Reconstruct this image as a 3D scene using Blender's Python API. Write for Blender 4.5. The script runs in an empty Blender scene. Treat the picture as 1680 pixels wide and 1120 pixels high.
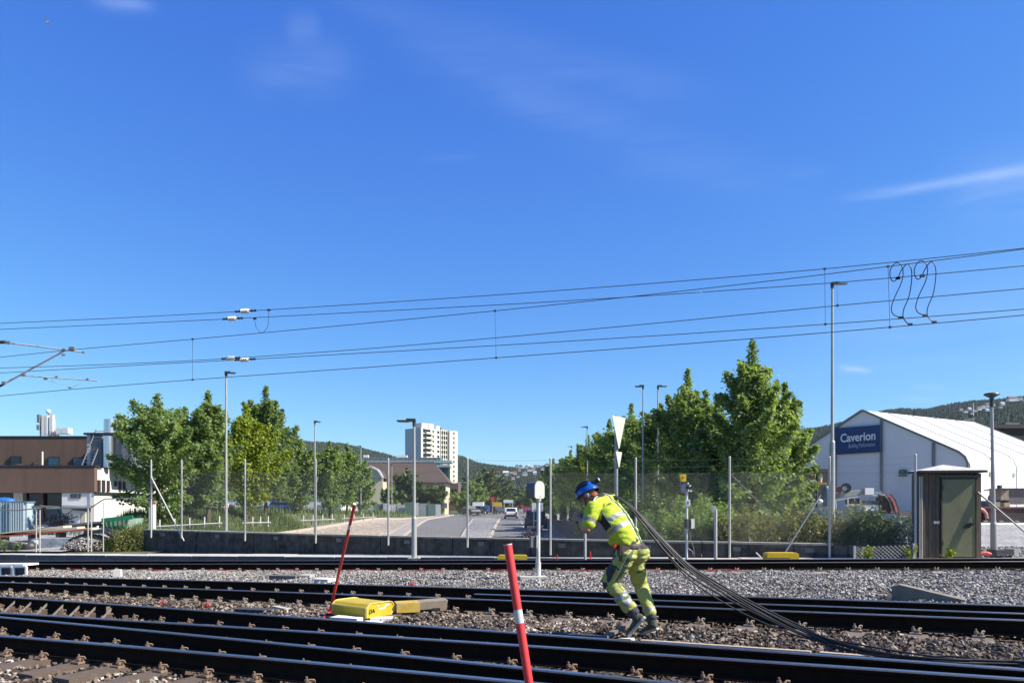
import bpy, math, random
import numpy as np
from mathutils import Vector, Matrix, noise as mnoise

random.seed(7)
SC = bpy.context.scene
COL = SC.collection

# ------------------------------------------------------------------ camera
F = 1213.0      # focal length in photo pixels (photo is 1680 wide)
HOR = 830.0     # pixel row of the horizon (level camera, shifted lens)
CZ = 1.5        # camera height
cam_d = bpy.data.cameras.new('camera')
cam = bpy.data.objects.new('camera', cam_d)
COL.objects.link(cam)
cam.location = (0, 0, CZ)
cam.rotation_euler = (math.radians(90), 0, 0)
cam_d.sensor_width = 36.0
cam_d.lens = 36.0 * F / 1680.0
cam_d.shift_y = (HOR - 560.0) / 1680.0
cam_d.clip_start = 0.1
cam_d.clip_end = 9000.0
SC.camera = cam

# ------------------------------------------------------------------ light
SUN_EL = math.radians(42.0)
SUN_H = Vector((0.97, -0.24, 0)).normalized()
SUN_DIR = Vector((SUN_H.x * math.cos(SUN_EL), SUN_H.y * math.cos(SUN_EL), math.sin(SUN_EL)))
sun_d = bpy.data.lights.new('sun', 'SUN')
sun_d.energy = 5.0
sun_d.angle = math.radians(0.5)
sun_d.color = (1.0, 0.95, 0.87)
sun = bpy.data.objects.new('sun', sun_d)
COL.objects.link(sun)
sun.location = (30, -5, 40)
sun.rotation_euler = SUN_DIR.to_track_quat('Z', 'Y').to_euler()

world = bpy.data.worlds.new('World')
SC.world = world
world.use_nodes = True
nt = world.node_tree
nt.nodes.clear()
N = nt.nodes.new
L = nt.links.new
out = N('ShaderNodeOutputWorld'); bg = N('ShaderNodeBackground')
sky = N('ShaderNodeTexSky'); sky.sky_type = 'NISHITA'; sky.sun_disc = False
sky.sun_elevation = SUN_EL
sky.sun_rotation = math.atan2(SUN_H.x, SUN_H.y)
sky.altitude = 100; sky.air_density = 1.0; sky.dust_density = 0.25; sky.ozone_density = 2.2
SKY_STRENGTH = 0.070
bg.inputs['Strength'].default_value = SKY_STRENGTH
hs = N('ShaderNodeHueSaturation'); hs.inputs['Saturation'].default_value = 1.12; hs.inputs['Value'].default_value = 1.0
L(sky.outputs[0], hs.inputs['Color'])
sep0 = N('ShaderNodeSeparateColor'); L(hs.outputs[0], sep0.inputs[0])
comb = N('ShaderNodeCombineColor')
K = .0866   # colour response of the phone picture, per channel
for i, (g0, a0_, b0_) in enumerate(((.95, .77, 1.10), (1.07, .92, .96), (1.55, .94, .467))):
    m1 = N('ShaderNodeMath'); m1.operation = 'MULTIPLY'; L(sep0.outputs[i], m1.inputs[0]); m1.inputs[1].default_value = g0 * .132
    m2 = N('ShaderNodeMath'); m2.operation = 'POWER'; L(m1.outputs[0], m2.inputs[0]); m2.inputs[1].default_value = b0_
    m3 = N('ShaderNodeMath'); m3.operation = 'MULTIPLY'; L(m2.outputs[0], m3.inputs[0]); m3.inputs[1].default_value = a0_ / .132
    L(m3.outputs[0], comb.inputs[i])
# thin cirrus, laid out by direction in the sky
tc = N('ShaderNodeTexCoord')
sep = N('ShaderNodeSeparateXYZ'); L(tc.outputs['Generated'], sep.inputs[0])
def mth(op, a, b=None, c=None, clamp=False):
    n = N('ShaderNodeMath'); n.operation = op; n.use_clamp = clamp
    for i, v in enumerate((a, b, c)):
        if v is None: continue
        if hasattr(v, 'is_output') or hasattr(v, 'links'): L(v, n.inputs[i])
        else: n.inputs[i].default_value = v
    return n.outputs[0]
az = mth('ARCTAN2', sep.outputs['X'], sep.outputs['Y'])
el = mth('ARCSINE', sep.outputs['Z'])
nz = N('ShaderNodeTexNoise'); nz.inputs['Scale'].default_value = 5; nz.inputs['Detail'].default_value = 7; nz.inputs['Roughness'].default_value = .62
nz.inputs['Distortion'].default_value = .6
mp = N('ShaderNodeMapping'); mp.inputs['Scale'].default_value = (1.2, 1.2, 9.0); mp.inputs['Rotation'].default_value = (0, math.radians(22), 0)
L(tc.outputs['Generated'], mp.inputs[0]); L(mp.outputs[0], nz.inputs['Vector'])
def azel(px, py):
    u = (px - 840) / F; v = (HOR - py) / F
    return math.atan2(u, 1), math.asin(v / math.sqrt(1 + u * u + v * v))
WISPS = [  # two ends (photo pixels used only to read off the directions), width in radians, strength
    ((1408, 322), (1760, 262), .0055, .42), ((1560, 310), (1800, 285), .03, .16),
    ((590, -10), (1260, 300), .028, .085), ((760, 40), (1150, 150), .02, .07),
    ((400, 120), (575, 95), .024, .10), ((470, 45), (525, 40), .012, .13),
    ((1378, 602), (1428, 609), .0035, .42), ((1495, 634), (1556, 637), .0032, .34), ((1478, 654), (1530, 656), .0026, .2),
    ((690, 262), (780, 256), .004, .05), ((1290, 285), (1360, 280), .006, .05), ((150, -2), (250, 2), .008, .2),
    ((1300, 560), (1800, 480), .07, .10)]
acc = None
for (p0, p1, w, s) in WISPS:
    a0, e0 = azel(*p0); a1, e1 = azel(*p1)
    cx, cy = (a0 + a1) / 2, (e0 + e1) / 2
    ln = math.hypot(a1 - a0, e1 - e0) / 2
    ca, sa = (a1 - a0) / (2 * ln), (e1 - e0) / (2 * ln)
    dx = mth('SUBTRACT', az, cx); dy = mth('SUBTRACT', el, cy)
    t = mth('ADD', mth('MULTIPLY', dx, ca), mth('MULTIPLY', dy, sa))
    q = mth('ADD', mth('MULTIPLY', dx, -sa), mth('MULTIPLY', dy, ca))
    q = mth('ADD', q, mth('MULTIPLY', mth('SUBTRACT', nz.outputs['Fac'], .5), w * 1.4))
    r2 = mth('ADD', mth('POWER', mth('ABSOLUTE', mth('DIVIDE', t, ln)), 4.0), mth('POWER', mth('ABSOLUTE', mth('DIVIDE', q, w)), 2.0))
    g = mth('MULTIPLY', mth('EXPONENT', mth('MULTIPLY', r2, -1.0)), s)
    acc = g if acc is None else mth('ADD', acc, g)
tex = mth('MULTIPLY', mth('SUBTRACT', nz.outputs['Fac'], .2, clamp=True), 2.2)
cl = mth('MULTIPLY', acc, tex, clamp=True)
mx = N('ShaderNodeMix'); mx.data_type = 'RGBA'
L(cl, mx.inputs['Factor']); L(comb.outputs[0], mx.inputs['A']); mx.inputs['B'].default_value = (5.2, 6.4, 9.0, 1)
L(mx.outputs['Result'], bg.inputs['Color']); L(bg.outputs[0], out.inputs[0])

SC.view_settings.view_transform = 'Standard'
SC.view_settings.look = 'None'
SC.view_settings.exposure = 0.91
SC.view_settings.gamma = 1.0
SC.view_settings.use_curve_mapping = False
SC.render.engine = 'CYCLES'
SC.cycles.max_bounces = 6
SC.cycles.transparent_max_bounces = 8

# ------------------------------------------------------------------ helpers
def W(px, py, Y):
    """the point at depth Y that the photograph shows at pixel (px, py)"""
    return Vector(((px - 840) / F * Y, Y, CZ + (HOR - py) / F * Y))

def G(x, y):
    """height of the sleeper tops: the yard falls slightly to the left and away"""
    return .02 * x - .01 * (y - 6)

def onp(px, py, c=0.0):
    """world point on the track plane raised by c"""
    u = (px - 840) / F; v = (HOR - py) / F
    Y = (CZ - c - .06) / (.02 * u - .01 - v)
    return Vector((u * Y, Y, CZ + v * Y))

class MB:
    def __init__(s):
        s.v = []; s.f = []; s.m = []; s.sm = []
    def quadf(s, ids, mi=0, smooth=False):
        s.f.append(tuple(ids)); s.m.append(mi); s.sm.append(smooth)
    def add(s, vs, fs, mi=0, smooth=False):
        b = len(s.v); s.v += [tuple(p) for p in vs]
        for f in fs: s.f.append(tuple(i + b for i in f)); s.m.append(mi); s.sm.append(smooth)
    def box(s, c, size, rz=0.0, mi=0, M=None, taper=1.0):
        hx, hy, hz = size[0] / 2, size[1] / 2, size[2] / 2
        vs = []
        for z in (-hz, hz):
            t = taper if z > 0 else 1.0
            for x, y in ((-hx, -hy), (hx, -hy), (hx, hy), (-hx, hy)): vs.append(Vector((x * t, y * t, z)))
        R = M if M is not None else Matrix.Rotation(rz, 3, 'Z')
        vs = [R @ v + Vector(c) for v in vs]
        s.add(vs, [(3, 2, 1, 0), (4, 5, 6, 7), (0, 1, 5, 4), (1, 2, 6, 5), (2, 3, 7, 6), (3, 0, 4, 7)], mi)
        return s
    def beam(s, a, b, w, h, mi=0, up=Vector((0, 0, 1))):
        a = Vector(a); b = Vector(b); d = (b - a); ln = d.length; d.normalize()
        sd = d.cross(up)
        if sd.length < 1e-4: sd = Vector((1, 0, 0))
        sd.normalize(); u = sd.cross(d)
        M = Matrix((d, sd, u)).transposed()
        return s.box((a + b) / 2, (ln, w, h), mi=mi, M=M)
    def cyl(s, a, b, r0, r1=None, n=8, mi=0, cap=True, smooth=True):
        r1 = r0 if r1 is None else r1
        a = Vector(a); b = Vector(b); d = (b - a).normalized()
        u = d.orthogonal().normalized(); w = d.cross(u)
        vs = []
        for c, r in ((a, r0), (b, r1)):
            for i in range(n):
                t = 2 * math.pi * i / n
                vs.append(c + (u * math.cos(t) + w * math.sin(t)) * r)
        s.add(vs, [(i, (i + 1) % n, n + (i + 1) % n, n + i) for i in range(n)], mi, smooth)
        if cap:
            s.add(vs[:n], [tuple(reversed(range(n)))], mi); s.add(vs[n:], [tuple(range(n))], mi)
        return s
    def tube(s, pts, r, n=6, mi=0, cap=True):
        pts = [Vector(p) for p in pts]
        rs = r if isinstance(r, (list, tuple)) else [r] * len(pts)
        vs = []; up = None
        for i, p in enumerate(pts):
            d = (pts[min(i + 1, len(pts) - 1)] - pts[max(i - 1, 0)]).normalized()
            if up is None: up = d.orthogonal().normalized()
            up = (up - d * up.dot(d)).normalized(); w = d.cross(up)
            for k in range(n):
                t = 2 * math.pi * k / n
                vs.append(p + (up * math.cos(t) + w * math.sin(t)) * rs[i])
        fs = []
        for i in range(len(pts) - 1):
            for k in range(n):
                a, b = i * n + k, i * n + (k + 1) % n
                fs.append((a, b, b + n, a + n))
        s.add(vs, fs, mi, True)
        if cap:
            s.add(vs[:n], [tuple(reversed(range(n)))], mi); s.add(vs[-n:], [tuple(range(n))], mi)
        return s
    def rings(s, rings, mi=0, smooth=True, cap=True):
        n = len(rings[0]); vs = [p for r in rings for p in r]; fs = []
        for i in range(len(rings) - 1):
            for k in range(n):
                a, b = i * n + k, i * n + (k + 1) % n
                fs.append((a, b, b + n, a + n))
        s.add(vs, fs, mi, smooth)
        if cap:
            s.add(rings[0], [tuple(reversed(range(n)))], mi); s.add(rings[-1], [tuple(range(n))], mi)
        return s
    def prism(s, poly, off, mi=0):
        """closed polygon (3-D points) pushed along off"""
        n = len(poly); a = [Vector(p) for p in poly]; b = [p + Vector(off) for p in a]
        s.add(a + b, [tuple(reversed(range(n))), tuple(range(n, 2 * n))] + [(i, (i + 1) % n, n + (i + 1) % n, n + i) for i in range(n)], mi)
        return s
    def sphere(s, c, r, n=10, m=7, mi=0, sc=(1, 1, 1), M=None):
        vs = []; c = Vector(c)
        for j in range(m + 1):
            ph = math.pi * j / m
            for i in range(n):
                t = 2 * math.pi * i / n
                p = Vector((math.sin(ph) * math.cos(t) * r * sc[0], math.sin(ph) * math.sin(t) * r * sc[1], math.cos(ph) * r * sc[2]))
                if M is not None: p = M @ p
                vs.append(c + p)
        fs = []
        for j in range(m):
            for i in range(n):
                a, b = j * n + i, j * n + (i + 1) % n
                if j == 0: fs.append((a, a + n, b + n))
                elif j == m - 1: fs.append((a, a + n, b))
                else: fs.append((a, a + n, b + n, b))
        s.add(vs, fs, mi, True); return s
    def mesh(s, name, mats):
        me = bpy.data.meshes.new(name)
        me.from_pydata(s.v, [], s.f)
        for m in (mats if isinstance(mats, (list, tuple)) else [mats]): me.materials.append(m)
        me.polygons.foreach_set('material_index', s.m); me.polygons.foreach_set('use_smooth', s.sm)
        me.update(); return me
    def build(s, name, mats, parent=None, local=False):
        return place(name, s.mesh(name, mats), parent, local)

def place(name, me, parent=None, local=False):
    o = bpy.data.objects.new(name, me); COL.objects.link(o)
    if parent is not None:
        o.parent = parent
        if not local and parent.parent is None: o.location = -parent.location
    return o

def thing(name, label, cat, loc=(0, 0, 0), group=None, rz=0.0):
    o = bpy.data.objects.new(name, None); COL.objects.link(o)
    o.location = loc; o.rotation_euler = (0, 0, rz); o.empty_display_size = .2
    o['label'] = label; o['category'] = cat
    if group: o['group'] = group
    return o
def tag(o, label, cat, group=None):
    o['label'] = label; o['category'] = cat
    if group: o['group'] = group
    return o
def struct(o): o['kind'] = 'structure'; return o
def stuff(o): o['kind'] = 'stuff'; return o

def fastmesh(name, V, Fq, mats, tone=None, smooth=False, mi=None):
    """V (n,3) float array, Fq (m,k) int array"""
    me = bpy.data.meshes.new(name)
    n, m, k = len(V), len(Fq), Fq.shape[1]
    me.vertices.add(n); me.vertices.foreach_set('co', np.ascontiguousarray(V, dtype=np.float32).ravel())
    me.loops.add(m * k); me.loops.foreach_set('vertex_index', np.ascontiguousarray(Fq, dtype=np.int32).ravel())
    me.polygons.add(m)
    me.polygons.foreach_set('loop_start', np.arange(0, m * k, k, dtype=np.int32))
    me.polygons.foreach_set('loop_total', np.full(m, k, dtype=np.int32))
    me.polygons.foreach_set('use_smooth', np.full(m, smooth))
    for mt in (mats if isinstance(mats, (list, tuple)) else [mats]): me.materials.append(mt)
    if mi is not None: me.polygons.foreach_set('material_index', mi)
    if tone is not None:
        at = me.attributes.new('tone', 'FLOAT', 'POINT'); at.data.foreach_set('value', tone.astype(np.float32))
    me.update(calc_edges=True)
    return me

# ------------------------------------------------------------------ materials
MATS = {}
ALB = (.87, .84, .79)
def al(c): return tuple(min(.8, c[i] * ALB[i]) for i in range(3))
def M_(name, col, rough=.8, metal=0.0, var=.14, scale=6.0, bump=0.0, bscale=40.0, dirt=None, dscale=1.5, damt=.5, stretch=None, spec=None, emit=None):
    if name in MATS: return MATS[name]
    if metal < .9: col = al(col); dirt = al(dirt) if dirt is not None else None
    m = bpy.data.materials.new(name); m.use_nodes = True; t = m.node_tree
    b = t.nodes['Principled BSDF']; b.inputs['Roughness'].default_value = rough; b.inputs['Metallic'].default_value = metal
    if spec is not None: b.inputs['Specular IOR Level'].default_value = spec
    c = t.nodes.new('ShaderNodeTexCoord'); mp = t.nodes.new('ShaderNodeMapping')
    t.links.new(c.outputs['Object'], mp.inputs[0])
    if stretch: mp.inputs['Scale'].default_value = stretch
    n = t.nodes.new('ShaderNodeTexNoise'); n.inputs['Scale'].default_value = scale; n.inputs['Detail'].default_value = 6; n.inputs['Roughness'].default_value = .65
    t.links.new(mp.outputs[0], n.inputs['Vector'])
    r = t.nodes.new('ShaderNodeMapRange'); r.inputs[1].default_value = .3; r.inputs[2].default_value = .7
    r.inputs[3].default_value = 1 - var; r.inputs[4].default_value = 1 + var
    t.links.new(n.outputs['Fac'], r.inputs[0])
    vm = t.nodes.new('ShaderNodeVectorMath'); vm.operation = 'SCALE'; vm.inputs[0].default_value = col[:3]
    t.links.new(r.outputs[0], vm.inputs['Scale'])
    last = vm.outputs[0]
    if dirt is not None:
        n2 = t.nodes.new('ShaderNodeTexNoise'); n2.inputs['Scale'].default_value = dscale; n2.inputs['Detail'].default_value = 8; n2.inputs['Roughness'].default_value = .7
        t.links.new(mp.outputs[0], n2.inputs['Vector'])
        r2 = t.nodes.new('ShaderNodeMapRange'); r2.inputs[1].default_value = .62 - damt * .25; r2.inputs[2].default_value = .72 - damt * .12; r2.inputs[4].default_value = min(1.0, damt + .3)
        t.links.new(n2.outputs['Fac'], r2.inputs[0])
        mxx = t.nodes.new('ShaderNodeMix'); mxx.data_type = 'RGBA'
        t.links.new(r2.outputs[0], mxx.inputs['Factor']); t.links.new(last, mxx.inputs['A']); mxx.inputs['B'].default_value = (*dirt, 1)
        last = mxx.outputs['Result']
    t.links.new(last, b.inputs['Base Color'])
    if bump:
        n3 = t.nodes.new('ShaderNodeTexNoise'); n3.inputs['Scale'].default_value = bscale; n3.inputs['Detail'].default_value = 5
        t.links.new(mp.outputs[0], n3.inputs['Vector'])
        bp = t.nodes.new('ShaderNodeBump'); bp.inputs['Strength'].default_value = min(1, bump); bp.inputs['Distance'].default_value = .02
        t.links.new(n3.outputs['Fac'], bp.inputs['Height']); t.links.new(bp.outputs[0], b.inputs['Normal'])
    MATS[name] = m
    return m

def tone_mat(name, stops, rough=.85, bump=0, transl=0.0, tcol=None, noise_var=.0, spec=.5):
    """colour taken from the per-piece attribute 'tone' through a ramp"""
    if not transl: stops = [(p, al(c)) for p, c in stops]
    m = bpy.data.materials.new(name); m.use_nodes = True; t = m.node_tree
    b = t.nodes['Principled BSDF']; b.inputs['Roughness'].default_value = rough; b.inputs['Specular IOR Level'].default_value = spec
    a = t.nodes.new('ShaderNodeAttribute'); a.attribute_name = 'tone'
    r = t.nodes.new('ShaderNodeValToRGB'); e = r.color_ramp.elements
    e[0].position, e[0].color = stops[0][0], (*stops[0][1], 1); e[1].position, e[1].color = stops[-1][0], (*stops[-1][1], 1)
    for p, c in stops[1:-1]:
        x = e.new(p); x.color = (*c, 1)
    t.links.new(a.outputs['Fac'], r.inputs[0])
    last = r.outputs[0]
    if noise_var:
        n = t.nodes.new('ShaderNodeTexNoise'); n.inputs['Scale'].default_value = 60; n.inputs['Detail'].default_value = 4
        c = t.nodes.new('ShaderNodeTexCoord'); t.links.new(c.outputs['Object'], n.inputs['Vector'])
        mr = t.nodes.new('ShaderNodeMapRange'); mr.inputs[3].default_value = 1 - noise_var; mr.inputs[4].default_value = 1 + noise_var
        t.links.new(n.outputs['Fac'], mr.inputs[0])
        vm = t.nodes.new('ShaderNodeVectorMath'); vm.operation = 'SCALE'; t.links.new(last, vm.inputs[0]); t.links.new(mr.outputs[0], vm.inputs['Scale'])
        last = vm.outputs[0]
    t.links.new(last, b.inputs['Base Color'])
    if transl:
        tr = t.nodes.new('ShaderNodeBsdfTranslucent'); ms = t.nodes.new('ShaderNodeMixShader'); ms.inputs[0].default_value = transl
        vm = t.nodes.new('ShaderNodeVectorMath'); vm.operation = 'MULTIPLY'; vm.inputs[1].default_value = tcol or (1.6, 1.5, .6)
        t.links.new(last, vm.inputs[0]); t.links.new(vm.outputs[0], tr.inputs[0])
        o = t.nodes['Material Output']
        t.links.new(b.outputs[0], ms.inputs[1]); t.links.new(tr.outputs[0], ms.inputs[2]); t.links.new(ms.outputs[0], o.inputs[0])
    return m

galv = M_('galvanised steel', (.50, .49, .47), .5, .15, .1, 12)
galv_dark = M_('weathered steel', (.25, .26, .27), .5, .4, .15, 10)
black = M_('black plastic', (.02, .02, .022), .45, 0, .2)
dark = M_('dark grey paint', (.06, .065, .07), .5, 0, .2)
white = M_('white paint', (.8, .8, .78), .55, 0, .05, 3, dirt=(.5, .49, .45), damt=.15)
concrete = M_('light concrete', (.5, .48, .44), .9, 0, .16, 8, .4, 60, dirt=(.3, .28, .25), damt=.3)
rust = M_('rusty steel', (.16, .085, .05), .85, .0, .35, 25, .4, 60)
# ------------------------------------------------------------------ track geometry
def quad_line(pts, c=.17):
    """quadratic through three photographed points of a rail head, in world XY"""
    P = [onp(px, py, c) for px, py in pts]
    xs = [p.x for p in P]; ys = [p.y for p in P]
    co = np.polyfit(xs, ys, 2)
    x0, x1 = xs[0], xs[2]
    y0, y1 = ys[0], ys[2]
    s0 = 2 * co[0] * x0 + co[1]; s1 = 2 * co[0] * x1 + co[1]
    def f(x):
        if x < x0: return y0 + (x - x0) * s0
        if x > x1: return y1 + (x - x1) * s1
        return co[0] * x * x + co[1] * x + co[2]
    return f, x0, x1
RAILS = {
    'A1': [(0, 920.5), (840, 919.4), (1680, 916.5)], 'A2': [(0, 925.5), (840, 925.0), (1680, 921.8)],
    'B1': [(0, 946), (840, 968), (1680, 996)], 'B2': [(0, 956), (840, 987), (1680, 1020)],
    'C1': [(0, 980), (840, 1040), (1680, 1102)], 'C2': [(0, 1007), (840, 1060.5), (1680, 1118)],
    'C3': [(0, 1014), (840, 1097), (1680, 1186)], 'C4': [(0, 1045), (840, 1121), (1680, 1205)]}
RF = {k: quad_line(v) for k, v in RAILS.items()}
def ry(k, x): return RF[k][0](x)

# platform edge / wall lines (x -> y)
def lerp_tab(tab):
    xs = [t[0] for t in tab]; ys = [t[1] for t in tab]
    return lambda x: float(np.interp(x, xs, ys))
edge_y = lerp_tab([(-60, 34.5), (-18, 26.0), (-8.8, 23.4), (1.0, 20.9), (11.9, 18.0), (60, 8)])
plat_z = lambda x: .028 + .0125 * x
wall_pts = [(-13.55, 27.2), (-6.0, 24.2), (1.04, 21.2), (8.4, 19.75)]
wall_y = lerp_tab(wall_pts)
wall_top = lerp_tab([(-13.6, .66), (-6, .58), (1.0, .56), (8.4, .50)])

XL = lerp_tab([(20, -12.4), (39, -13.0), (78, -14.2), (129, -10.6), (160, -10.4)])     # top of the stone slope
road_l = lerp_tab([(20, -7.2), (50, -7.6), (90, -10.2), (140, -10.0)])
isl_l = lerp_tab([(20, -3.0), (50, -3.6), (90, -4.8), (105, -4.2)])
isl_r = lambda y: -1.45
road_r = lambda y: 3.3
def road_z(y):
    z = -.13
    if y < 100: z -= .00030 * (100 - y) ** 2
    if y < 50: z -= .0042 * (50 - y) ** 2
    return z
XR = 3.95      # face of the right-hand retaining wall
rw_top = lerp_tab([(20, 1.0), (30, .86), (45, .55), (75, .14), (110, -.05)])
def sstep(t): t = max(0., min(1., t)); return t * t * (3 - 2 * t)
def T(x, y):
    """ground behind the tracks"""
    base = plat_z(x)
    far = -.14
    if x > 8: far = .28
    elif x > XR: far = .28 if y < 60 else -.1
    k = sstep((y - edge_y(x) - 1.5) / 10)
    z = base * (1 - k) + far * k
    if x < -12:
        bank = 1.15 * sstep((-12.9 - x) / 3.2) * sstep((y - 26.5) / 8) * sstep((x + 18.5 + .12 * max(0, 45 - y) * 0 + .35 * max(0, 30 - y) * 0) / 2.0 if y < 36 else (x + 21 + (y - 36) * .2) / 2.5) * (1 - .45 * sstep((y - 45) / 60))
        z += bank
    if x > XR:
        z = max(z, -.5)
    return z

# ------------------------------------------------------------------ ground sheets
def gravel_ground(name, c1, c2, c3, scale):
    m = bpy.data.materials.new(name); m.use_nodes = True; t = m.node_tree
    b = t.nodes['Principled BSDF']; b.inputs['Roughness'].default_value = .95
    c = t.nodes.new('ShaderNodeTexCoord')
    v = t.nodes.new('ShaderNodeTexVoronoi'); v.inputs['Scale'].default_value = scale
    t.links.new(c.outputs['Object'], v.inputs['Vector'])
    r = t.nodes.new('ShaderNodeValToRGB'); e = r.color_ramp.elements
    e[0].color = (*c1, 1); e[1].color = (*c3, 1); x = e.new(.5); x.color = (*c2, 1)
    sp = t.nodes.new('ShaderNodeSeparateColor'); t.links.new(v.outputs['Color'], sp.inputs[0])
    t.links.new(sp.outputs[0], r.inputs[0])
    n = t.nodes.new('ShaderNodeTexNoise'); n.inputs['Scale'].default_value = .6; n.inputs['Detail'].default_value = 6
    t.links.new(c.outputs['Object'], n.inputs['Vector'])
    mr = t.nodes.new('ShaderNodeMapRange'); mr.inputs[1].default_value = .3; mr.inputs[2].default_value = .7; mr.inputs[3].default_value = .75; mr.inputs[4].default_value = 1.2
    t.links.new(n.outputs['Fac'], mr.inputs[0])
    vm = t.nodes.new('ShaderNodeVectorMath'); vm.operation = 'SCALE'; t.links.new(r.outputs[0], vm.inputs[0]); t.links.new(mr.outputs[0], vm.inputs['Scale'])
    t.links.new(vm.outputs[0], b.inputs['Base Color'])
    bp = t.nodes.new('ShaderNodeBump'); bp.inputs['Strength'].default_value = 1; bp.inputs['Distance'].default_value = .04; bp.invert = True
    t.links.new(v.outputs['Distance'], bp.inputs['Height']); t.links.new(bp.outputs[0], b.inputs['Normal'])
    return m
m_bed = gravel_ground('crushed stone bed', (.025, .02, .016), (.06, .048, .038), (.11, .09, .075), 18)
m_yard = gravel_ground('yard gravel', (.2, .19, .175), (.33, .31, .29), (.45, .43, .4), 14)
m_asphalt = M_('asphalt', (.17, .165, .155), .9, 0, .12, 3, .3, 120, stretch=(1, .2, 1), dirt=(.24, .23, .215), dscale=.8, damt=.25)
m_far = M_('meadow ground', (.10, .13, .05), .95, 0, .3, .05)

def heap(x, y):
    """ballast shoulder heights relative to sleeper tops"""
    h = -.015
    b1, a2 = ry('B1', x), ry('A2', x)
    if b1 + .25 < y < a2 - .15:
        t = (y - b1 - .25) / max(.1, a2 - b1 - .4); h += .07 * math.sin(math.pi * min(1, t * 1.15)) ** .6 if t * 1.15 < 1 else 0
    c1, b2 = ry('C1', x), ry('B2', x)
    if c1 + .2 < y < b2 - .2:
        t = (y - c1 - .2) / max(.1, b2 - c1 - .4); h += .075 * math.sin(math.pi * t)
    if y < ry('C4', x) - .3: h -= .0
    if y > ry('A1', x) + .2: h -= .03
    return h

def grid_sheet(name, xs, yf, mat, zf):
    """xs list; yf(x) gives the list of y values"""
    mb = MB(); rows = []
    for x in xs:
        rows.append([(x, y, zf(x, y)) for y in yf(x)])
    n = len(rows[0]); b = 0
    mb.v = [p for r in rows for p in r]
    for i in range(len(rows) - 1):
        for j in range(n - 1):
            a = i * n + j; mb.quadf((a, a + n, a + n + 1, a + 1), 0, True)
    return mb.build(name, mat)

xs = list(np.arange(-60, 60.1, 1.0))
g = grid_sheet('ground', xs, lambda x: [-25 + (edge_y(x) + 25.05) * t for t in np.linspace(0, 1, 120)], m_bed, lambda x, y: G(x, y) - .05 if y < edge_y(x) - .1 else G(x, y) - .05)
struct(g)
# yard ground behind the platform edge, left and right of the underpass
def yrow(x, y1=150):
    return [edge_y(x) + .9 + (y1 - edge_y(x) - .9) * (t ** 1.8) for t in np.linspace(0, 1, 70)]
ls = list(np.arange(-120, -40, 4.0)) + list(np.arange(-40, -12.3, .5))
mb = MB()
def side_sheet(name, cols, mat):
    mb = MB(); n = len(cols[0])
    mb.v = [p for c in cols for p in c]
    for i in range(len(cols) - 1):
        for j in range(n - 1):
            a = i * n + j; mb.quadf((a, a + n, a + n + 1, a + 1), 0, True)
    return struct(mb.build(name, mat))
m_grassbase = M_('grassy soil', (.10, .12, .045), .95, 0, .35, 4, .5, 30)
ts = np.linspace(0, 1, 64)
cols = []
for s in list(np.linspace(1, .1, 16)) + list(np.linspace(.095, 0, 16)):
    c = []
    for t in ts:
        y = 20 + 130 * t ** 1.6; x = XL(y) - s * 100
        y2 = max(y, edge_y(x) + .9); c.append((x, y2, T(x, y2)))
    cols.append(c)
yl = side_sheet('ground', cols, m_grassbase)
cols = []
for s in list(np.linspace(0, .1, 12)) + list(np.linspace(.11, 1, 18)):
    c = []
    for t in ts:
        y = 17 + 133 * t ** 1.6; x = XR + .25 + s * 100
        y2 = max(y, edge_y(x) + .9); c.append((x, y2, T(x, y2)))
    cols.append(c)
yr = side_sheet('ground', cols, m_yard)
# left yard gravel apron laid over the soil
cols = []
for x in np.arange(-60, -15.9, .5):
    cols.append([(x, y, T(x, y) + .07) for y in [edge_y(x) + .8 + 30 * t for t in np.linspace(0, 1, 40)]])
side_sheet('ground', cols, m_yard)
# distant plain
fp = MB(); fp.add([(-3000, 150, -.3), (3000, 150, -.3), (3000, 3500, -.3), (-3000, 3500, -.3)], [(0, 1, 2, 3)])
fp.add([(-3000, 34, -.6), (-119, 34, -.6), (-119, 151, -.6), (-3000, 151, -.6)], [(0, 1, 2, 3)])
fp.add([(103, 10, -.6), (3000, 10, -.6), (3000, 151, -.6), (103, 151, -.6)], [(0, 1, 2, 3)])
struct(fp.build('ground', m_far))

# ------------------------------------------------------------------ road, underpass, median
ysr = [18, 22, 26, 30, 34, 38, 42, 46, 50, 54, 58, 62, 66, 70, 75, 80, 85, 90, 95, 100, 110, 120, 135, 151]
def strip(name, fl, fr, dz, mat, ys=ysr, zl=None):
    mb = MB(); vs = []
    for y in ys: vs += [(fl(y), y, road_z(y) + dz), (fr(y), y, road_z(y) + dz)]
    mb.add(vs, [(2 * i, 2 * i + 1, 2 * i + 3, 2 * i + 2) for i in range(len(ys) - 1)], 0, True)
    return struct(mb.build(name, mat))
strip('road', lambda y: XL(y) - .5 if y > 125 else road_l(y) - 1.9, lambda y: XR + .1 if y < 105 else 5.5, 0, m_asphalt, ys=[y for y in ysr if y >= 26])
rd = MB(); rd.add([(-9, 150.5, -.15), (6, 150.5, -.15), (14, 700, -.15), (-6, 700, -.15)], [(0, 1, 2, 3)]); struct(rd.build('road', m_asphalt))
m_line = M_('road paint', (.7, .7, .68), .7, 0, .15, 8)
for y0 in (52, 60, 68, 76, 84, 92, 104, 116):
    mk = MB(); mk.add([(1.0, y0, road_z(y0) + .006), (1.12, y0, road_z(y0) + .006), (1.12, y0 + 2.5, road_z(y0 + 2.5) + .006), (1.0, y0 + 2.5, road_z(y0 + 2.5) + .006)], [(0, 1, 2, 3)])
    struct(mk.build('road_marking', m_line))

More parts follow.
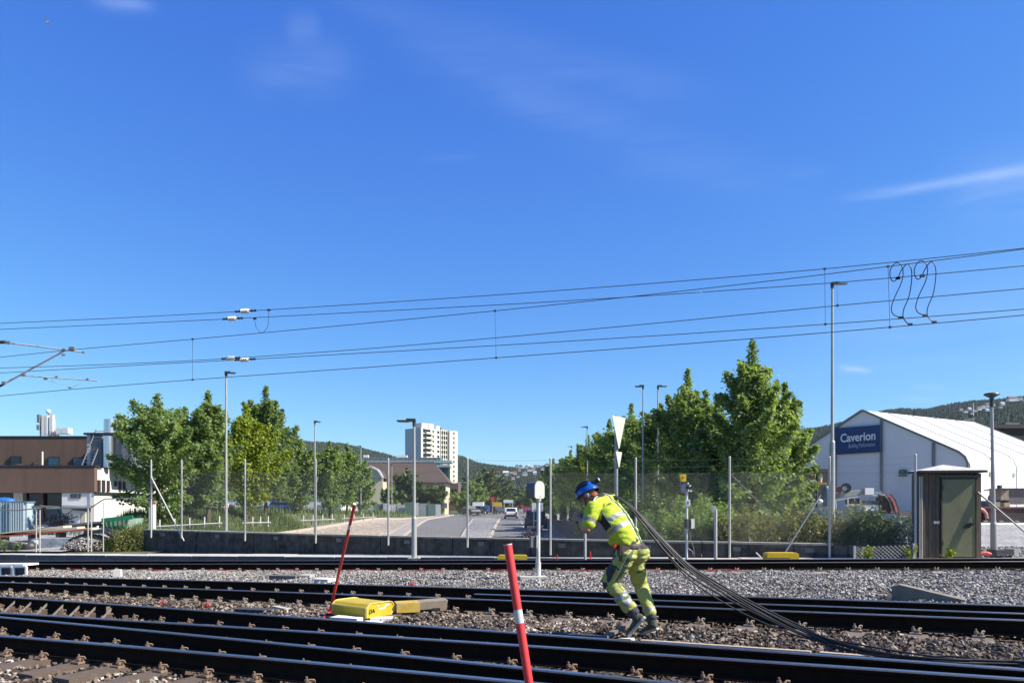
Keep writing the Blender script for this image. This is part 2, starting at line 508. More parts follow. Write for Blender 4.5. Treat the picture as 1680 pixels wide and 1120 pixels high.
def curb_box(name, fl, fr, mat_top, mat_kerb, h=.13, ys=None, kerb=.18):
    ys = ys or [y for y in ysr if y <= 100]
    mb = MB(); n = len(ys)
    for (a, b, mi) in ((fl, lambda y: fl(y) + kerb, 1), (lambda y: fl(y) + kerb, lambda y: fr(y) - kerb, 0), (lambda y: fr(y) - kerb, fr, 1)):
        vs = []
        for y in ys: vs += [(a(y), y, road_z(y) + h + (.004 if mi else 0)), (b(y), y, road_z(y) + h + (.004 if mi else 0))]
        mb.add(vs, [(2 * i, 2 * i + 1, 2 * i + 3, 2 * i + 2) for i in range(n - 1)], mi, False)
    for f in (fl, fr):
        vs = []
        for y in ys: vs += [(f(y), y, road_z(y) - .05), (f(y), y, road_z(y) + h + .004)]
        mb.add(vs, [(2 * i, 2 * i + 1, 2 * i + 3, 2 * i + 2) for i in range(n - 1)], 1)
    for y in (ys[0], ys[-1]):
        mb.add([(fl(y), y, road_z(y) - .05), (fr(y), y, road_z(y) - .05), (fr(y), y, road_z(y) + h), (fl(y), y, road_z(y) + h)], [(0, 1, 2, 3)], 1)
    return struct(mb.build(name, [mat_top, mat_kerb]))
def cobble_mat(name, ca, cb, joint, sx, sy):
    m = bpy.data.materials.new(name); m.use_nodes = True; t = m.node_tree
    b = t.nodes['Principled BSDF']; b.inputs['Roughness'].default_value = .9
    c = t.nodes.new('ShaderNodeTexCoord'); mp = t.nodes.new('ShaderNodeMapping'); t.links.new(c.outputs['Object'], mp.inputs[0])
    mp.inputs['Scale'].default_value = (sx, sy, 1)
    v = t.nodes.new('ShaderNodeTexVoronoi'); v.inputs['Scale'].default_value = 1; v.inputs['Randomness'].default_value = .45; t.links.new(mp.outputs[0], v.inputs['Vector'])
    sp = t.nodes.new('ShaderNodeSeparateColor'); t.links.new(v.outputs['Color'], sp.inputs[0])
    mx = t.nodes.new('ShaderNodeMix'); mx.data_type = 'RGBA'; mx.inputs['A'].default_value = (*ca, 1); mx.inputs['B'].default_value = (*cb, 1); t.links.new(sp.outputs[0], mx.inputs['Factor'])
    r = t.nodes.new('ShaderNodeMapRange'); r.inputs[1].default_value = .35; r.inputs[2].default_value = .5; t.links.new(v.outputs['Distance'], r.inputs[0])
    m2 = t.nodes.new('ShaderNodeMix'); m2.data_type = 'RGBA'; t.links.new(r.outputs[0], m2.inputs['Factor']); t.links.new(mx.outputs['Result'], m2.inputs['A']); m2.inputs['B'].default_value = (*joint, 1)
    t.links.new(m2.outputs['Result'], b.inputs['Base Color'])
    bp = t.nodes.new('ShaderNodeBump'); bp.invert = True; bp.inputs['Strength'].default_value = .8; bp.inputs['Distance'].default_value = .04
    t.links.new(v.outputs['Distance'], bp.inputs['Height']); t.links.new(bp.outputs[0], b.inputs['Normal'])
    return m
m_cob = cobble_mat('grey cobbles', (.30, .29, .27), (.42, .40, .37), (.16, .15, .14), 5, 5)
m_slope = cobble_mat('beige stone paving', (.46, .37, .28), (.58, .48, .38), (.25, .2, .15), 3.2, 3.2)
m_kerb = M_('pale granite kerb', (.48, .42, .35), .85, 0, .15, 5)
curb_box('median_pavement', isl_l, isl_r, m_cob, m_kerb, ys=[y for y in ysr if 24 <= y <= 95])
m_walk = M_('pavement slabs', (.34, .31, .28), .9, 0, .12, 2)
curb_box('pavement', lambda y: road_l(y) - 1.35, road_l, m_walk, m_kerb, ys=[y for y in ysr if 26 <= y <= 120])
# stone slope left of the road
mb = MB(); vs = []; NS = 7
ys_s = [27.6] + ysr[4:]
for y in ys_s[:-1]:
    xt, xb = XL(y), road_l(y) - 1.3
    zt, zb = T(xt, max(y, edge_y(xt) + 1)), road_z(y) + .1
    for k in range(NS): t = k / (NS - 1); vs.append((xt + (xb - xt) * t, y, zt + (zb - zt) * t + .02))
mb.add(vs, [(NS * i + k, NS * i + k + 1, NS * i + NS + k + 1, NS * i + NS + k) for i in range(len(ys_s) - 2) for k in range(NS - 1)])
struct(mb.build('stone_embankment', m_slope))
mb = MB()
for i in range(len(ys_s) - 2):
    y0, y1 = ys_s[i], ys_s[i + 1]
    a = Vector((XL(y0) - .1, y0, T(XL(y0), max(y0, edge_y(XL(y0)) + 1)) + .06)); b = Vector((XL(y1) - .1, y1, T(XL(y1), max(y1, edge_y(XL(y1)) + 1)) + .06))
    mb.beam(a, b, .3, .2)
struct(mb.build('kerb', m_kerb))
# right-hand retaining wall
m_rw = M_('smooth dark concrete', (.045, .045, .05), .8, 0, .12, 1.5, .2, 30, dirt=(.03, .03, .03), damt=.2)
ys = [25.5, 32, 38, 44, 50, 56, 62, 68, 74, 80, 90, 100]
rw = thing('retaining_wall', 'smooth dark concrete retaining wall on the right side of the dipping road', 'retaining wall', (XR, 20, 0))
for i in range(len(ys) - 1):
    y0, y1 = ys[i], ys[i + 1] - .03
    mb = MB()
    mb.prism([(XR, y0, road_z(y0) - .3), (XR, y1, road_z(y1) - .3), (XR, y1, rw_top(y1)), (XR, y0, rw_top(y0))], (.35, 0, 0))
    mb.build('panel', m_rw, rw)

# ------------------------------------------------------------------ platform edge slabs
m_slab = M_('pale platform concrete', (.52, .50, .46), .9, 0, .14, 4, .3, 50, dirt=(.32, .3, .27), damt=.35)
m_slabface = M_('dark platform face', (.13, .13, .135), .9, 0, .3, 3, .3, 40)  # slab front face, darker than the slab top
pe = thing('platform_edge', 'low concrete platform edge of long slabs behind the far track', 'platform edge', (-18, 26, -.3))
x = -30.0; i = 0
while x < 22:
    x1 = x + 1.62
    a = Vector((x, edge_y(x), 0)); b = Vector((x1, edge_y(x1), 0)); dz = random.uniform(-.008, .008)
    za, zb = plat_z(x) + dz, plat_z(x1) + dz
    pl = [(a.x, a.y, za), (b.x, b.y, zb), (b.x + .1, b.y + 1.15, zb), (a.x + .1, a.y + 1.15, za)]
    mb = MB(); mb.add(pl + [(p[0], p[1], p[2] - .6) for p in pl], [(0, 1, 2, 3), (5, 6, 2, 1), (6, 7, 3, 2), (7, 4, 0, 3)], 0)
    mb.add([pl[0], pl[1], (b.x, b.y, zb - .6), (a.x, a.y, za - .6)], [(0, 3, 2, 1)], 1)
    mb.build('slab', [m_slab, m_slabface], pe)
    x = x1 + .02; i += 1

# ------------------------------------------------------------------ tracks
m_rail_side = M_('rusty rail side', (.021, .0135, .0095), .9, .0, .3, 12, spec=.06)
m_rail_top = M_('polished rail head', (.40, .40, .41), .32, 1.0, .1, 20)
m_rail_edge = M_('dull rail corner', (.16, .15, .15), .5, .6, .2, 20)
PROF = [(-.075, 0), (.075, 0), (.075, .012), (.012, .035), (.009, .125), (.034, .138), (.036, .160), (.028, .171), (-.028, .171), (-.036, .160), (-.034, .138), (-.009, .125), (-.012, .035), (-.075, .012)]
PMAT = [0, 0, 0, 0, 0, 0, 2, 1, 2, 0, 0, 0, 0, 0]
def rail_mesh(pts, h=1.0):
    mb = MB(); rings = []
    for i, p in enumerate(pts):
        d = (Vector(pts[min(i + 1, len(pts) - 1)]) - Vector(pts[max(0, i - 1)])).normalized()
        n = Vector((-d.y, d.x, 0)).normalized()
        rings.append([Vector(p) + n * a + Vector((0, 0, z * h)) for a, z in PROF])
    n = len(PROF); base = 0
    for i in range(len(rings) - 1):
        for k in range(n):
            a, b = i * n + k, i * n + (k + 1) % n
            mb.f.append((a, a + n, b + n, b)); mb.m.append(PMAT[k]); mb.sm.append(False)
    mb.v = [tuple(p) for r in rings for p in r]
    mb.f.append(tuple(range(n))); mb.m.append(0); mb.sm.append(False)
    mb.f.append(tuple(reversed(range((len(rings) - 1) * n, len(rings) * n)))); mb.m.append(0); mb.sm.append(False)
    return mb
RM = [m_rail_side, m_rail_top, m_rail_edge]
def rail_pts(k, x0, x1, off=0, dz=0.0, step=1.0):
    out = []
    for x in np.linspace(x0, x1, max(2, int(abs(x1 - x0) / step))):
        y = ry(k, x) + off; out.append((x, y, G(x, y) + dz))
    return out
m_sl_con = M_('concrete sleeper', (.28, .25, .22), .9, 0, .15, 6, .3, 60, dirt=(.2, .16, .13), damt=.4)
m_sl_tim = M_('weathered brown sleeper', (.125, .09, .065), .9, 0, .25, 8, .5, 30, stretch=(1, 6, 6), dirt=(.2, .16, .125), damt=.3)
m_clip = M_('rail clip steel', (.30, .25, .2), .7, .2, .25, 30)

def fastening_mesh(rusty):
    mb = MB()
    mb.box((0, 0, .012), (.16, .42, .024))
    for sy in (-1, 1):
        mb.box((0, sy * .10, .035), (.11, .05, .045))
        mb.cyl((-.03, sy * .125, .02), (-.03, sy * .125, .115), .013, n=6)
        mb.cyl((-.03, sy * .125, .055), (-.03, sy * .125, .085), .027, n=6)
        mb.cyl((.04, sy * .165, .02), (.04, sy * .165, .09), .012, n=6)
        mb.cyl((.04, sy * .165, .045), (.04, sy * .165, .068), .024, n=6)
        mb.tube([(.06, sy * .08, .04), (.075, sy * .12, .09), (.05, sy * .17, .1), (.02, sy * .19, .06)], .011, 5)
    return mb.mesh('rail_fastening', m_clip if not rusty else M_('rusty bolts', (.22, .15, .105), .85, 0, .3, 30))
FAST = {False: fastening_mesh(False), True: fastening_mesh(True)}
SLEEPERS = []   # centre, direction across, half length, half width
RAILSEGS = []
def build_track(label, keys, mat, nominal, half, rusty, x0, x1, name='railway_track', lift=0.0):
    xm = 0
    mean = lambda x: sum(ry(k, x) for k in nominal) / len(nominal)
    t = thing(name, label, 'railway track', (0, mean(0), G(0, mean(0))))
    for k in keys:
        rail_mesh(rail_pts(k, x0, x1, 0, .024)).build('rail', RM, t)
        RAILSEGS.append(k)
    slm = MB().box((0, 0, -.09), (.25, half * 2, .18)).mesh('sleeper', mat)
    x = x0
    while x < x1:
        y = mean(x); s = (mean(x + .1) - mean(x - .1)) / .2
        dl = math.sqrt(1 + s * s); ang = math.atan(s)
        o = place('sleeper', slm, t); jig = random.uniform(-.012, .012)
        o.location = Vector((x, y, G(x, y) + random.uniform(-.006, .004))) - t.location
        o.rotation_euler = (0, 0, ang + jig)
        perp = Vector((-math.sin(ang), math.cos(ang), 0))
        SLEEPERS.append((x, y, perp.x, perp.y, half, .125))
        vis = abs(x / max(y, .1)) < .85
        if vis:
            for k in keys:
                # where the sleeper centre line meets the rail
                q = 0.0
                for _ in range(4):
                    xx = x + perp.x * q; yy = y + perp.y * q
                    q += (ry(k, xx) - yy) / (perp.y - (ry(k, xx + .05) - ry(k, xx)) / .05 * perp.x)
                xx = x + perp.x * q; yy = y + perp.y * q
                if yy < 4.3 or abs(q) > half: continue
                f = place('rail_fastening', FAST[rusty], t)
                f.scale = (.75, .75, .75); f.location = Vector((xx, yy, G(xx, yy) + .002)) - t.location
                f.rotation_euler = (0, 0, math.atan((ry(k, xx + .05) - ry(k, xx - .05)) / .1))
        x += .6 / dl
    return t
tA = build_track('straight pale-sleepered track running along the platform edge, farthest from the viewer', ['A1', 'A2'], m_sl_con, ['A1', 'A2'], 1.25, False, -24, 21)
tB = build_track('middle railway track running behind the worker with a guard rail between its rails', ['B1', 'B2'], M_('soiled brown sleeper', (.16, .125, .10), .9, 0, .2, 8, .4, 40, dirt=(.25, .22, .19), damt=.25), ['B1', 'B2'], 1.25, False, -18, 13)
# guard rails inside the middle track
for fr, xa, xb in ((.62, -.6, 13), (.16, .6, 13)):
    pts = []
    for x in np.linspace(xa, xb, 12):
        y = ry('B2', x) + (ry('B1', x) - ry('B2', x)) * fr
        pts.append((x, y, G(x, y) + .0))
    rail_mesh(pts, .95).build('guard_rail', RM, tB)
tC = build_track('brown-sleepered turnout with four rails closest to the viewer, fanning out to the left', ['C1', 'C2', 'C3', 'C4'], m_sl_tim, ['C1', 'C2', 'C3', 'C4'], 1.75, True, -13, 9.0)
# slanted braces of the check rail on the rear rail at the left edge
m_brace = M_('pale brace steel', (.24, .21, .17), .7, .1, .2, 12)
for i in range(8):
    px = -20 + i * 26.5
    a = onp(px + 22, 981 + (px + 22) * .071, .15); b = onp(px, 1003 + px * .08, .02)
    MB().beam(a, b, .014, .035).build('brace', m_brace, tC)
    c = onp(px + 40, 1001 + px * .081, .06)
    MB().box(c, (.07, .08, .09), .5).build('rail_chair', M_('dark rusty chair', (.12, .075, .05), .85, 0, .3, 20), tC)
bb = onp(180, 994, .17)
MB().box(bb - Vector((0, .04, .06)), (.05, .03, .12), .4).build('rail_joint', m_brace, tC)

# ------------------------------------------------------------------ ballast stones
rng = np.random.default_rng(11)
def stone_protos(n=10):
    P = []
    cube = np.array([[x, y, z] for x in (-1, 1) for y in (-1, 1) for z in (-1, 1)], float)
    for _ in range(n):
        v = cube * rng.uniform(.45, 1.0, (8, 1)) * .62 + rng.normal(0, .10, (8, 3))
        v *= np.array([1.0, rng.uniform(.6, .95), rng.uniform(.5, .85)])
        P.append(v)
    return np.array(P)
CF = np.array([[0, 1, 3], [0, 3, 2], [4, 6, 7], [4, 7, 5], [0, 4, 5], [0, 5, 1], [2, 3, 7], [2, 7, 6], [0, 2, 6], [0, 6, 4], [1, 5, 7], [1, 7, 3]])
PR = stone_protos()
def rot_mats(n):
    q = rng.normal(size=(n, 4)); q /= np.linalg.norm(q, axis=1, keepdims=True)
    w, x, y, z = q.T
    return np.stack([1 - 2 * (y * y + z * z), 2 * (x * y - z * w), 2 * (x * z + y * w), 2 * (x * y + z * w), 1 - 2 * (x * x + z * z), 2 * (y * z - x * w), 2 * (x * z - y * w), 2 * (y * z + x * w), 1 - 2 * (x * x + y * y)], 1).reshape(n, 3, 3)
def stones(name, pts, size, tone, mat):
    n = len(pts); R = rot_mats(n); pi = rng.integers(0, len(PR), n)
    V = np.einsum('nij,nkj->nki', R, PR[pi]) * size[:, None, None]
    V[:, :, 2] *= .8
    V += pts[:, None, :]
    Fc = (CF[None] + (np.arange(n) * 8)[:, None, None]).reshape(-1, 3)
    me = fastmesh(name, V.reshape(-1, 3), Fc, mat, np.repeat(tone, 8))
    return stuff(place(name, me))
vf = {k: np.vectorize(RF[k][0], otypes=[float]) for k in RF}
def make_ballast():
    pts = []
    y = 4.5
    while y < 21.5:
        sp = .052 + .0012 * (y - 5) if y < 12 else .064
        hw = .78 * y + 1.2
        x = np.arange(-hw, hw, sp); x = x + rng.uniform(-.5, .5, len(x)) * sp
        yy = np.full(len(x), y) + rng.uniform(-.5, .5, len(x)) * sp
        pts.append(np.stack([x, yy], 1)); y += sp
    P = np.concatenate(pts)
    R = {k: vf[k](P[:, 0]) for k in RF}
    ey = np.vectorize(edge_y)(P[:, 0])
    keep = P[:, 1] < ey - .05
    for k in RF: keep &= np.abs(P[:, 1] - R[k]) > .095
    for (sx, sy, px_, py_, hl, hw) in SLEEPERS:
        dx, dy = P[:, 0] - sx, P[:, 1] - sy
        along = dx * px_ + dy * py_; ac = dx * py_ - dy * px_
        keep &= ~((np.abs(along) < hl + .01) & (np.abs(ac) < hw * .80))
    # what the rails hide completely is left thinner
    P = P[keep]; R = {k: R[k][keep] for k in R}
    h = np.full(len(P), -.03)
    t = (P[:, 1] - R['B1'] - .25) / np.maximum(.1, R['A2'] - R['B1'] - .4)
    h += np.where((t > 0) & (t < 1), .085 * np.sin(np.pi * np.clip(t, 0, 1)) ** .5, 0)
    t2 = (P[:, 1] - R['C1'] - .2) / np.maximum(.1, R['B2'] - R['C1'] - .4)
    h += np.where((t2 > 0) & (t2 < 1), .08 * np.sin(np.pi * np.clip(t2, 0, 1)), 0)
    h += .018 * np.sin(P[:, 0] * 3.1 + P[:, 1] * 1.7) + .012 * np.sin(P[:, 0] * 7.3 - P[:, 1] * 5.1)
    z = .02 * P[:, 0] - .01 * (P[:, 1] - 6) + h + rng.uniform(-.012, .02, len(P))
    pale = P[:, 1] + .12 * np.sin(P[:, 0] * 2.3) > (R['B1'] + .05)
    size = (.024 + .034 * rng.random(len(P)) ** 1.6) * np.where(pale, .92, 1.0)
    lowf = .5 + .25 * np.sin(P[:, 0] * 1.1 + 1.3 * np.sin(P[:, 1] * .9)) + .25 * np.sin(P[:, 0] * 2.7 - P[:, 1] * 2.1)
    tone = np.clip(rng.random(len(P)) * .86 + (lowf - .45) * .26, 0, 1)
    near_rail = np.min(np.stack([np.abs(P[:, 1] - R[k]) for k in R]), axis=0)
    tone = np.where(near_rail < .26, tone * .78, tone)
    p3 = np.column_stack([P, z])
    under_b = (P[:, 1] > R['B2']) & ~pale
    warm = ~pale
    m_warm = tone_mat('brownish ballast', [(0, (.032, .023, .017)), (.35, (.095, .068, .05)), (.62, (.20, .155, .115)), (.84, (.38, .325, .26)), (1, (.66, .61, .53))], .92, noise_var=.25)
    m_pale = tone_mat('pale grey ballast', [(0, (.13, .12, .11)), (.35, (.28, .262, .243)), (.75, (.44, .415, .385)), (.95, (.58, .55, .51)), (1, (.47, .36, .32))], .92, noise_var=.2)
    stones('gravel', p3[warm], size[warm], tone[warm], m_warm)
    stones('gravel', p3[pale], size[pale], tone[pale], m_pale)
    print('ballast stones', len(P))
make_ballast()
# ------------------------------------------------------------------ concrete parapet over the underpass
def wall_mat():
    m = bpy.data.materials.new('stained parapet concrete'); m.use_nodes = True; t = m.node_tree
    b = t.nodes['Principled BSDF']; b.inputs['Roughness'].default_value = .9
    c = t.nodes.new('ShaderNodeTexCoord'); mp = t.nodes.new('ShaderNodeMapping'); mp.inputs['Scale'].default_value = (2.5, 2.5, .35)
    t.links.new(c.outputs['Object'], mp.inputs[0])
    n = t.nodes.new('ShaderNodeTexNoise'); n.inputs['Scale'].default_value = 1.5; n.inputs['Detail'].default_value = 8; n.inputs['Roughness'].default_value = .7
    t.links.new(mp.outputs[0], n.inputs['Vector'])
    n2 = t.nodes.new('ShaderNodeTexNoise'); n2.inputs['Scale'].default_value = 5; n2.inputs['Detail'].default_value = 8
    t.links.new(c.outputs['Object'], n2.inputs['Vector'])
    ad = t.nodes.new('ShaderNodeMath'); ad.operation = 'ADD'; t.links.new(n.outputs['Fac'], ad.inputs[0]); t.links.new(n2.outputs['Fac'], ad.inputs[1])
    r = t.nodes.new('ShaderNodeValToRGB'); e = r.color_ramp.elements
    e[0].position = .38; e[0].color = (.026, .023, .019, 1); e[1].position = .68; e[1].color = (.115, .102, .086, 1)
    hf = t.nodes.new('ShaderNodeMath'); hf.operation = 'MULTIPLY'; hf.inputs[1].default_value = .5; t.links.new(ad.outputs[0], hf.inputs[0])
    t.links.new(hf.outputs[0], r.inputs[0]); t.links.new(r.outputs[0], b.inputs['Base Color'])
    bp = t.nodes.new('ShaderNodeBump'); bp.inputs['Strength'].default_value = .4; bp.inputs['Distance'].default_value = .02; t.links.new(n2.outputs['Fac'], bp.inputs['Height']); t.links.new(bp.outputs[0], b.inputs['Normal'])
    return m
m_wall = wall_mat()
m_cope = M_('coping concrete', (.34, .32, .28), .9, 0, .2, 5, .3, 40, dirt=(.16, .15, .13), damt=.3)
pw = thing('parapet_wall', 'low dark weathered concrete parapet with pale coping along the platform, above the underpass', 'parapet wall', (-13.55, 27.2, 0))
def wp(x, z=None): return Vector((x, wall_y(x), z if z is not None else wall_top(x)))
x = -13.55
while x < 8.4:
    x1 = min(x + 2.35, 8.6)
    a, b = wp(x), wp(x1 - .025)
    mb = MB(); n = Vector((-(b - a).y, (b - a).x, 0)).normalized() * .3
    mb.prism([(a.x, a.y, plat_z(a.x) - .5), (b.x, b.y, plat_z(b.x) - .5), (b.x, b.y, b.z - .05), (a.x, a.y, a.z - .05)], n)
    mb.build('wall_block', m_wall, pw)
    mb = MB(); n2 = n.normalized()
    mb.prism([Vector((a.x, a.y, a.z - .05)) - n2 * .04, Vector((b.x, b.y, b.z - .05)) - n2 * .04, Vector((b.x, b.y, b.z)) - n2 * .04, Vector((a.x, a.y, a.z)) - n2 * .04], n2 * .38)
    mb.build('coping', m_cope, pw)
    # small patch plate seen on each block
    c = (a * .62 + b * .38); c.z = c.z - .18
    MB().box(c - n2 * .01, (.2, .03, .12), math.atan2((b - a).y, (b - a).x)).build('anchor_plate', M_('anchor grey', (.17, .17, .165), .8), pw)
    x = x1
# lower block wall continuing to the right
lw = thing('block_wall', 'low old stone kerb wall at the foot of the shaded hedge beside the wooden hut', 'low wall', (8.7, 19.9, .1))
x = 8.62
m_old = M_('old mossy stone', (.09, .09, .08), .95, 0, .35, 6, .5, 30)
while x < 10.6:
    x1 = x + random.uniform(.3, .45); y = 19.85 - (x - 8.6) * .28; h = .3 + random.uniform(-.02, .02)
    MB().box(((x + x1) / 2, y, plat_z(x) + h / 2 - .1), (x1 - x - .02, .25, h + .2), -.27).build('stone_block', m_old, lw)
    x = x1

# ------------------------------------------------------------------ chain-link fence
fence = thing('chain_link_fence', 'tall galvanised chain-link fence on round posts along the parapet and past the hut', 'fence', (-13.0, 26.8, .5))
m_wire = M_('galvanised wire', (.34, .34, .335), .6, .1, .1)
post_px = [(248, 755), (298, 755), (402, 754), (518, 754), (637, 753), (767, 752), (903, 752), (1043, 752), (1197, 750), (1361, 750), (1502, 746), (1616, 747), (1735, 740)]
def fence_y(px):
    u = (px - 840) / F
    lo, hi = 10., 40.
    for _ in range(40):
        m = (lo + hi) / 2
        x = u * m
        yy = (wall_y(x) if x < 8.4 else 19.75 - (x - 8.4) * .33) - .10
        if m > yy: hi = m
        else: lo = m
    return lo
FP = []
for px, py in post_px:
    Y = fence_y(px); top = W(px, py, Y); FP.append((Vector((top.x, Y, 0)), top.z))
for i, (p, zt) in enumerate(FP):
    zb = wall_top(p.x) - .3 if p.x < -.0 else (wall_top(p.x) - .45 if p.x < 8 else plat_z(p.x) - .05)
    if 4 < p.x < 8: zb = plat_z(p.x)
    mb = MB(); mb.cyl((p.x, p.y, zb), (p.x, p.y, zt), .032, .030, 8)
    mb.cyl((p.x, p.y, zt), (p.x, p.y, zt + .03), .034, .015, 8)
    if i != 11: mb.build('post', galv, fence)
def wires(a, b, zb0, zb1, zt0, zt1, pitch=.066, r=.0015):
    """woven diagonals between two posts, clipped to the panel; 3-sided wires"""
    d = b - a; d.z = 0; ln = d.length; dv = d.normalized(); nrm = Vector((-dv.y, dv.x, 0))
    V = []; Fs = []
    def zb(s): return zb0 + (zb1 - zb0) * s / ln
    def zt(s): return zt0 + (zt1 - zt0) * s / ln
    H = max(zt0 - zb0, zt1 - zb1)
    for sg in (1, -1):
        s0 = -H
        while s0 < ln + H:
            pts = []
            # line z = zb0 + t, s = s0 + sg*t  ; clip to 0..ln and the bottom/top
            t0, t1 = 0.0, H
            if sg > 0: t0 = max(t0, -s0); t1 = min(t1, ln - s0)
            else: t0 = max(t0, s0 - ln); t1 = min(t1, s0)
            if t1 - t0 > .02:
                off = nrm * (.002 * sg)
                P0 = a + dv * (s0 + sg * t0) + off; P1 = a + dv * (s0 + sg * t1) + off
                P0.z = min(zb(s0 + sg * t0) + t0, zt(s0 + sg * t0)); P1.z = min(zb(s0 + sg * t1) + t1, zt(s0 + sg * t1) + .0)
                if P1.z > P0.z + .01:
                    dd = (P1 - P0).normalized(); u = nrm; w = dd.cross(u)
                    base = len(V)
                    for c in (P0, P1):
                        for k in range(3):
                            an = 2 * math.pi * k / 3
                            V.append(c + (u * math.cos(an) + w * math.sin(an)) * r)
                    for k in range(3): Fs.append((base + k, base + (k + 1) % 3, base + 3 + (k + 1) % 3, base + 3 + k))
            s0 += pitch
    mb = MB(); mb.add(V, Fs, 0, True)
    return mb
for i in range(len(FP) - 1):
    (a, za), (b, zb_) = FP[i], FP[i + 1]
    za -= .42; zb_ -= .42
    if i == 0 or i == 10: continue
    lo0 = wall_top(a.x) + .01 if a.x < 8 else plat_z(a.x) + .1; lo1 = wall_top(b.x) + .01 if b.x < 8 else plat_z(b.x) + .1
    m = wires(a, b, lo0, lo1, za, zb_)
    stuff(m.build('wire_mesh', m_wire, fence))
    mb = MB()
    for dz in (0, .2, .38):
        pts = []
        for t in np.linspace(0, 1, 6):
            p = a.lerp(b, float(t)); p.z = za + (zb_ - za) * t + dz - .025 * math.sin(math.pi * t) * (1 if dz else .3)
            pts.append(p)
        mb.tube(pts, .0032, 4)
    mb.build('line_wire', galv_dark, fence)
# braces
def brace(px0, py0, Y0, px1, py1, Y1, r=.026, mt=galv):
    MB().cyl(W(px0, py0, Y0), W(px1, py1, Y1), r, n=8).build('brace', mt, fence)
Y0 = fence_y(249)
brace(249, 784, Y0, 302, 887, fence_y(300) - .02)
brace(1346, 812, fence_y(1360) - .03, 1285, 911, 19.2, .022, galv_dark)
brace(1604, 807, 18.8, 1720, 905, 18.2, .022, galv_dark)
# separate lower fence section between low posts right of the hedge
lf = thing('garden_fence', 'short low wire fence panel in front of the shaded hedge, left of the wooden hut', 'fence', (9.0, 19.3, .1))
pa, pb = W(1402, 897, 19.0), W(1499, 893, 18.8)
for p in (pa, pb):
    MB().box((p.x, p.y, (p.z + plat_z(p.x)) / 2), (.05, .05, p.z - plat_z(p.x) + .06)).build('post', galv, lf)
stuff(wires(Vector((pa.x, pa.y, 0)), Vector((pb.x, pb.y, 0)), plat_z(pa.x), plat_z(pb.x), pa.z, pb.z, .1, .006).build('wire_mesh', m_wire, lf))

# ------------------------------------------------------------------ wooden hut with the green steel door
Yh = 18.9
hz = plat_z(11.3) - .06
hA, hB = W(1512, 913, Yh + .1), W(1607, 913, Yh - .05)
hut = thing('trackside_hut', 'small weathered brown timber hut with a wide olive green steel door beside the far track', 'hut', ((hA.x + hB.x) / 2, Yh + .6, hz))
wA = Vector((hA.x, Yh + .08, hz)); wB = Vector((hB.x, Yh - .08, hz)); hd = (wB - wA).normalized(); hn = Vector((-hd.y, hd.x, 0))
hw = (wB - wA).length; hh = CZ + (830 - 775) / F * Yh - hz; dep = .55
m_wood = M_('weathered dark timber', (.16, .115, .08), .9, 0, .4, 6, .6, 20, stretch=(6, 6, .5), dirt=(.05, .04, .03), damt=.3)
def hp(s, n, z): return wA + hd * s + hn * n + Vector((0, 0, z))
core = MB(); core.prism([hp(.02, .03, 0), hp(hw - .02, .03, 0), hp(hw - .02, dep, 0), hp(.02, dep, 0)], (0, 0, hh)); core.build('frame', m_wood, hut)
npl = 5; sw = hw * .30 / npl
for i in range(npl):
    MB().beam(hp(sw * (i + .5), .01 + (i % 2) * .012, 0), hp(sw * (i + .5), .01 + (i % 2) * .012, hh - .02), sw * .93, .03, up=hn).build('plank', m_wood, hut)
for i in range(4):
    q = dep / 4
    MB().beam(hp(-.01 - (i % 2) * .01, q * (i + .5), 0), hp(-.01 - (i % 2) * .01, q * (i + .5), hh - .02), .03, q * .93, up=hn).build('plank', m_wood, hut)
for i in range(4):
    q = dep / 4
    MB().beam(hp(hw + .01 + (i % 2) * .01, q * (i + .5), 0), hp(hw + .01 + (i % 2) * .01, q * (i + .5), hh - .02), .03, q * .93, up=hn).build('plank', m_wood, hut)
MB().beam(hp(hw * .955, .0, 0), hp(hw * .955, .0, hh - .02), hw * .09, .02, up=hn).build('door_post', m_wood, hut)
m_door = M_('olive green steel', (.215, .205, .10), .6, 0, .12, 3, .15, 20, dirt=(.10, .085, .055), dscale=2.5, damt=.25)
d0, d1 = hw * .345, hw * .905
dm = MB(); dm.prism([hp(d0, -.03, .10), hp(d1, -.03, .10), hp(d1, -.03, hh - .17), hp(d0, -.03, hh - .17)], hn * .035)
door = dm.build('door', m_door, hut)
fm = MB()
for s0, s1, z0, z1 in ((d0 - .035, d0 - .005, .08, hh - .14), (d1 + .005, d1 + .03, .08, hh - .14)):
    fm.beam(hp((s0 + s1) / 2, -.015, z0), hp((s0 + s1) / 2, -.015, z1), s1 - s0, .05, up=hn)
fm.beam(hp(d0 - .03, -.015, hh - .15), hp(d1 + .03, -.015, hh - .15), .05, .04)
fm.build('door_frame', M_('dark olive frame', (.06, .06, .04), .7), hut)
hm = MB(); hm.box(hp(d0 + .0, -.04, hh * .83), (.03, .04, .12)); hm.box(hp(d0, -.04, hh * .2), (.03, .04, .12)); hm.build('hinge', dark, hut)
lm = MB()
for k in range(3): lm.beam(hp(d1 - .30 + k * .06, -.055, hh * .375), hp(d1 - .12 + k * .04, -.055, hh * .43), .018, .035)
lm.build('handle', black, hut)
MB().sphere(hp(d1 - .08, -.05, hh * .43), .02, 8, 6).build('padlock', galv, hut)
MB().beam(hp(d0 - .08, -.08, hh - .1), hp(d1 + .05, -.08, hh - .1), .08, .025).build('drip_board', M_('grey board', (.16, .14, .12), .8), hut)
MB().prism([hp(hw * .2, -.02, hh * .42), hp(hw * .30, -.02, hh * .42), hp(hw * .30, -.02, hh * .45), hp(hw * .2, -.02, hh * .45)], hn * .01).build('name_plate', white, hut)
rf = MB(); o = .11
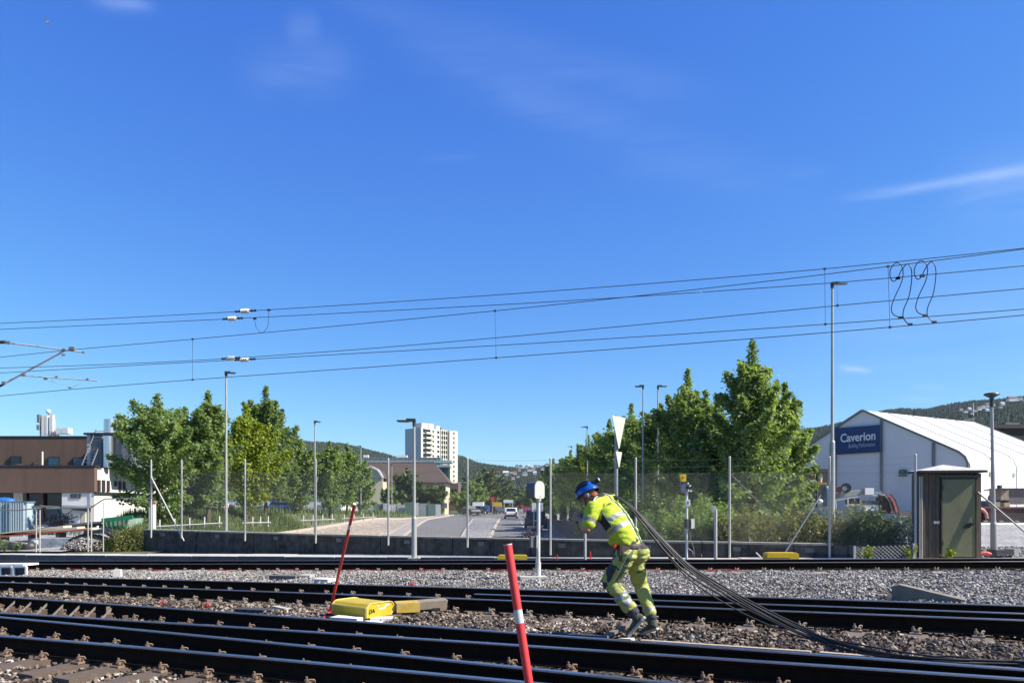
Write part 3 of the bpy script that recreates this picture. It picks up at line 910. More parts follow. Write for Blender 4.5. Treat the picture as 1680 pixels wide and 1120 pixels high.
c0, c1, c2, c3 = hp(-o, -.14, hh), hp(hw + o, -.14, hh), hp(hw + o, dep + o, hh), hp(-o, dep + o, hh)
ap = hp(hw * .45, dep * .5, hh + .22)
up = Vector((0, 0, .055))
rf.add([c0, c1, c2, c3, c0 + up, c1 + up, c2 + up, c3 + up, ap], [(3, 2, 1, 0), (0, 1, 5, 4), (1, 2, 6, 5), (2, 3, 7, 6), (3, 0, 4, 7)], 1)
rf.add([c0 + up, c1 + up, c2 + up, c3 + up, ap], [(0, 1, 4), (1, 2, 4), (2, 3, 4), (3, 0, 4)], 0)
rf.build('roof', [M_('grey roofing sheet', (.52, .51, .49), .8, 0, .2, 4, .4, 30), M_('black roof edge', (.035, .035, .035), .8)], hut)
for s in (-.07, -.02):
    MB().cyl(hp(s, -.03, 0), hp(s, -.03, hh - .1), .018, n=6).build('conduit', galv, hut)

# ------------------------------------------------------------------ white storage tent with the banner
Y1 = 46.0
ux, uy = .862, .507
rid = Vector((ux, uy, 0)); gab = Vector((uy, -ux, 0))
apx = W(1415, 673, Y1); apz = apx.z
half = .138 * Y1; zE = CZ + 84 / F * (.881 * Y1)
LEN = .276 * Y1; nb = 5
tent = thing('storage_tent', 'large white fabric storage tent with curved eaves and a blue banner on its gable', 'tent', (apx.x, apx.y, .2))
m_tent = M_('white tent fabric', (.78, .765, .75), .6, 0, .04, .4, .15, 3, dirt=(.6, .6, .6), dscale=.4, damt=.1)
m_tentf = M_('tent frame grey', (.22, .24, .23), .6, .3)
def tp(t, s, z): # t across gable (-1..1), s along ridge 0..1
    return Vector((apx.x, apx.y, 0)) + gab * (half * t) + rid * (LEN * s) + Vector((0, 0, z))
prof = [(-1, .15), (-1, zE - .5), (-.97, zE - .1), (-.9, zE + .18), (-.55, zE + (apz - zE) * .46), (0, apz), (.4, zE + (apz - zE) * .592), (.8, zE + (apz - zE) * .184), (.92, zE + .06 * (apz - zE)), (.975, zE - .12), (1, zE - .5), (1, .15)]
for side, ids in (('roof_panel', [(2, 3, 4, 5), (5, 6, 7, 8, 9)]), ('wall_panel', [(0, 1, 2), (9, 10, 11)])):
    for b in range(nb):
        s0, s1 = b / nb + .002, (b + 1) / nb - .002
        for idl in ids:
            mb = MB(); vs = []
            for i in idl: vs += [tp(prof[i][0], s0, prof[i][1]), tp(prof[i][0], s1, prof[i][1])]
            mb.add(vs, [(2 * k, 2 * k + 1, 2 * k + 3, 2 * k + 2) for k in range(len(idl) - 1)], 0, side == 'roof_panel')
            mb.build(side, m_tent, tent)
for b in range(nb + 1):
    pts = [tp(t, b / nb, z + .02) * 1 for t, z in prof]
    mb = MB()
    for k in range(len(pts) - 1):
        mb.beam(pts[k], pts[k + 1], .06 if b else .14, .05 if b else .12)
    mb.build('frame_rib', m_tentf if b in (0,) else M_('tent seam grey', (.50, .51, .52), .6), tent)
# gable cloth: four panels between uprights
cuts = [-1, -.3, .2, .7, 1]
def gz(t):
    xs_ = [p[0] for p in prof[1:-1]]; zs_ = [p[1] for p in prof[1:-1]]
    return float(np.interp(t, xs_, zs_))
for i in range(4):
    ts_ = sorted(set([cuts[i] + .004, cuts[i + 1] - .004] + [p[0] for p in prof[2:-2] if cuts[i] + .01 < p[0] < cuts[i + 1] - .01]))
    poly = [tp(ts_[0], 0.004, .15), tp(ts_[-1], 0.004, .15)] + [tp(t, .004, gz(t) - .03) for t in reversed(ts_)]
    mb = MB(); mb.add(poly, [tuple(range(len(poly)))], 0); mb.build('gable_panel', m_tent, tent)
for t in (.2, .7, -.3):
    MB().beam(tp(t, -.004, .15), tp(t, -.004, gz(t) - .05), .12, .1).build('upright', m_tentf, tent)
far_g = MB(); poly = [tp(p[0], .999, p[1]) for p in prof]; far_g.add(poly, [tuple(range(len(poly)))]); far_g.build('gable_panel', m_tent, tent)
for b in range(nb):
    c = tp(1.0, (b + .88) / nb, zE - 1.0) + gab * .03
    MB().beam(c - rid * .1, c + rid * .1, .02, .22).build('pennant', M_('pale green tag', (.35, .48, .3), .7), tent)
# banner on the gable
ban_n = Vector((-ux, -uy, 0))
def bp_(px, py, out=.12):
    """photo pixel cast onto the gable plane"""
    u = (px - 840) / F
    n = rid; p0 = tp(0, 0, 0) - rid * out
    d = Vector((u, 1, (HOR - py) / F)); o = Vector((0, 0, CZ))
    t = (p0 - o).dot(n) / d.dot(n)
    return o + d * t
q = [bp_(1371, 702), bp_(1446, 696.5), bp_(1447, 741), bp_(1372, 745.5)]
ban = thing('banner', 'dark blue banner lettered Caverion Building Performance on the shaded tent gable', 'banner', tuple(q[3]))
mb = MB(); nbx, nby = 8, 3; vs = []
for j in range(nby + 1):
    for i in range(nbx + 1):
        a = q[0].lerp(q[1], i / nbx); b = q[3].lerp(q[2], i / nbx); p = a.lerp(b, j / nby)
        vs.append(p + ban_n * (.02 * math.sin(i * 1.3) * (0 if j in (0, nby) else 1)))
mb.add(vs, [(j * (nbx + 1) + i, (j + 1) * (nbx + 1) + i, (j + 1) * (nbx + 1) + i + 1, j * (nbx + 1) + i + 1) for j in range(nby) for i in range(nbx)], 0, True)
mb.build('cloth', M_('navy banner cloth', (.018, .05, .15), .6, 0, .06, 2), ban)
def lettering(txt, p, xdir, up, height, mat, parent, bold=0.0, ext=.004, name='lettering', width=None, shear=0):
    cu = bpy.data.curves.new(name, 'FONT'); cu.body = txt; cu.size = 1; cu.extrude = ext / max(height, 1e-3); cu.offset = bold; cu.shear = shear
    cu.resolution_u = 3
    cu.materials.append(mat)
    tmp = bpy.data.objects.new('tmp_text', cu); COL.objects.link(tmp)
    bpy.context.view_layer.update()
    me = bpy.data.meshes.new_from_object(tmp); me.name = name
    bpy.data.objects.remove(tmp)
    if not me.materials: me.materials.append(mat)
    o = bpy.data.objects.new(name, me); COL.objects.link(o)
    xd = Vector(xdir).normalized(); u = Vector(up).normalized(); n = xd.cross(u).normalized()
    M = Matrix((xd, u, n)).transposed().to_4x4()
    w = max(max(v.co.x for v in me.vertices), .01)
    sx = (width / w) if width else height
    M = M @ Matrix.Diagonal((sx, height, height, 1))
    o.parent = parent
    o.matrix_basis = Matrix.Translation(Vector(p) - (parent.location if parent and parent.parent is None else Vector())) @ M
    return o
m_let = M_('white print', (.8, .8, .8), .6, 0, .02)
m_let2 = M_('pale blue print', (.32, .42, .55), .6, 0, .02)
xd = (q[1] - q[0]); xd.z = 0
p = bp_(1378.5, 725.2, .18); p2 = bp_(1436, 721, .18)
lettering('Caverion', p, p2 - p, (0, 0, 1), (bp_(1380, 711, .18) - bp_(1380, 725, .18)).z / .72, m_let, ban, .018, .01, width=(p2 - p).length)
p = bp_(1392, 734.6, .18); p2 = bp_(1436, 731, .18)
lettering('Building Performance', p, p2 - p, (0, 0, 1), (bp_(1400, 727, .18) - bp_(1400, 734.5, .18)).z / .78, m_let2, ban, .008, .01, width=(p2 - p).length)
# small green exit sign and plate on the gable
sg = thing('exit_sign', 'small green sign fixed on the tent gable left of the hut roof', 'sign', tuple(bp_(1480, 774)))
def gquad(name, mat, parent, px0, py0, px1, py1, out):
    P = [bp_(px0, py0, out), bp_(px1, py0 - .3, out), bp_(px1 - .8, py1, out), bp_(px0 - .8, py1, out)]
    mb = MB(); mb.prism(P, rid * .04); return mb.build(name, mat, parent)
gquad('panel', M_('green sign', (.01, .12, .03), .6), sg, 1475, 770.5, 1487, 777, .14)
gquad('plate', M_('grey plate', (.12, .14, .18), .6), sg, 1474, 778.5, 1488, 781, .14)
gquad('pictogram', M_('pale green print', (.12, .4, .05), .6), sg, 1477, 772.5, 1484, 774.5, .17)

# ------------------------------------------------------------------ brown and white works building on the left
m_brown = M_('brown fluted cladding', (.150, .094, .066), .85, 0, .14, 2.5, .25, 60, stretch=(1, 1, .15), dirt=(.2, .14, .11), dscale=1.2, damt=.15)
m_trim = M_('dark flashing', (.03, .028, .028), .6)
m_whitew = M_('white rendered wall', (.74, .73, .70), .85, 0, .05, 1.5, .1, 20, dirt=(.52, .5, .46), dscale=.7, damt=.15)
m_glass = M_('dark window glass', (.015, .02, .03), .08, 0, .1, 2)
m_glassb = M_('blue tinted glass', (.03, .08, .14), .1, 0, .2, 2)
Yb = 41.0
wb = thing('works_building', 'brown-banded flat-roofed works building with a white side wall left of the trees', 'building', tuple(W(155, 880, Yb)))
def zz(py, Y): return CZ + (HOR - py) / F * Y
def xx(px, Y): return (px - 840) / F * Y
bx1 = xx(155, Yb)
# lower band panels
x = bx1; k = 0
while x > -46:
    x0 = x - 1.28
    mb = MB(); mb.box(((x + x0) / 2, Yb + .15, (zz(766, Yb) + zz(808, Yb)) / 2), (1.272, .3, zz(766, Yb) - zz(808, Yb)))
    mb.build('cladding_panel', m_brown, wb); x = x0
MB().box(((bx1 - 46) / 2, Yb + .22, zz(764.6, Yb) + .02), (bx1 + 46 + .1, .5, .1)).build('roof_edge', m_trim, wb)
mb = MB(); mb.prism([(bx1 - 24, Yb + .3, zz(766, Yb)), (bx1, Yb + .3, zz(766, Yb)), (bx1 - .9, 52, zz(766, Yb)), (bx1 - 24, 52, zz(766, Yb))], (0, 0, -.1)); mb.build('roof', M_('roof felt', (.09, .09, .09), .9), wb)
# upper storey
Yu = 44.5; ux1 = xx(143, Yu); x = ux1
while x > -48:
    x0 = x - 1.5
    MB().box(((x + x0) / 2, Yu + .15, (zz(718, Yu) + zz(766, Yb)) / 2), (1.49, .3, zz(718, Yu) - zz(766, Yb))).build('cladding_panel', m_brown, wb); x = x0
MB().box(((ux1 - 48) / 2, Yu + 1.27, zz(717, Yu) + .03), (ux1 + 48, 2.6, .1)).build('roof_edge', m_trim, wb)
MB().box(((ux1 - 48) / 2, Yu + 4.4, (zz(718, Yu) + zz(766, Yb)) / 2 - .1), (ux1 + 48, 8, zz(718, Yu) - zz(766, Yb) - .1)).build('wall', m_brown, wb)
for (a, b, t) in ((19, 36, 749), (81, 98, 750), (122, 139, 751)):
    cx = (xx(a, Yu) + xx(b, Yu)) / 2; w = xx(b, Yu) - xx(a, Yu); z0, z1 = zz(764, Yb) + .05, zz(t, Yu)
    fr = MB().box((cx, Yu - .03, (z0 + z1) / 2), (w + .1, .12, z1 - z0 + .08)).build('window_frame', m_trim, wb)
    MB().box((cx, Yu - .11, (z0 + z1) / 2), (w - .06, .03, z1 - z0 - .06)).build('pane', m_glassb if a > 40 else m_glass, fr)
MB().cyl((xx(73, Yu), Yu - .2, zz(764, Yb)), (xx(73, Yu), Yu - .2, zz(741, Yu)), .05, n=6).build('vent_pipe', white, wb)
mb = MB(); mb.cyl((xx(44, Yu), Yu - .8, zz(764, Yb)), (xx(44, Yu), Yu - .8, zz(759, Yb)), .18, n=10); mb.cyl((xx(44, Yu), Yu - .8, zz(759, Yb)), (xx(44, Yu), Yu - .8, zz(757, Yb)), .3, n=10); mb.build('roof_vent', dark, wb)
# grey plant room
Yg = 42.6; ga, gb = xx(143, Yg), xx(212, Yg)
zg0, zg1 = zz(765, Yb), zz(713, Yg)
m_rib = M_('grey ribbed sheet', (.20, .215, .235), .5, .3, .1, 3)
x = ga
while x < gb:
    MB().box((x + .17, Yg + .1, (zg0 + zg1) / 2), (.30, .2, zg1 - zg0)).build('sheet', m_rib, wb)
    x += .32
mb = MB(); mb.prism([(ga, Yg + .15, zg0), (x, Yg + .15, zg0), (x - .1, Yg + 5, zg0), (ga, Yg + 5, zg0)], (0, 0, zg1 - zg0 - .02)); mb.build('plant_room', m_rib, wb)
MB().box(((ga + x) / 2, Yg + 2.4, zg1 + .05), (x - ga + .2, 5.2, .12)).build('roof_edge', m_trim, wb)
MB().box((ga + .12, Yg - .01, (zg0 + zg1) / 2), (.2, .1, zg1 - zg0)).build('corner_trim', M_('pale trim', (.5, .52, .54), .5), wb)
for a, b in ((168, 177), (193, 201)):
    MB().box(((xx(a, Yg) + xx(b, Yg)) / 2, Yg - .03, zg0 + (zz(727, Yg) - zg0) / 2), (xx(b, Yg) - xx(a, Yg), .1, zz(727, Yg) - zg0)).build('louvre', M_('louvre blue grey', (.05, .07, .10), .5), wb)
m_steel = M_('brushed duct steel', (.6, .6, .6), .3, .9, .08, 5)
mb = MB(); cx = xx(183, Yg); mb.cyl((cx, Yg - .35, zg0), (cx, Yg - .35, zz(716, Yg)), .26, n=14); mb.build('duct', m_steel, wb)
cx = xx(169.5, Yg)
mb = MB(); mb.cyl((cx, Yg + .8, zg1), (cx, Yg + .8, zz(709, Yg)), .52, .5, 16); mb.cyl((cx - .05, Yg + .8, zz(709, Yg)), (cx - .05, Yg + .8, zz(685, Yg)), .34, .33, 16); mb.build('flue', m_steel, wb)
lad = MB()
l0, l1 = Vector((xx(148, Yg), Yg - .9, zg0)), Vector((xx(158, Yg), Yg - .02, zg1 + .3))
for s in (0, .55):
    o = Vector((s, 0, 0)); lad.beam(l0 + o, l1 + o, .04, .06)
for i in range(12):
    p = l0.lerp(l1, (i + .5) / 12); lad.beam(p, p + Vector((.55, 0, 0)), .03, .03)
lad.build('ladder', galv_dark, wb)
# white side wall receding from the corner
mb = MB(); sx0, sy0, sx1, sy1 = bx1 - .01, Yb + .02, bx1 - .55, 54.0
side = Vector((sx1 - sx0, sy1 - sy0, 0)); sd = side.normalized(); sn = Vector((sd.y, -sd.x, 0))
def sp(px, py, out=0.0):
    u = (px - 840) / F; o = Vector((0, 0, CZ)); d = Vector((u, 1, (HOR - py) / F)); p0 = Vector((sx0, sy0, 0)) + sn * out
    t = (p0 - o).dot(sn) / d.dot(sn); return o + d * t
mb.prism([(sx0, sy0, -.3), (sx1, sy1, -.3), (sx1, sy1, zz(766, Yb) - .01), (sx0, sy0, zz(766, Yb) - .01)], -sn * .25)
mb.build('side_wall', m_whitew, wb)
mb = MB(); a, b = sp(156, 808, .06), Vector((sx1, sy1, 0)) + sn * .06; b.z = a.z; mb.beam(a, b, .1, .12); mb.build('string_course', m_trim, wb)
for (a, b, t, bt) in ((160, 164, 787, 806), (167, 171.5, 787, 806), (175, 179, 788, 806), (187.5, 191, 788.5, 797), (194.5, 198, 789, 805), (201.5, 205, 790, 805)):
    P = [sp(a, t, .01), sp(b, t, .01), sp(b, bt, .01), sp(a, bt, .01)]
    zt_, zb_ = P[0].z, P[3].z
    for p_, z_ in zip(P, (zt_, zt_, zb_, zb_)): p_.z = z_
    f = MB().prism(P, sn * .05).build('window', m_trim, wb)
# recessed ground floor of the street face
Yr = 42.2
def rbox(name, px0, px1, py0, py1, mat, d=.2, parent=None, Y=None, dy=0):
    Y = Y or Yr; x0, x1, z0, z1 = xx(px0, Y), xx(px1, Y), zz(py1, Y), zz(py0, Y)
    return MB().box(((x0 + x1) / 2, Y + d / 2 + dy, (z0 + z1) / 2), (x1 - x0, d, z1 - z0)).build(name, mat, parent or wb)
rbox('wall', 101.5, 154.6, 808.3, 886, m_whitew, .2, Y=41.06)
rbox('wall', 40, 103, 856, 884, m_whitew)
rbox('wall', -330, 40, 828, 884, m_whitew)
rbox('column', 26, 41, 800, 832, m_whitew, .4, dy=-.2)
rbox('window', 42, 69, 800, 829, m_glass, dy=.1); rbox('window', 73, 101, 800, 829, m_glass, dy=.1)
rbox('window', -60, 26, 800, 829, m_glass, dy=.1)
m_mull = M_('red brown mullion', (.22, .08, .07), .6)
rbox('mullion', 69.5, 72.5, 800, 857, m_mull, .25, dy=-.1)
rbox('sill', 41, 101, 829, 832.5, M_('cream sill', (.5, .45, .36), .8), .3, dy=-.15)
rbox('window', 43, 69, 834, 857, m_glassb, dy=.05); rbox('window', 73, 101, 834, 857, m_glassb, dy=.05)
rbox('sill', 41, 101, 857, 859.5, m_mull, .3, dy=-.12)
rbox('door', 121, 132, 841, 868, white, .1, Y=41.0); rbox('door', 133, 140, 843, 866, M_('cream door', (.6, .58, .5), .7), .1, Y=40.99)
rbox('vent_grille', 115, 126, 810, 817, dark, .08, Y=41.02); rbox('vent_grille', 128, 132, 810, 817, dark, .08, Y=41.02)
rg = M_('blue print', (.35, .55, .75), .5)
a = W(51, 851, Yr - .02)
lettering('e', a, (1, 0, 0), (0, 0, 1), .62, rg, wb, .02, .01)
mb = MB(); c = W(55.5, 846.5, Yr - .02); mb.tube([c + Vector((math.cos(t) * .3, 0, math.sin(t) * .3)) for t in np.linspace(0, 2 * math.pi, 20)], .02, 4); mb.build('ring_logo', rg, wb)
# white canopy
mb = MB(); a, b = W(100, 828, 41.8), W(150, 830, 40.0); mb.prism([W(103, 829, 41.05), W(148, 829, 41.0), W(150, 830, 40.1), W(104, 828, 40.2)], (0, 0, -.1)); mb.build('canopy', M_('grey canopy', (.45, .46, .47), .6), wb)
mb = MB(); mb.prism([W(110, 829, 40.8), W(148, 829, 40.3), W(145, 839, 40.3), W(118, 836, 40.8)], (.0, .2, 0)); mb.build('canopy_underside', dark, wb)
# rooftop antennas
ant = thing('antenna_mast', 'white mobile phone antennas and radio boxes on the brown roof edge', 'antenna', tuple(W(77, 716, 46)))
Ya = 46.0
for (a, b, t, bt) in ((68, 72.5, 682, 713), (74, 77.5, 681, 712), (81.5, 86.5, 680, 714)):
    rbox('antenna_panel', a, b, t, bt, white, .2, ant, Ya)
for px_ in (66.5, 79.5, 90.5):
    MB().cyl(W(px_, 718, Ya + .2), W(px_, 676 if px_ == 79.5 else 688, Ya + .2), .045, n=6).build('pole', galv, ant)
rbox('radio_unit', 62, 66, 680, 693, galv_dark, .25, ant, Ya, -.1); rbox('radio_unit', 61.5, 65, 697, 705, galv_dark, .25, ant, Ya, -.1)
MB().sphere(W(79.5, 675, Ya + .1), .14, 10, 7).build('antenna_dome', white, ant)
for a, b in ((93, 101), (102, 113)): rbox('radio_unit', a, b, 702, 711, white, .5, ant, Ya, -.1)
mb = MB()
for i in range(9):
    p0 = W(random.uniform(80, 98), random.uniform(704, 712), Ya - .15); p1 = W(random.uniform(84, 112), 718, Ya - .15)
    mb.tube([p0, p0.lerp(p1, .5) + Vector((random.uniform(-.2, .2), 0, random.uniform(-.2, .1))), p1], .025, 4)
mb.build('cable', galv_dark, ant)

# ------------------------------------------------------------------ tower block, far
def quadgrid_tower():
    Y0 = 420.0
    c = Vector((xx(691, Y0), Y0, 0)); e = Vector((xx(748, 440), 440, 0)); fd = (e - c).normalized(); fn = Vector((fd.y, -fd.x, 0))
    t = thing('tower_block', 'tall white apartment tower with stacked balconies rising behind the brown hipped roof', 'apartment tower', (c.x, c.y, 0))
    zt = zz(701, Y0); L_ = (e - c).length
    m_tw = M_('cream tower render', (.70, .66, .56), .85, 0, .03, .05); m_tg = M_('shade-grey tower side', (.50, .52, .56), .85, 0, .04, .05)
    s2 = Vector((-fd.y, fd.x, 0))
    bl = (Vector((xx(666.5, 434), 434, 0)) - c); bl = s2 * bl.dot(s2)
    b0 = c + s2 * 14
    mb = MB(); w1 = L_ * .76
    mb.prism([c, c + fd * w1, c + fd * w1 + s2 * 14, c + s2 * 14], (0, 0, zt)); mb.build('wall', [m_tw], t)
    # left face lies in shade; that shade is put into a greyer wall colour
    mb = MB(); mb.prism([c - fd * .05 + s2 * .3, c - fd * .05 + s2 * 14, c + s2 * 14 + Vector((0, 0, zt)) - fd * .05, c + s2 * .3 - fd * .05 + Vector((0, 0, zt))], -fd * .15); mb.build('side_wall', m_tg, t)
    mb = MB(); mb.prism([c + fd * (w1 + .02) - s2 * 1.5, c + fd * L_ - s2 * 1.5, c + fd * L_ + s2 * 8, c + fd * (w1 + .02) + s2 * 8], (0, 0, zt - .3)); mb.build('stair_tower', m_tw, t)
    rows = 18; fh = (zz(703, Y0) - 1) / rows
    def fq(name, s0, s1, z0, z1, mat, out, th=.2, sh=0):
        a = c + fd * s0 + fn * (out + sh); b = c + fd * s1 + fn * (out + sh)
        return MB().prism([a + Vector((0, 0, z0)), b + Vector((0, 0, z0)), b + Vector((0, 0, z1)), a + Vector((0, 0, z1))], -fn * th).build(name, mat, t)
    fh = 2.80
    for r in range(18):
        z = zt - 2.7 - r * fh
        if z < 8: break
        fq('window', L_ * .05, L_ * .12, z, z + 2.2, m_glass, .03)
        fq('window', L_ * .12 + .1, L_ * .26, z + .3, z + 2.0, m_glass, .03)
        fq('balcony', L_ * .11, L_ * .31, z - .7, z + .35, m_tw, 1.3, 1.3)
        fq('window', L_ * .31, L_ * .36, z + .2, z + 1.6, m_glass, .03)
        fq('window', L_ * .45, L_ * .51, z + .2, z + 1.7, m_glass, .03)
        for q_ in (.57, .635, .70):
            fq('window', L_ * q_, L_ * (q_ + .036), z - .1, z + 1.8, m_glass, .03)
        fq('window', L_ * .86, L_ * .91, z + .3, z + 1.7, M_('grey far glass', (.08, .09, .11), .3), 1.53)
    for q_ in (.54, .605, .67, .735):
        fq('fin', L_ * q_, L_ * (q_ + .012), 8, zt, m_tw, .5, .5)
    mb = MB(); mb.prism([c + fd * 3 + s2 * 3, c + fd * 12 + s2 * 3, c + fd * 12 + s2 * 10, c + fd * 3 + s2 * 10], (0, 0, zz(692, Y0))); mb.build('penthouse', m_tw, t)
    fq('fin', L_ * .30, L_ * .33, zt, zt + 2.6, m_tw, -2.5, .3); fq('fin', L_ * .5, L_ * .62, zt, zt + 2.2, m_tw, -2.5, .3)
    MB().cyl(c + fd * 17 + s2 * 3 + Vector((0, 0, zt)), c + fd * 17 + s2 * 3 + Vector((0, 0, zt + 1.6)), .8, n=10).build('roof_vent', dark, t)
    mb = MB()
    for k in range(3): p_ = c + fd * (5 + k * 3) + s2 * 5; mb.cyl(p_ + Vector((0, 0, zt + 3)), p_ + Vector((0, 0, zt + 5.5 - k)), .12, n=5)
    mb.build('antenna', galv_dark, t)
quadgrid_tower()

# ------------------------------------------------------------------ brown-roofed building
def hip_building():
    Y = 140.0
    t = thing('hip_roof_building', 'long cream building under a brown hipped roof with a white dormer gable', 'building', tuple(W(680, 842, Y)))
    m_cr = M_('cream plaster', (.62, .55, .40), .85, 0, .06, .5)
    m_rt = M_('brown roof tiles', (.085, .062, .052), .9, 0, .25, 1.2, .4, 8, stretch=(.3, .3, 4))
    x0, x1 = xx(560, Y), xx(733, Y); ze = zz(791, Y); zr = zz(757, Y)
    MB().box(((x0 + x1) / 2, Y + 6, (ze - .4) / 2), (x1 - x0 - .8, 12, ze + .4)).build('wall', m_cr, t)
    mb = MB(); a, b, c, d = Vector((x0 - 1, Y - .6, ze)), Vector((x1 + .4, Y - .6, ze)), Vector((x1 + .4, Y + 12.6, ze)), Vector((x0 - 1, Y + 12.6, ze))
    r0, r1 = Vector((x0, Y + 5, zr)), Vector((xx(713, Y + 5), Y + 5, zr))
    mb.add([a, b, c, d, r0, r1], [(0, 1, 5, 4), (1, 2, 5), (2, 3, 4, 5), (3, 0, 4), (3, 2, 1, 0)]); mb.build('roof', m_rt, t)
    MB().beam(a + Vector((0, -.05, -.15)), b + Vector((0, -.05, -.15)), .3, .35).build('eave_board', M_('dark eave', (.07, .05, .04), .8), t)
    for px in (642, 657, 672, 689, 704, 718, 728):
        w = .8 if px < 725 else .6
        zc = zz(805, Y)
        f = MB().box((xx(px, Y), Y - .05, zc), (w + .2, .1, 2.2)).build('window', M_('dull window frame', (.3, .27, .2), .7), t)
        MB().box((xx(px, Y), Y - .12, zc), (w, .03, 1.9)).build('pane', m_glass, f)
    rb = M_('cream stone band', (.7, .64, .52), .8)
    for px in (728,): MB().box((xx(px, Y) + .2, Y - .08, zz(829, Y)), (.9, .06, 1.0)).build('window', M_('grey window', (.2, .22, .22), .4), t)
    # projecting gabled wing at the left
    gx0, gx1 = xx(592, Y - 5), xx(628, Y - 5); Yw = Y - 5
    MB().box(((gx0 + gx1) / 2, Yw + 4, zz(812, Yw) / 2 + 1), (gx1 - gx0, 8, zz(785, Yw))).build('wing', m_cr, t)
    mb = MB(); cx = xx(609, Yw)
    zt = zz(766, Yw); z1 = zz(772, Yw); z2 = zz(785, Yw)
    poly = [(gx0, z2 - .5), (gx1, z2 - .5), (gx1, z2 + .1), (gx1 - .5, z2 + 1.0), (cx + 1.2, z1 + .1), (cx, zt), (cx - 1.2, z1 + .1), (gx0 + .5, z2 + 1.0), (gx0, z2 + .1)]
    mb.prism([(p[0], Yw, p[1]) for p in poly], (0, .4, 0)); mb.build('gable', m_cr, t)
    mb = MB(); pp = [(p[0], Yw - .1, p[1] + .1) for p in poly[2:]]
    for k in range(len(pp) - 1): mb.beam(pp[k], pp[k + 1], .7, .3)
    mb.build('gable_trim', white, t)
    mb = MB(); pr = [(gx1, z2 + .1), (cx + 1.2, z1 + .1), (cx, zt), (cx - 1.2, z1 + .1), (gx0, z2 + .1)]
    for k in range(4):
        p_, q_ = pr[k], pr[k + 1]; mb.add([(p_[0], Yw + .35, p_[1]), (q_[0], Yw + .35, q_[1]), (q_[0], Y + 5, q_[1]), (p_[0], Y + 5, p_[1])], [(0, 1, 2, 3)])
    mb.build('wing_roof', m_rt, t)
    MB().box((cx, Yw - .03, zz(794, Yw)), (.25, .1, 2.8)).build('window', m_glass, t)
    MB().beam((gx0, Yw - .05, zz(785, Yw)), (gx1, Yw - .05, zz(785, Yw)), .1, .15).build('band', M_('pale grey band', (.4, .4, .38), .8), t)
    # glazed steel roof behind
    g = thing('glazed_station_roof', 'long low glass and steel roof running behind the brown roof tiles', 'station roof', tuple(W(660, 757, 175)))
    Yg_ = 175.0; zb, zt = zz(757, Yg_), zz(750, Yg_)
    MB().box(((xx(560, Yg_) + xx(722, Yg_)) / 2, Yg_ + 3, (zt + zb) / 2 - 5), (xx(722, Yg_) - xx(560, Yg_), 6, zt - zb + 10)).build('wall', M_('blue grey glazing', (.13, .19, .22), .3, 0, .3, .6), g)
    MB().beam(W(540, 757, Yg_ - .6), W(741, 756, Yg_ - .6), .5, .35).build('gutter', galv, g)
    x = 562
    while x < 720:
        MB().beam(W(x, 757, Yg_ - .3), W(x + 4, 750, Yg_ - .2), .12, .12).build('rib', galv_dark, g); x += 8
    rbox('roof_light', 596, 604, 746, 750, white, 1, g, Yg_); rbox('roof_light', 650, 668, 746.5, 750, white, 1, g, Yg_)
    rbox('stair_block', 717, 736, 764, 838, M_('dark teal glass', (.03, .07, .075), .2), 4, g, 160.0); rbox('roof_slab', 716, 738, 762, 766, M_('pale teal', (.3, .42, .42), .5), 4.4, g, 159.7)
    rbox('roof_slab', 712, 741, 756, 759, M_('pale teal', (.3, .42, .42), .5), 4.4, g, 165)
    # buildings down the street
    s1 = thing('street_building', 'brown brick building end just right of the cream building', 'building', tuple(W(748, 835, 165)))
    rbox('wall', 737, 752, 792, 838, M_('brown brick', (.17, .11, .085), .9, 0, .2, 1), 8, s1, 165.0)
    for py in (806, 820):
        for px in (742, 748): rbox('window', px - 1.6, px + 1.6, py - 4, py + 3, m_glass, .2, s1, 164.9, -.1)
    s2_ = thing('street_building', 'white flat-roofed building with a dark roof edge beyond the parapet, left of the fence post', 'building', tuple(W(760, 835, 190)))
    rbox('wall', 752, 768, 793, 838, M_('bluish white wall', (.6, .64, .68), .8), 10, s2_, 190.0); rbox('roof_edge', 750, 778, 790, 793, M_('pink grey roof', (.4, .34, .32), .8), 10, s2_, 189.7)
hip_building()
# boards and hoardings in front of that building
hb = thing('site_hoarding', 'row of white and green site hoarding boards in front of the cream building', 'hoarding', tuple(W(640, 846, 112)))
cols_ = [(.6, .62, .62), (.55, .57, .58), (.10, .19, .15), (.13, .2, .17), (.5, .52, .52), (.35, .37, .38), (.6, .6, .58)]
x = 596; i = 0
while x < 722:
    w = random.uniform(9, 15); c = cols_[(i * 5) % 7]
    rbox('board', x, x + w - .6, random.uniform(822, 828), 847, M_('hoarding %d' % ((i * 5) % 7), c, .8, 0, .2, 1), .1, hb, 112.0, random.uniform(0, .5)); x += w; i += 1
# long pale warehouse and vehicles seen under the left tree crowns
ww = thing('warehouse', 'long low white warehouse glimpsed beneath the row of trees on the left', 'warehouse', tuple(W(430, 842, 90)))
rbox('wall', 225, 560, 818, 848, m_whitew, 10, ww, 90.0)
rbox('roof_edge', 222, 562, 816, 818, galv_dark, 10.2, ww, 89.9)
for px in (250, 285, 330, 372, 520, 545): rbox('door', px, px + 14, 828, 845, M_('blue grey door', (.25, .3, .36), .6), .2, ww, 89.9, -.1)
for px in (455, 480): rbox('loading_bay', px, px + 16, 824, 845, m_glassb, .2, ww, 89.9, -.1)

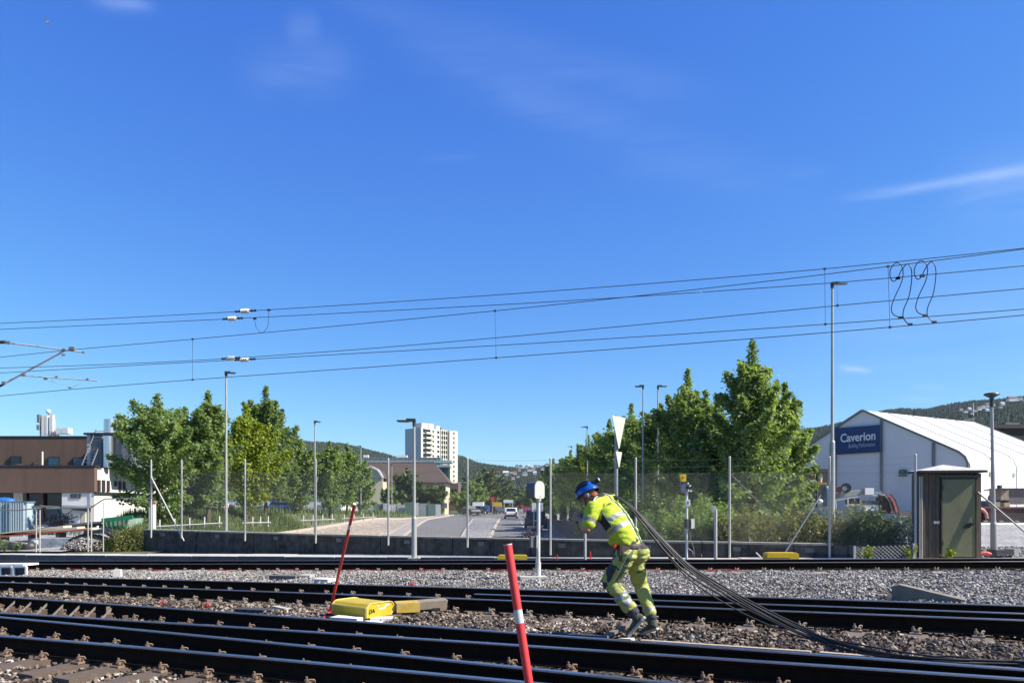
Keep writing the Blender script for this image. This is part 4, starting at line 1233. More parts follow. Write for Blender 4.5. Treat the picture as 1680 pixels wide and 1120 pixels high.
# ------------------------------------------------------------------ hills
HP = [(-900, 760), (0, 748), (200, 742), (330, 715), (470, 717), (505, 723), (560, 725), (610, 738), (650, 747), (690, 744), (750, 743), (785, 756), (830, 763), (870, 769), (905, 760), (960, 752), (1050, 745),
      (1150, 728), (1270, 707), (1340, 699), (1400, 686), (1452, 672), (1480, 668), (1520, 669), (1560, 660), (1600, 655), (1640, 652), (1680, 648), (1900, 640), (2500, 640)]
hxp = [a for a, b in HP]; hyp = [b for a, b in HP]
def hill_z(px, t):
    """height of the slope at fraction t (0 foot, 1 crest)"""
    Yc = 1700.0
    crest = (HOR - float(np.interp(px, hxp, hyp))) / F * Yc - 9
    return -.3 + crest * (t ** .85)
def hill_pt(px, t, noise=True):
    Y = 760 + 940 * t
    if px > 1200: Y = 560 + 1140 * t
    z = hill_z(px, t)
    x = (px - 840) / F * Y
    if noise: z += 7 * mnoise.noise(Vector((x / 130, Y / 130, 0))) * min(1, t * 3) * (1 - t * .5)
    return Vector((x, Y, z))
pxs = np.arange(-900, 2501, 20); tss = np.linspace(0, 1, 26)
mb = MB(); rows = []
for px in pxs:
    col = [hill_pt(px, t) for t in tss]
    last = col[-1]; col.append(Vector((last.x * 1.4, last.y * 1.4, last.z * .6))); rows.append(col)
n = len(rows[0]); mb.v = [tuple(p) for r in rows for p in r]
for i in range(len(rows) - 1):
    for j in range(n - 1): a = i * n + j; mb.quadf((a, a + n, a + n + 1, a + 1), 0, True)
m_hill = M_('wooded hillside', (.028, .045, .026), .95, 0, .5, .02, 1.0, .08)
struct(mb.build('hill', m_hill))
# conifer cover: tens of thousands of small crowns, one mass
def forest():
    V = []; Fs = []; tone = []
    r = np.random.default_rng(5); cnt = 0
    n = 30000
    px = r.uniform(-120, 1800, n); t = r.uniform(.0, 1.0, n) ** .75
    # crest line gets an extra row of trees
    pxc = r.uniform(-120, 1800, 6000); px = np.concatenate([px, pxc]); t = np.concatenate([t, r.uniform(.97, 1.0, 6000)])
    for a, b in zip(px, t):
        if mnoise.noise(Vector((a / 60, b * 6, 3))) < -.28 and b < .55 and a > 760: continue
        p = hill_pt(a, b); h = r.uniform(6, 12); w = r.uniform(2.2, 3.8); k0 = len(V)
        for k in range(5):
            an = k * 1.2566 + r.uniform(0, .6); V.append((p.x + math.cos(an) * w, p.y + math.sin(an) * w, p.z - 1 + h * .12))
        for k in range(5):
            an = k * 1.2566 + r.uniform(0, .6); V.append((p.x + math.cos(an) * w * .55, p.y + math.sin(an) * w * .55, p.z + h * .58))
        V.append((p.x, p.y, p.z + h))
        for k in range(5):
            k2 = (k + 1) % 5
            Fs.append((k0 + k, k0 + k2, k0 + 5 + k2)); Fs.append((k0 + k, k0 + 5 + k2, k0 + 5 + k)); Fs.append((k0 + 5 + k, k0 + 5 + k2, k0 + 10))
        tone += [r.uniform(0, 1) * .6 + .4 * (mnoise.noise(Vector((a / 35, b * 9, 9))) * .5 + .5)] * 11
    me = fastmesh('forest', np.array(V), np.array(Fs), tone_mat('distant woodland', [(0, (.012, .024, .012)), (.5, (.026, .045, .020)), (.8, (.045, .072, .026)), (1, (.06, .085, .034))], .95), np.array(tone))
    stuff(place('forest', me))
forest()
# village houses on the slopes
def house(px, py, w, lab, grp, gabled=1, col=white, i=0):
    best = None
    for t in np.linspace(0, 1, 80):
        p = hill_pt(px, t); yy = HOR - (p.z - CZ) / p.y * F
        if best is None or abs(yy - py) < best[0]: best = (abs(yy - py), p)
    p = best[1]; s = p.y / F; W_ = w * s; h = w * s * .55
    w *= .6
    t = thing('house', lab, 'house', tuple(p), grp)
    p = p + Vector((0, -14, 9))
    MB().box(p + Vector((0, 0, h / 2)), (W_, W_ * .8, h)).build('wall', col, t)
    mb = MB(); a = W_ * .56; b = W_ * .45
    if gabled: v = [(-a, -b, h), (a, -b, h), (a, b, h), (-a, b, h), (0, -b, h * 1.75), (0, b, h * 1.75)]; f = [(0, 4, 5, 3), (1, 2, 5, 4), (0, 1, 4), (2, 3, 5)]
    else: v = [(-a, -b, h), (a, -b, h), (a, b, h), (-a, b, h), (-a * .9, 0, h * 1.6), (a * .9, 0, h * 1.6)]; f = [(0, 1, 5, 4), (2, 3, 4, 5), (1, 2, 5), (3, 0, 4)]
    mb.add([Vector(q_) + p for q_ in v], f); mb.build('roof', [M_('slate roof', (.12, .11, .11), .8), M_('red roof', (.25, .09, .06), .8), M_('bright roof', (.55, .55, .55), .6)][i % 3], t)
hs_c = [(848, 770, 5), (864, 769, 6), (866, 774, 7), (854, 775, 6), (878, 771, 5), (884, 774, 5), (809, 784, 5), (818, 785, 5), (830, 790, 9), (839, 786, 6), (845, 788, 6), (861, 790, 8), (852, 781, 5), (869, 781, 8), (877, 787, 6), (850, 793, 5), (820, 793, 4), (890, 780, 6), (875, 779, 5), (786, 790, 5), (800, 788, 4), (897, 772, 5), (842, 797, 5)]
m_offw = M_('off white cladding', (.62, .6, .54), .8)
m_red = M_('red ochre cladding', (.28, .10, .07), .8)
for i, (px, py, w) in enumerate(hs_c):
    house(px, py, w, 'small pale house scattered on the wooded slope beyond the end of the road', 'hillside houses beyond the road', i % 2, white if i % 4 else m_offw, i)
hs_r = [(1568, 684, 5), (1575, 688, 6), (1582, 683, 5), (1590, 687, 6), (1597, 684, 7), (1604, 681, 6), (1612, 679, 9), (1620, 676, 6), (1636, 674, 6), (1632, 680, 5), (1650, 668, 10), (1659, 667, 6), (1666, 666, 6), (1673, 668, 5), (1610, 686, 5), (1585, 690, 5)]
for i, (px, py, w) in enumerate(hs_r):
    house(px, py, w, 'small pale house in the band of houses high on the hillside above the white tent', 'hillside houses above the tent', i % 2, white if i % 3 else m_offw, i)
MB_ = MB().cyl(W(1597, 682, 900), W(1597, 660, 900), .5, .25, 5)
tag(MB_.build('radio_mast', white), 'thin white radio mast on the hillside above the tent roof', 'mast')
# dark roofed block behind the tent at the right edge
db = thing('dark_roof_building', 'dark brown low building with a long roof at the right edge behind the tent', 'building', tuple(W(1660, 790, 75)))
rbox('wall', 1590, 1800, 702, 835, M_('very dark cladding', (.035, .028, .025), .9), 12, db, 75.0)
rbox('roof_edge', 1588, 1802, 696, 702, M_('dark brown roof edge', (.06, .05, .045), .8), 12.4, db, 74.8)
rbox('parapet', 1650, 1672, 693, 697, M_('grey deck', (.2, .2, .2), .8), 3, db, 75.0)
# ------------------------------------------------------------------ vegetation
def leaf_ramp(name, dk, md, lt, transl=.35):
    return tone_mat(name, [(0, dk), (.5, md), (1, lt)], .5, transl=transl, tcol=(1.7, 1.6, .5), spec=.35)
m_leafA = leaf_ramp('fresh green leaves', (.070, .125, .045), (.148, .22, .080), (.285, .365, .16), .5)
m_leafB = leaf_ramp('dark green leaves', (.065, .11, .042), (.13, .19, .07), (.24, .31, .13), .45)
m_leafC = leaf_ramp('yellow green leaves', (.11, .15, .012), (.19, .25, .022), (.29, .34, .04))
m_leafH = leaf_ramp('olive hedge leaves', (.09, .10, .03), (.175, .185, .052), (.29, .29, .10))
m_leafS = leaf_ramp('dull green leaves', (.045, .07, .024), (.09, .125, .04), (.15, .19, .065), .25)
m_grass = tone_mat('grass blades', [(0, (.05, .085, .022)), (.5, (.10, .14, .038)), (1, (.20, .21, .075))], .8, transl=.25, tcol=(1.4, 1.4, .5))
m_bark = M_('grey brown bark', (.11, .085, .065), .95, 0, .3, 8, .6, 20, stretch=(3, 3, .6))
def leaf_cloud(name, P, size, mat, r, parent=None, up=.35, aspect=.62, tone=None, outward=None):
    n = len(P)
    nrm = r.normal(size=(n, 3)); nrm[:, 2] = np.abs(nrm[:, 2]) * .8 + up
    if outward is not None: nrm += outward * .9
    nrm /= np.linalg.norm(nrm, axis=1, keepdims=True)
    a = r.normal(size=(n, 3)); a -= nrm * (a * nrm).sum(1, keepdims=True); a /= np.linalg.norm(a, axis=1, keepdims=True)
    b = np.cross(nrm, a)
    s = (size * r.uniform(.65, 1.25, n))[:, None]
    V = np.stack([P - a * s * .5, P + b * s * aspect * .5 + a * s * .05, P + a * s * .5 - nrm * s * .12, P - b * s * aspect * .5 + a * s * .05], 1)
    Fq = np.arange(n * 4).reshape(n, 4)
    tn = tone if tone is not None else r.uniform(0, 1, n)
    me = fastmesh(name, V.reshape(-1, 3), Fq, mat, np.repeat(np.clip(tn, 0, 1), 4), False)
    return place(name, me, parent)
def tree(px, Y, zb, ztop, R, n, seed, ls, mat, label, spires=5, trunk=.11, group=None, cat='tree', low=.18, xy=None, lean=0, name='tree'):
    r = np.random.default_rng(seed)
    base = Vector((xx(px, Y), Y, zb)) if xy is None else Vector((xy[0], xy[1], zb))
    H = ztop - zb
    t = thing(name, label, cat, tuple(base), group)
    mbt = MB(); b = np.array(base)
    mbt.tube([b + [0, 0, -.1], b + [.03, 0, H * .25], b + [-.03 + lean * .4, .04, H * .55], b + [lean, 0, H * .93]], [trunk, trunk * .8, trunk * .5, trunk * .12], 7)
    pts = []; out = []; tn = []
    shoots = []
    ns = int(18 + H * 3.2)
    for i in range(ns):
        f = (i + r.uniform(0, 1)) / ns          # 0 low .. 1 high
        h0 = H * (low + (.86 - low) * f * .95)
        az_ = i * 2.399 + r.uniform(-.5, .5)
        prof_r = R * (min(1, (f + .10) * 2.6) ** .6) * (1 - f ** 1.6) ** .62 * r.uniform(.55, 1.25)
        rise = prof_r * r.uniform(.45, 1.15) * (.3 + .9 * f) + .25
        if f < .12: rise *= .1
        shoots.append((h0, az_, prof_r, rise, 1.0))
    for k in range(spires * 2):
        a_ = k * 2.4 + r.uniform(0, 1.2); rr = R * r.uniform(.2, .85) * (0 if k == 0 else 1)
        h0 = H * r.uniform(.42, .6); tip = H * (1.0 if k == 0 else r.uniform(.84, .97) * (1 - .22 * rr / R))
        shoots.append((h0, a_, rr, tip - h0, .8))
    for (h0, az_, pr, rise, wd) in shoots:
        p0 = b + [lean * h0 / H, 0, h0]; d = np.array([math.cos(az_) * pr, math.sin(az_) * pr, rise])
        ln = float(np.linalg.norm(d)); m1 = p0 + d * .5 + np.array([0, 0, -.06 * ln if wd == 1 else 0]); p1 = p0 + d
        mbt.tube([p0, m1, p1 - d * .08], [.035 * trunk / .11, .022 * trunk / .11, .006], 4, cap=False)
        m = int(n * 1.15 * (ln + .5) / 1.0)
        tt = r.uniform(.12, 1, m) ** .75
        q = (p0[None] * ((1 - tt) ** 2)[:, None] + 2 * ((1 - tt) * tt)[:, None] * m1[None] + (tt ** 2)[:, None] * p1[None])
        sg = (.235 * (1 - tt ** 1.8) + .06) * (R / 2.0) ** .5 * (wd if wd < 1 else 1)
        off = r.normal(size=(m, 3)) * sg[:, None] * np.array([1, 1, .75])
        pts.append(q + off); out.append(off / np.maximum(sg[:, None], .01) * .5 + (q - (b + [0, 0, H * .45])) / R * .5)
        tn.append(np.clip(r.uniform(.0, .8, m) + r.uniform(0, .25) + .1 * (q[:, 2] - b[2]) / H, 0, 1))
    mbt.build('trunk', m_bark, t)
    P = np.concatenate(pts); O = np.concatenate(out); Tn = np.concatenate(tn)
    leaf_cloud('crown', P, ls, mat, r, t, tone=Tn, outward=O * .5)
    return len(P)
tot = 0
gL = 'roadside trees on the left bank'
LT = [
 # px, Y, zb, top py, R, density, seed, leaf, mat, label
 (258, 33, .55, 647, 2.4, 150, 3, .17, m_leafA, 'broad green tree farthest left of the roadside row, beside the works building', 6),
 (303, 36, .7, 668, 1.9, 140, 9, .17, m_leafA, 'green tree filling the gap between the farthest left tree and the lamp post', 4),
 (341, 36, .7, 641, 1.75, 150, 8, .17, m_leafA, 'green pointed tree just left of the tall lamp post on the left bank', 4),
 (404, 41, .75, 664, 2.3, 150, 12, .18, m_leafC, 'yellow-green tree just right of the tall lamp post on the left bank', 3),
 (436, 46, .75, 634, 2.5, 130, 21, .2, m_leafB, 'dark green tree with the tallest pointed top in the left row', 6),
 (484, 54, .7, 705, 2.2, 110, 31, .21, m_leafB, 'dark rounded tree left of the slim lamp post with a bent head', 3),
 (541, 60, .65, 724, 2.1, 95, 44, .22, m_leafA, 'pointed fresh green tree right of the slim lamp post on the left bank', 2),
 (569, 68, .6, 727, 2.0, 80, 47, .24, m_leafA, 'narrow-topped green tree second from the right end of the left row', 2),
 (592, 76, .55, 752, 2.1, 70, 52, .26, m_leafA, 'green tree at the right end of the left row, beside the white dormer gable', 2)]
for (px, Y, zb, tp_, R, n, sd, ls, mt, lb, sp_) in LT:
    tot += tree(px, Y, zb - .1, zz(tp_, Y), R, n, sd, ls, mt, lb, sp_, .12, gL, low=.16)
gR = 'trees along the right side of the road'
RT = [
 (1234, 30, .2, 560, 2.15, 190, 5, .165, m_leafA, 'tallest green tree with a pointed top left of the white tent', 6, 0),
 (1288, 31.5, .2, 628, 1.55, 190, 17, .165, m_leafA, 'green tree pressed against the right side of the tallest tree', 3, 0),
 (1178, 34, .2, 655, 1.9, 150, 29, .17, m_leafB, 'dark green tree filling the gap left of the tallest tree', 4, 0),
 (1128, 38, .2, 606, 2.4, 150, 23, .18, m_leafA, 'tall loose tree just right of the two lamp posts', 6, 0),
 (1085, 45, .2, 662, 2.6, 120, 27, .19, m_leafB, 'dark green tree directly behind the two lamp posts', 4, 0),
 (1036, 52, .1, 662, 2.7, 110, 33, .2, m_leafA, 'green tree between the warning triangle and the lamp posts', 4, 0),
 (1000, 60, .1, 688, 2.9, 100, 37, .22, m_leafA, 'green tree behind the triangular sign back', 3, 0),
 (965, 72, .0, 714, 3.0, 80, 39, .25, m_leafB, 'tree to the left of the triangular sign back, under a small lamp', 3, 0),
 (936, 90, .0, 738, 3.4, 60, 41, .3, m_leafA, 'distant tree beside the farthest small lamp on the right of the road', 3, 0),
 (908, 112, .0, 752, 3.0, 50, 43, .36, m_leafB, 'distant dark tree at the left end of the right-hand row', 3, 0)]
for (px, Y, zb, tp_, R, n, sd, ls, mt, lb, sp_, ln) in RT:
    tot += tree(px, Y, zb - .2, zz(tp_, Y), R, n, sd, ls, mt, lb, sp_, .13, gR, low=.08)
for (px, Y, zb, tp_, R, n, sd, ls, mt, lb, sp_, ln) in [
 (1158, 36, .2, 640, 1.9, 130, 61, .18, m_leafA, 'loose tree in the dip between the tallest tree and the next tall one', 5, 0),
 (1064, 48, .1, 690, 2.3, 100, 62, .2, m_leafA, 'lower green tree standing in front of the two lamp posts', 4, 0),
 (1018, 56, .1, 706, 2.4, 90, 63, .21, m_leafA, 'lower light green tree right behind the sign pole', 4, 0),
 (980, 66, .0, 730, 2.6, 75, 64, .24, m_leafC, 'light yellowish tree left of the sign pole', 4, 0)]:
    tot += tree(px, Y, zb - .2, zz(tp_, Y), R, n, sd, ls, mt, lb, sp_, .13, gR, low=.08)
gF = 'trees further down the street'
FT = [(668, 118, 768, 3.0, 'bushy tree in front of the cream building, just left of its near street lamp', m_leafS), (693, 118, 800, 2.2, 'low rounded tree in front of the cream building windows', m_leafS),
      (716, 116, 793, 2.3, 'neat round tree in front of the right end of the cream building', m_leafS), (640, 122, 793, 2.0, 'thin tree in front of the cream dormer wing', m_leafA),
      (757, 150, 808, 2.6, 'tree beside the brown brick building end', m_leafA), (776, 175, 790, 5.0, 'light green tree on the left side of the street beyond the median', m_leafA),
      (797, 200, 774, 7.0, 'large tree rising over the parked lorries on the street', m_leafS), (822, 240, 800, 6.5, 'far tree above the yellow van', m_leafS),
      (872, 210, 806, 4.5, 'far tree behind the dwarf signal head', m_leafA), (893, 170, 790, 5.0, 'far dark tree between the signal and the fence post', m_leafB), (850, 300, 808, 7, 'far tree at the vanishing end of the road', m_leafS)]
for i, (px, Y, tp_, R, lb, mt) in enumerate(FT):
    tot += tree(px, Y, -.2, zz(tp_, Y), R, 16 if Y > 140 else 26, 70 + i, .3 + Y * .0022, mt, lb, 2, .2, gF, low=.14)

def bush(label, blobs, n, ls, mat, seed, name='bush', cat='bush', group=None, sprays=True):
    """blobs: list of (x, y, zbase, rx, ry, h)"""
    r = np.random.default_rng(seed); c = blobs[0]
    t = thing(name, label, cat, (c[0], c[1], c[2]), group)
    tw = MB(); Ps = []; Os = []
    vol = sum(b[3] * b[4] * b[5] for b in blobs)
    for (x, y, z, rx, ry_, h) in blobs:
        m = int(n * rx * ry_ * h / vol)
        d = r.normal(size=(m, 3)); d /= np.linalg.norm(d, axis=1, keepdims=True); d[:, 2] = np.abs(d[:, 2])
        rad = r.uniform(.35, 1.0, m) ** .45
        bump = 1 + .16 * np.sin(d[:, 0] * 9 + seed) * np.cos(d[:, 1] * 8) + .1 * np.sin(d[:, 2] * 13 + d[:, 0] * 17)
        P = d * (rad * bump)[:, None] * np.array([rx, ry_, h]) + np.array([x, y, z]); Ps.append(P); Os.append(d)
        for k in range(max(3, int(rx * ry_ * 14))):
            a = r.uniform(0, 6.28); q = r.uniform(.2, .9)
            tw.tube([(x, y, z - .05), (x + math.cos(a) * rx * q * .5, y + math.sin(a) * ry_ * q * .5, z + h * .5), (x + math.cos(a) * rx * q * .8, y + math.sin(a) * ry_ * q * .8, z + h * r.uniform(.75, 1.05))], [.012, .008, .003], 3, cap=False)
    tw.build('twigs', m_bark, t)
    P = np.concatenate(Ps); O = np.concatenate(Os)
    leaf_cloud('foliage', P, ls, mat, r, t, outward=O * .4, up=.3)
    return len(P)
# clipped-looking hedge behind the fence on the right
def rowb(px0, px1, Y0, Y1, h0, h1, k, ry_=.8):
    o = []
    for i in range(k):
        f = i / (k - 1); px = px0 + (px1 - px0) * f; Y = Y0 + (Y1 - Y0) * f; x = xx(px, Y)
        o.append((x, Y, plat_z(x) - .05, .95 * abs(xx(px1, Y1) - xx(px0, Y0)) / (k - 1), ry_, (h0 + (h1 - h0) * f) * (1 + .08 * math.sin(i * 2.1))))
    return o
tot += bush('long untrimmed olive green hedge behind the fence, below the white tent', rowb(1192, 1400, 22.0, 21.2, 1.25, 1.35, 7), 26000, .075, m_leafH, 91, 'hedge', 'hedge')
tot += bush('dark shaded end of the hedge next to the timber hut', rowb(1408, 1482, 20.45, 20.15, 1.35, 1.15, 4, .6), 15000, .07, m_leafS, 92, 'hedge', 'hedge')  # same shrubs as the hedge; the hut's shade is put in by darker leaves
tot += bush('loose shrub behind the fence below the tallest tree', rowb(1120, 1190, 24.5, 23.5, 1.7, 1.6, 3, 1.2), 12000, .09, m_leafA, 93)
tot += bush('dark shrub behind the fence between the worker and the yellow call sign', rowb(1046, 1100, 26.5, 25.5, 1.9, 1.9, 3, 1.2), 10000, .10, m_leafS, 94)
tot += bush('low mixed shrubs right behind the parapet, between the worker and the short stout post', rowb(1060, 1175, 23.6, 22.6, 1.25, 1.2, 5, .7), 13000, .085, m_leafA, 98)
tot += bush('low shrubs above the retaining wall behind the worker', rowb(955, 1030, 40, 33, 1.3, 1.5, 4, 1.2), 8000, .12, m_leafA, 95)
tot += bush('shrubs beside the retaining wall near the parked black car', rowb(908, 940, 75, 60, 1.5, 1.6, 3, 1.5), 4000, .16, m_leafS, 96)
# left scrub by the wall end
def bl(px, Y, rx, h, zb=None):
    x = xx(px, Y); return (x, Y, T(x, Y) - .02 if zb is None else zb, rx, rx * .8, h)
tot += bush('yellowish scrub bush at the left end of the parapet wall', [bl(208, 27.2, .7, .95), bl(190, 27.4, .5, .7), bl(226, 27.4, .5, .95), bl(172, 27.3, .4, .5)], 9000, .055, m_leafH, 97)
for i, (px, Y, h, lb) in enumerate([(7, 26.9, .75, 'thin green weed at the left edge in front of the dark tarpaulin'), (28, 27.0, .55, 'small weed in front of the dark tarpaulin, second from the edge'), (1424, 18.7, .4, 'bright green weed growing at the small wire fence panel'), (1556, 18.5, .28, 'weed at the foot of the green hut door'), (1494, 18.8, .4, 'ivy-like weed in the corner beside the hut')]):
    r = np.random.default_rng(200 + i); x = xx(px, Y); zb = plat_z(x) if px > 1000 else T(x, Y)
    t = thing('weed', lb, 'weed', (x, Y, zb)); mb = MB()
    P = []
    for k in range(9):
        a = r.uniform(0, 6.28); hh_ = h * r.uniform(.5, 1); tip = Vector((x + math.cos(a) * .16, Y + math.sin(a) * .1, zb + hh_))
        mb.tube([(x, Y, zb), ((x + tip.x) / 2, (Y + tip.y) / 2, zb + hh_ * .6), tip], [.008, .006, .003], 3, cap=False)
        for q in r.uniform(.25, 1, 14): P.append(np.array([x + (tip.x - x) * q, Y + (tip.y - Y) * q, zb + hh_ * q]) + r.normal(0, .03, 3))
    mb.build('stems', m_leafH, t); leaf_cloud('leaves', np.array(P), .075, m_leafC if px > 1000 else m_leafA, r, t)
# tall grass on the bank and verge
def grass():
    r = np.random.default_rng(77); V = []; tn = []
    n = 42000
    xs_ = np.concatenate([r.uniform(-21.5, -12.6, 30000), r.uniform(-40, -14, 12000)])
    f = r.uniform(0, 1, n) ** 1.7; ys_ = np.concatenate([27.3 + f[:30000] * 22, 40 + f[30000:] * 70])
    for x, y in zip(xs_, ys_):
        if x > XL(y) - .15 or (y < 30 and x < -13.5) or (y < 36 and x < -17.6): continue
        if y < 29 and x > -13.6 and y < wall_y(min(8.4, max(-13.55, x))) + .3: continue
        z = T(x, y) - .01; far = max(1, y / 32)
        h = (.18 + .3 * max(0, mnoise.noise(Vector((x * .6, y * .6, 1))) + .35)) * r.uniform(.6, 1.2) * min(far, 1.8)
        a = r.uniform(0, 6.28); w = .012 * far * 1.6; l = r.uniform(.02, .16)
        ca, sa = math.cos(a), math.sin(a)
        V += [(x - sa * w, y + ca * w, z), (x + sa * w, y - ca * w, z), (x + ca * l, y + sa * l, z + h)]
        tn.append(np.clip(r.uniform(0, 1) * .6 + .4 * (mnoise.noise(Vector((x * .3, y * .3, 5))) + .5), 0, 1))
    m = len(V) // 3
    me = fastmesh('grass', np.array(V), np.arange(m * 3).reshape(m, 3), m_grass, np.repeat(np.array(tn), 3))
    stuff(place('grass', me))
grass()
print('leaves', tot)
# ------------------------------------------------------------------ lamp posts
m_pole = M_('lamp post steel', (.42, .42, .41), .45, .2, .08, 3)
m_head = M_('dark lamp housing', (.05, .055, .05), .5)
def lamp(px, ytop, Y, zb, hl, label, r=.06, dirn=1, sleeve=None, name='lamp_post'):
    x = xx(px, Y); zt = zz(ytop, Y)
    t = thing(name, label, 'street lamp', (x, Y, zb))
    mb = MB(); mb.cyl((x, Y, zb - .1), (x, Y, zt), r, r * .6, 10)
    if sleeve: mb.cyl((x, Y, zb - .1), (x, Y, zb + sleeve), r * 1.45, r * 1.35, 10); mb.cyl((x, Y, zb + sleeve), (x, Y, zb + sleeve + .06), r * 1.35, r, 10)
    mb.build('pole', m_pole, t)
    ew = .11 * max(1, hl / .6)
    mb = MB(); a = Vector((x, Y, zt)); d = Vector((dirn, 0, 0))
    mb.cyl(a - Vector((0, 0, hl * .28)), a + Vector((0, 0, .02)), r * .95, r * .9, 8)
    mb.prism([a + Vector((-d.x * .04, -ew, -.01)), a + d * hl + Vector((0, -ew * .6, .0)), a + d * hl + Vector((0, ew * .6, .0)), a + Vector((-d.x * .04, ew, -.01))], (0, 0, .035))
    mb.prism([a + Vector((-d.x * .04, -ew * .8, .02)), a + d * hl * .45 + Vector((0, -ew * .7, .025)), a + d * hl * .45 + Vector((0, ew * .7, .025)), a + Vector((-d.x * .04, ew * .8, .02))], (0, 0, .055))
    mb.build('lamp_head', m_head, t)
    mb = MB(); mb.box(a + d * hl * .6 + Vector((0, 0, -.02)), (hl * .6, ew, .02)); mb.build('lens', M_('lamp lens', (.45, .45, .42), .2), t)
    return t
lamp(371, 612, 33, T(xx(371, 33), 33), .42, 'tall lamp post with a short dark head among the left bank trees', .07, 1)
lamp(516.5, 692, 45, T(xx(516.5, 45), 45), .35, 'slim lamp post right of the dark rounded tree on the left bank', .06, 1)
t = lamp(679.5, 691, 21.35, plat_z(-2.8), .50, 'pale lamp post on the platform edge with its wide flat head pointing left', .055, -1, 1.15)
mb = MB(); x, y, z = xx(679.5, 21.35), 21.35, plat_z(-2.8); mb.box((x, y, z + .015), (.34, .3, .03))
for a in (-.12, .12): mb.cyl((x + a, y - .1, z), (x + a, y - .1, z + .07), .018, n=6)
mb.build('base_plate', galv, t)
t = lamp(1365.5, 466, 30, .2, .6, 'tallest lamp post, in front of the banner, with a short head pointing right', .075, 1, 3.9)
lamp(1055, 634, 38, .1, .42, 'left one of the two close-set lamp posts above the right-hand trees', .06, -1)
lamp(1079.5, 634, 40, .1, .48, 'right one of the two close-set lamp posts above the right-hand trees', .06, 1)
lamp(963.5, 700.5, 62, 0, .5, 'small lamp post rising over the trees left of the triangular sign', .07, -1)
lamp(938, 732.5, 95, 0, .55, 'smallest and farthest lamp post on the right side of the road', .08, -1)
lamp(592, 732, 75, .3, .5, 'distant lamp post in front of the left wooded hill', .07, -1)
lamp(643, 762, 100, 0, .5, 'thin street lamp in front of the cream building roof', .06, -1)
# disc lamp at the right
Yl = 19.2; x = xx(1627, Yl); zb = plat_z(x); zt = zz(646, Yl)
t = thing('lamp_post', 'pale lamp post with a round disc head just right of the timber hut', 'street lamp', (x, Yl, zb))
mb = MB(); mb.cyl((x + .06, Yl, zb), (x + .05, Yl, zb + .85), .085, .08, 12); mb.cyl((x + .05, Yl, zb + .85), (x + .05, Yl, zb + .92), .08, .058, 12); mb.cyl((x + .05, Yl, zb + .9), (x, Yl, zt - .3), .055, .036, 12)
mb.build('pole', m_pole, t)
mb = MB(); mb.cyl((x, Yl, zt - .34), (x, Yl, zt - .06), .05, .05, 10); mb.build('collar', m_head, t)
mb = MB(); mb.cyl((x, Yl, zt - .10), (x, Yl, zt - .02), .06, .19, 18); mb.cyl((x, Yl, zt - .02), (x, Yl, zt + .015), .19, .17, 18); mb.build('lamp_head', m_head, t)

# ------------------------------------------------------------------ signs and signals
Ys = 23.5; x = xx(1011, Ys); zb = .0
t = thing('warning_sign', 'white inverted triangle sign with a smaller one below on a thick pole behind the worker', 'road sign', (x, Ys, zb))
MB().cyl((x, Ys, zb - 1), (x, Ys, zz(681, Ys)), .06, n=10).build('pole', M_('grey sign pole', (.36, .37, .38), .45, .4), t)
m_back = M_('sign back', (.56, .57, .50), .5, .1, .04)
ca, sa = math.cos(math.radians(55)), math.sin(math.radians(55))
def tri(cx, cz, w, h, out, nm):
    n = Vector((-sa, ca, 0)); d = Vector((ca, sa, 0))
    c = Vector((x, Ys, cz)) + n * out
    pts = []
    for (a, b) in ((-w, 0), (-w * .9, .02), (w * .9, .02), (w, 0), (.03, -h), (-.03, -h)):
        pts.append(c + d * a + Vector((0, 0, b)))
    mb = MB(); mb.prism(pts, n * .012); mb.build(nm, m_back, t)
zt = zz(684.5, Ys)
tri(x, zt, .46, .99, -.1, 'triangle_plate'); tri(x, zz(742, Ys), .21, .47, -.1, 'small_triangle_plate')
for z_ in (zt - .13, zt - 1.17, zz(758, Ys)): MB().cyl((x, Ys, z_ - .03), (x, Ys, z_ + .03), .076, n=10).build('clamp', galv, t)

# dwarf signal
Yd = 15.6; x = xx(883.5, Yd); zb = G(x, Yd) + .03
t = thing('dwarf_signal', 'grey dwarf signal with a rounded white back plate on a white pole between tracks', 'railway signal', (x, Yd, zb))
MB().box((x - .12, Yd - .1, zb + .02), (.56, .36, .14), .1).build('foot_block', concrete, t)
mb = MB(); mb.cyl((x, Yd, zb), (x, Yd, zz(819, Yd)), .036, n=10); mb.cyl((x, Yd, zb + .05), (x, Yd, zb + .38), .05, n=10); mb.build('pole', M_('white pole paint', (.7, .71, .71), .5, .1), t)
mb = MB(); mb.cyl((x, Yd, zz(822, Yd)), (x, Yd, zz(812, Yd)), .055, .06, 10); mb.build('bracket', galv, t)
nrm = Vector((.60, -.80, 0)); dd = Vector((.80, .60, 0)); 
hc = Vector((x - .01, Yd, zz(803, Yd)))
def outline(w, h, o):
    pts = []
    for a in np.linspace(0, math.pi, 9): pts.append(hc + dd * (math.cos(a) * w) + Vector((0, 0, h * .35 + math.sin(a) * h * .65)) + nrm * o)
    for a, b in ((-w, -h * .8), (-w * .75, -h), (w * .75, -h), (w, -h * .8)): pts.append(hc + dd * a + Vector((0, 0, b)) + nrm * o)
    return pts
MB().prism(outline(.13, .185, .03), nrm * .03).build('back_plate', M_('white signal plate', (.58, .57, .54), .5, 0, .05, 3), t)
MB().prism(outline(.125, .175, -.24), nrm * .27).build('signal_housing', M_('grey signal housing', (.10, .10, .105), .6), t)
mb = MB()
for dz in (.09, -.02, -.12): c = hc - nrm * .24 + Vector((0, 0, dz)); mb.cyl(c, c - nrm * .09, .045, .05, 10, cap=False)
mb.build('hood', black, t)
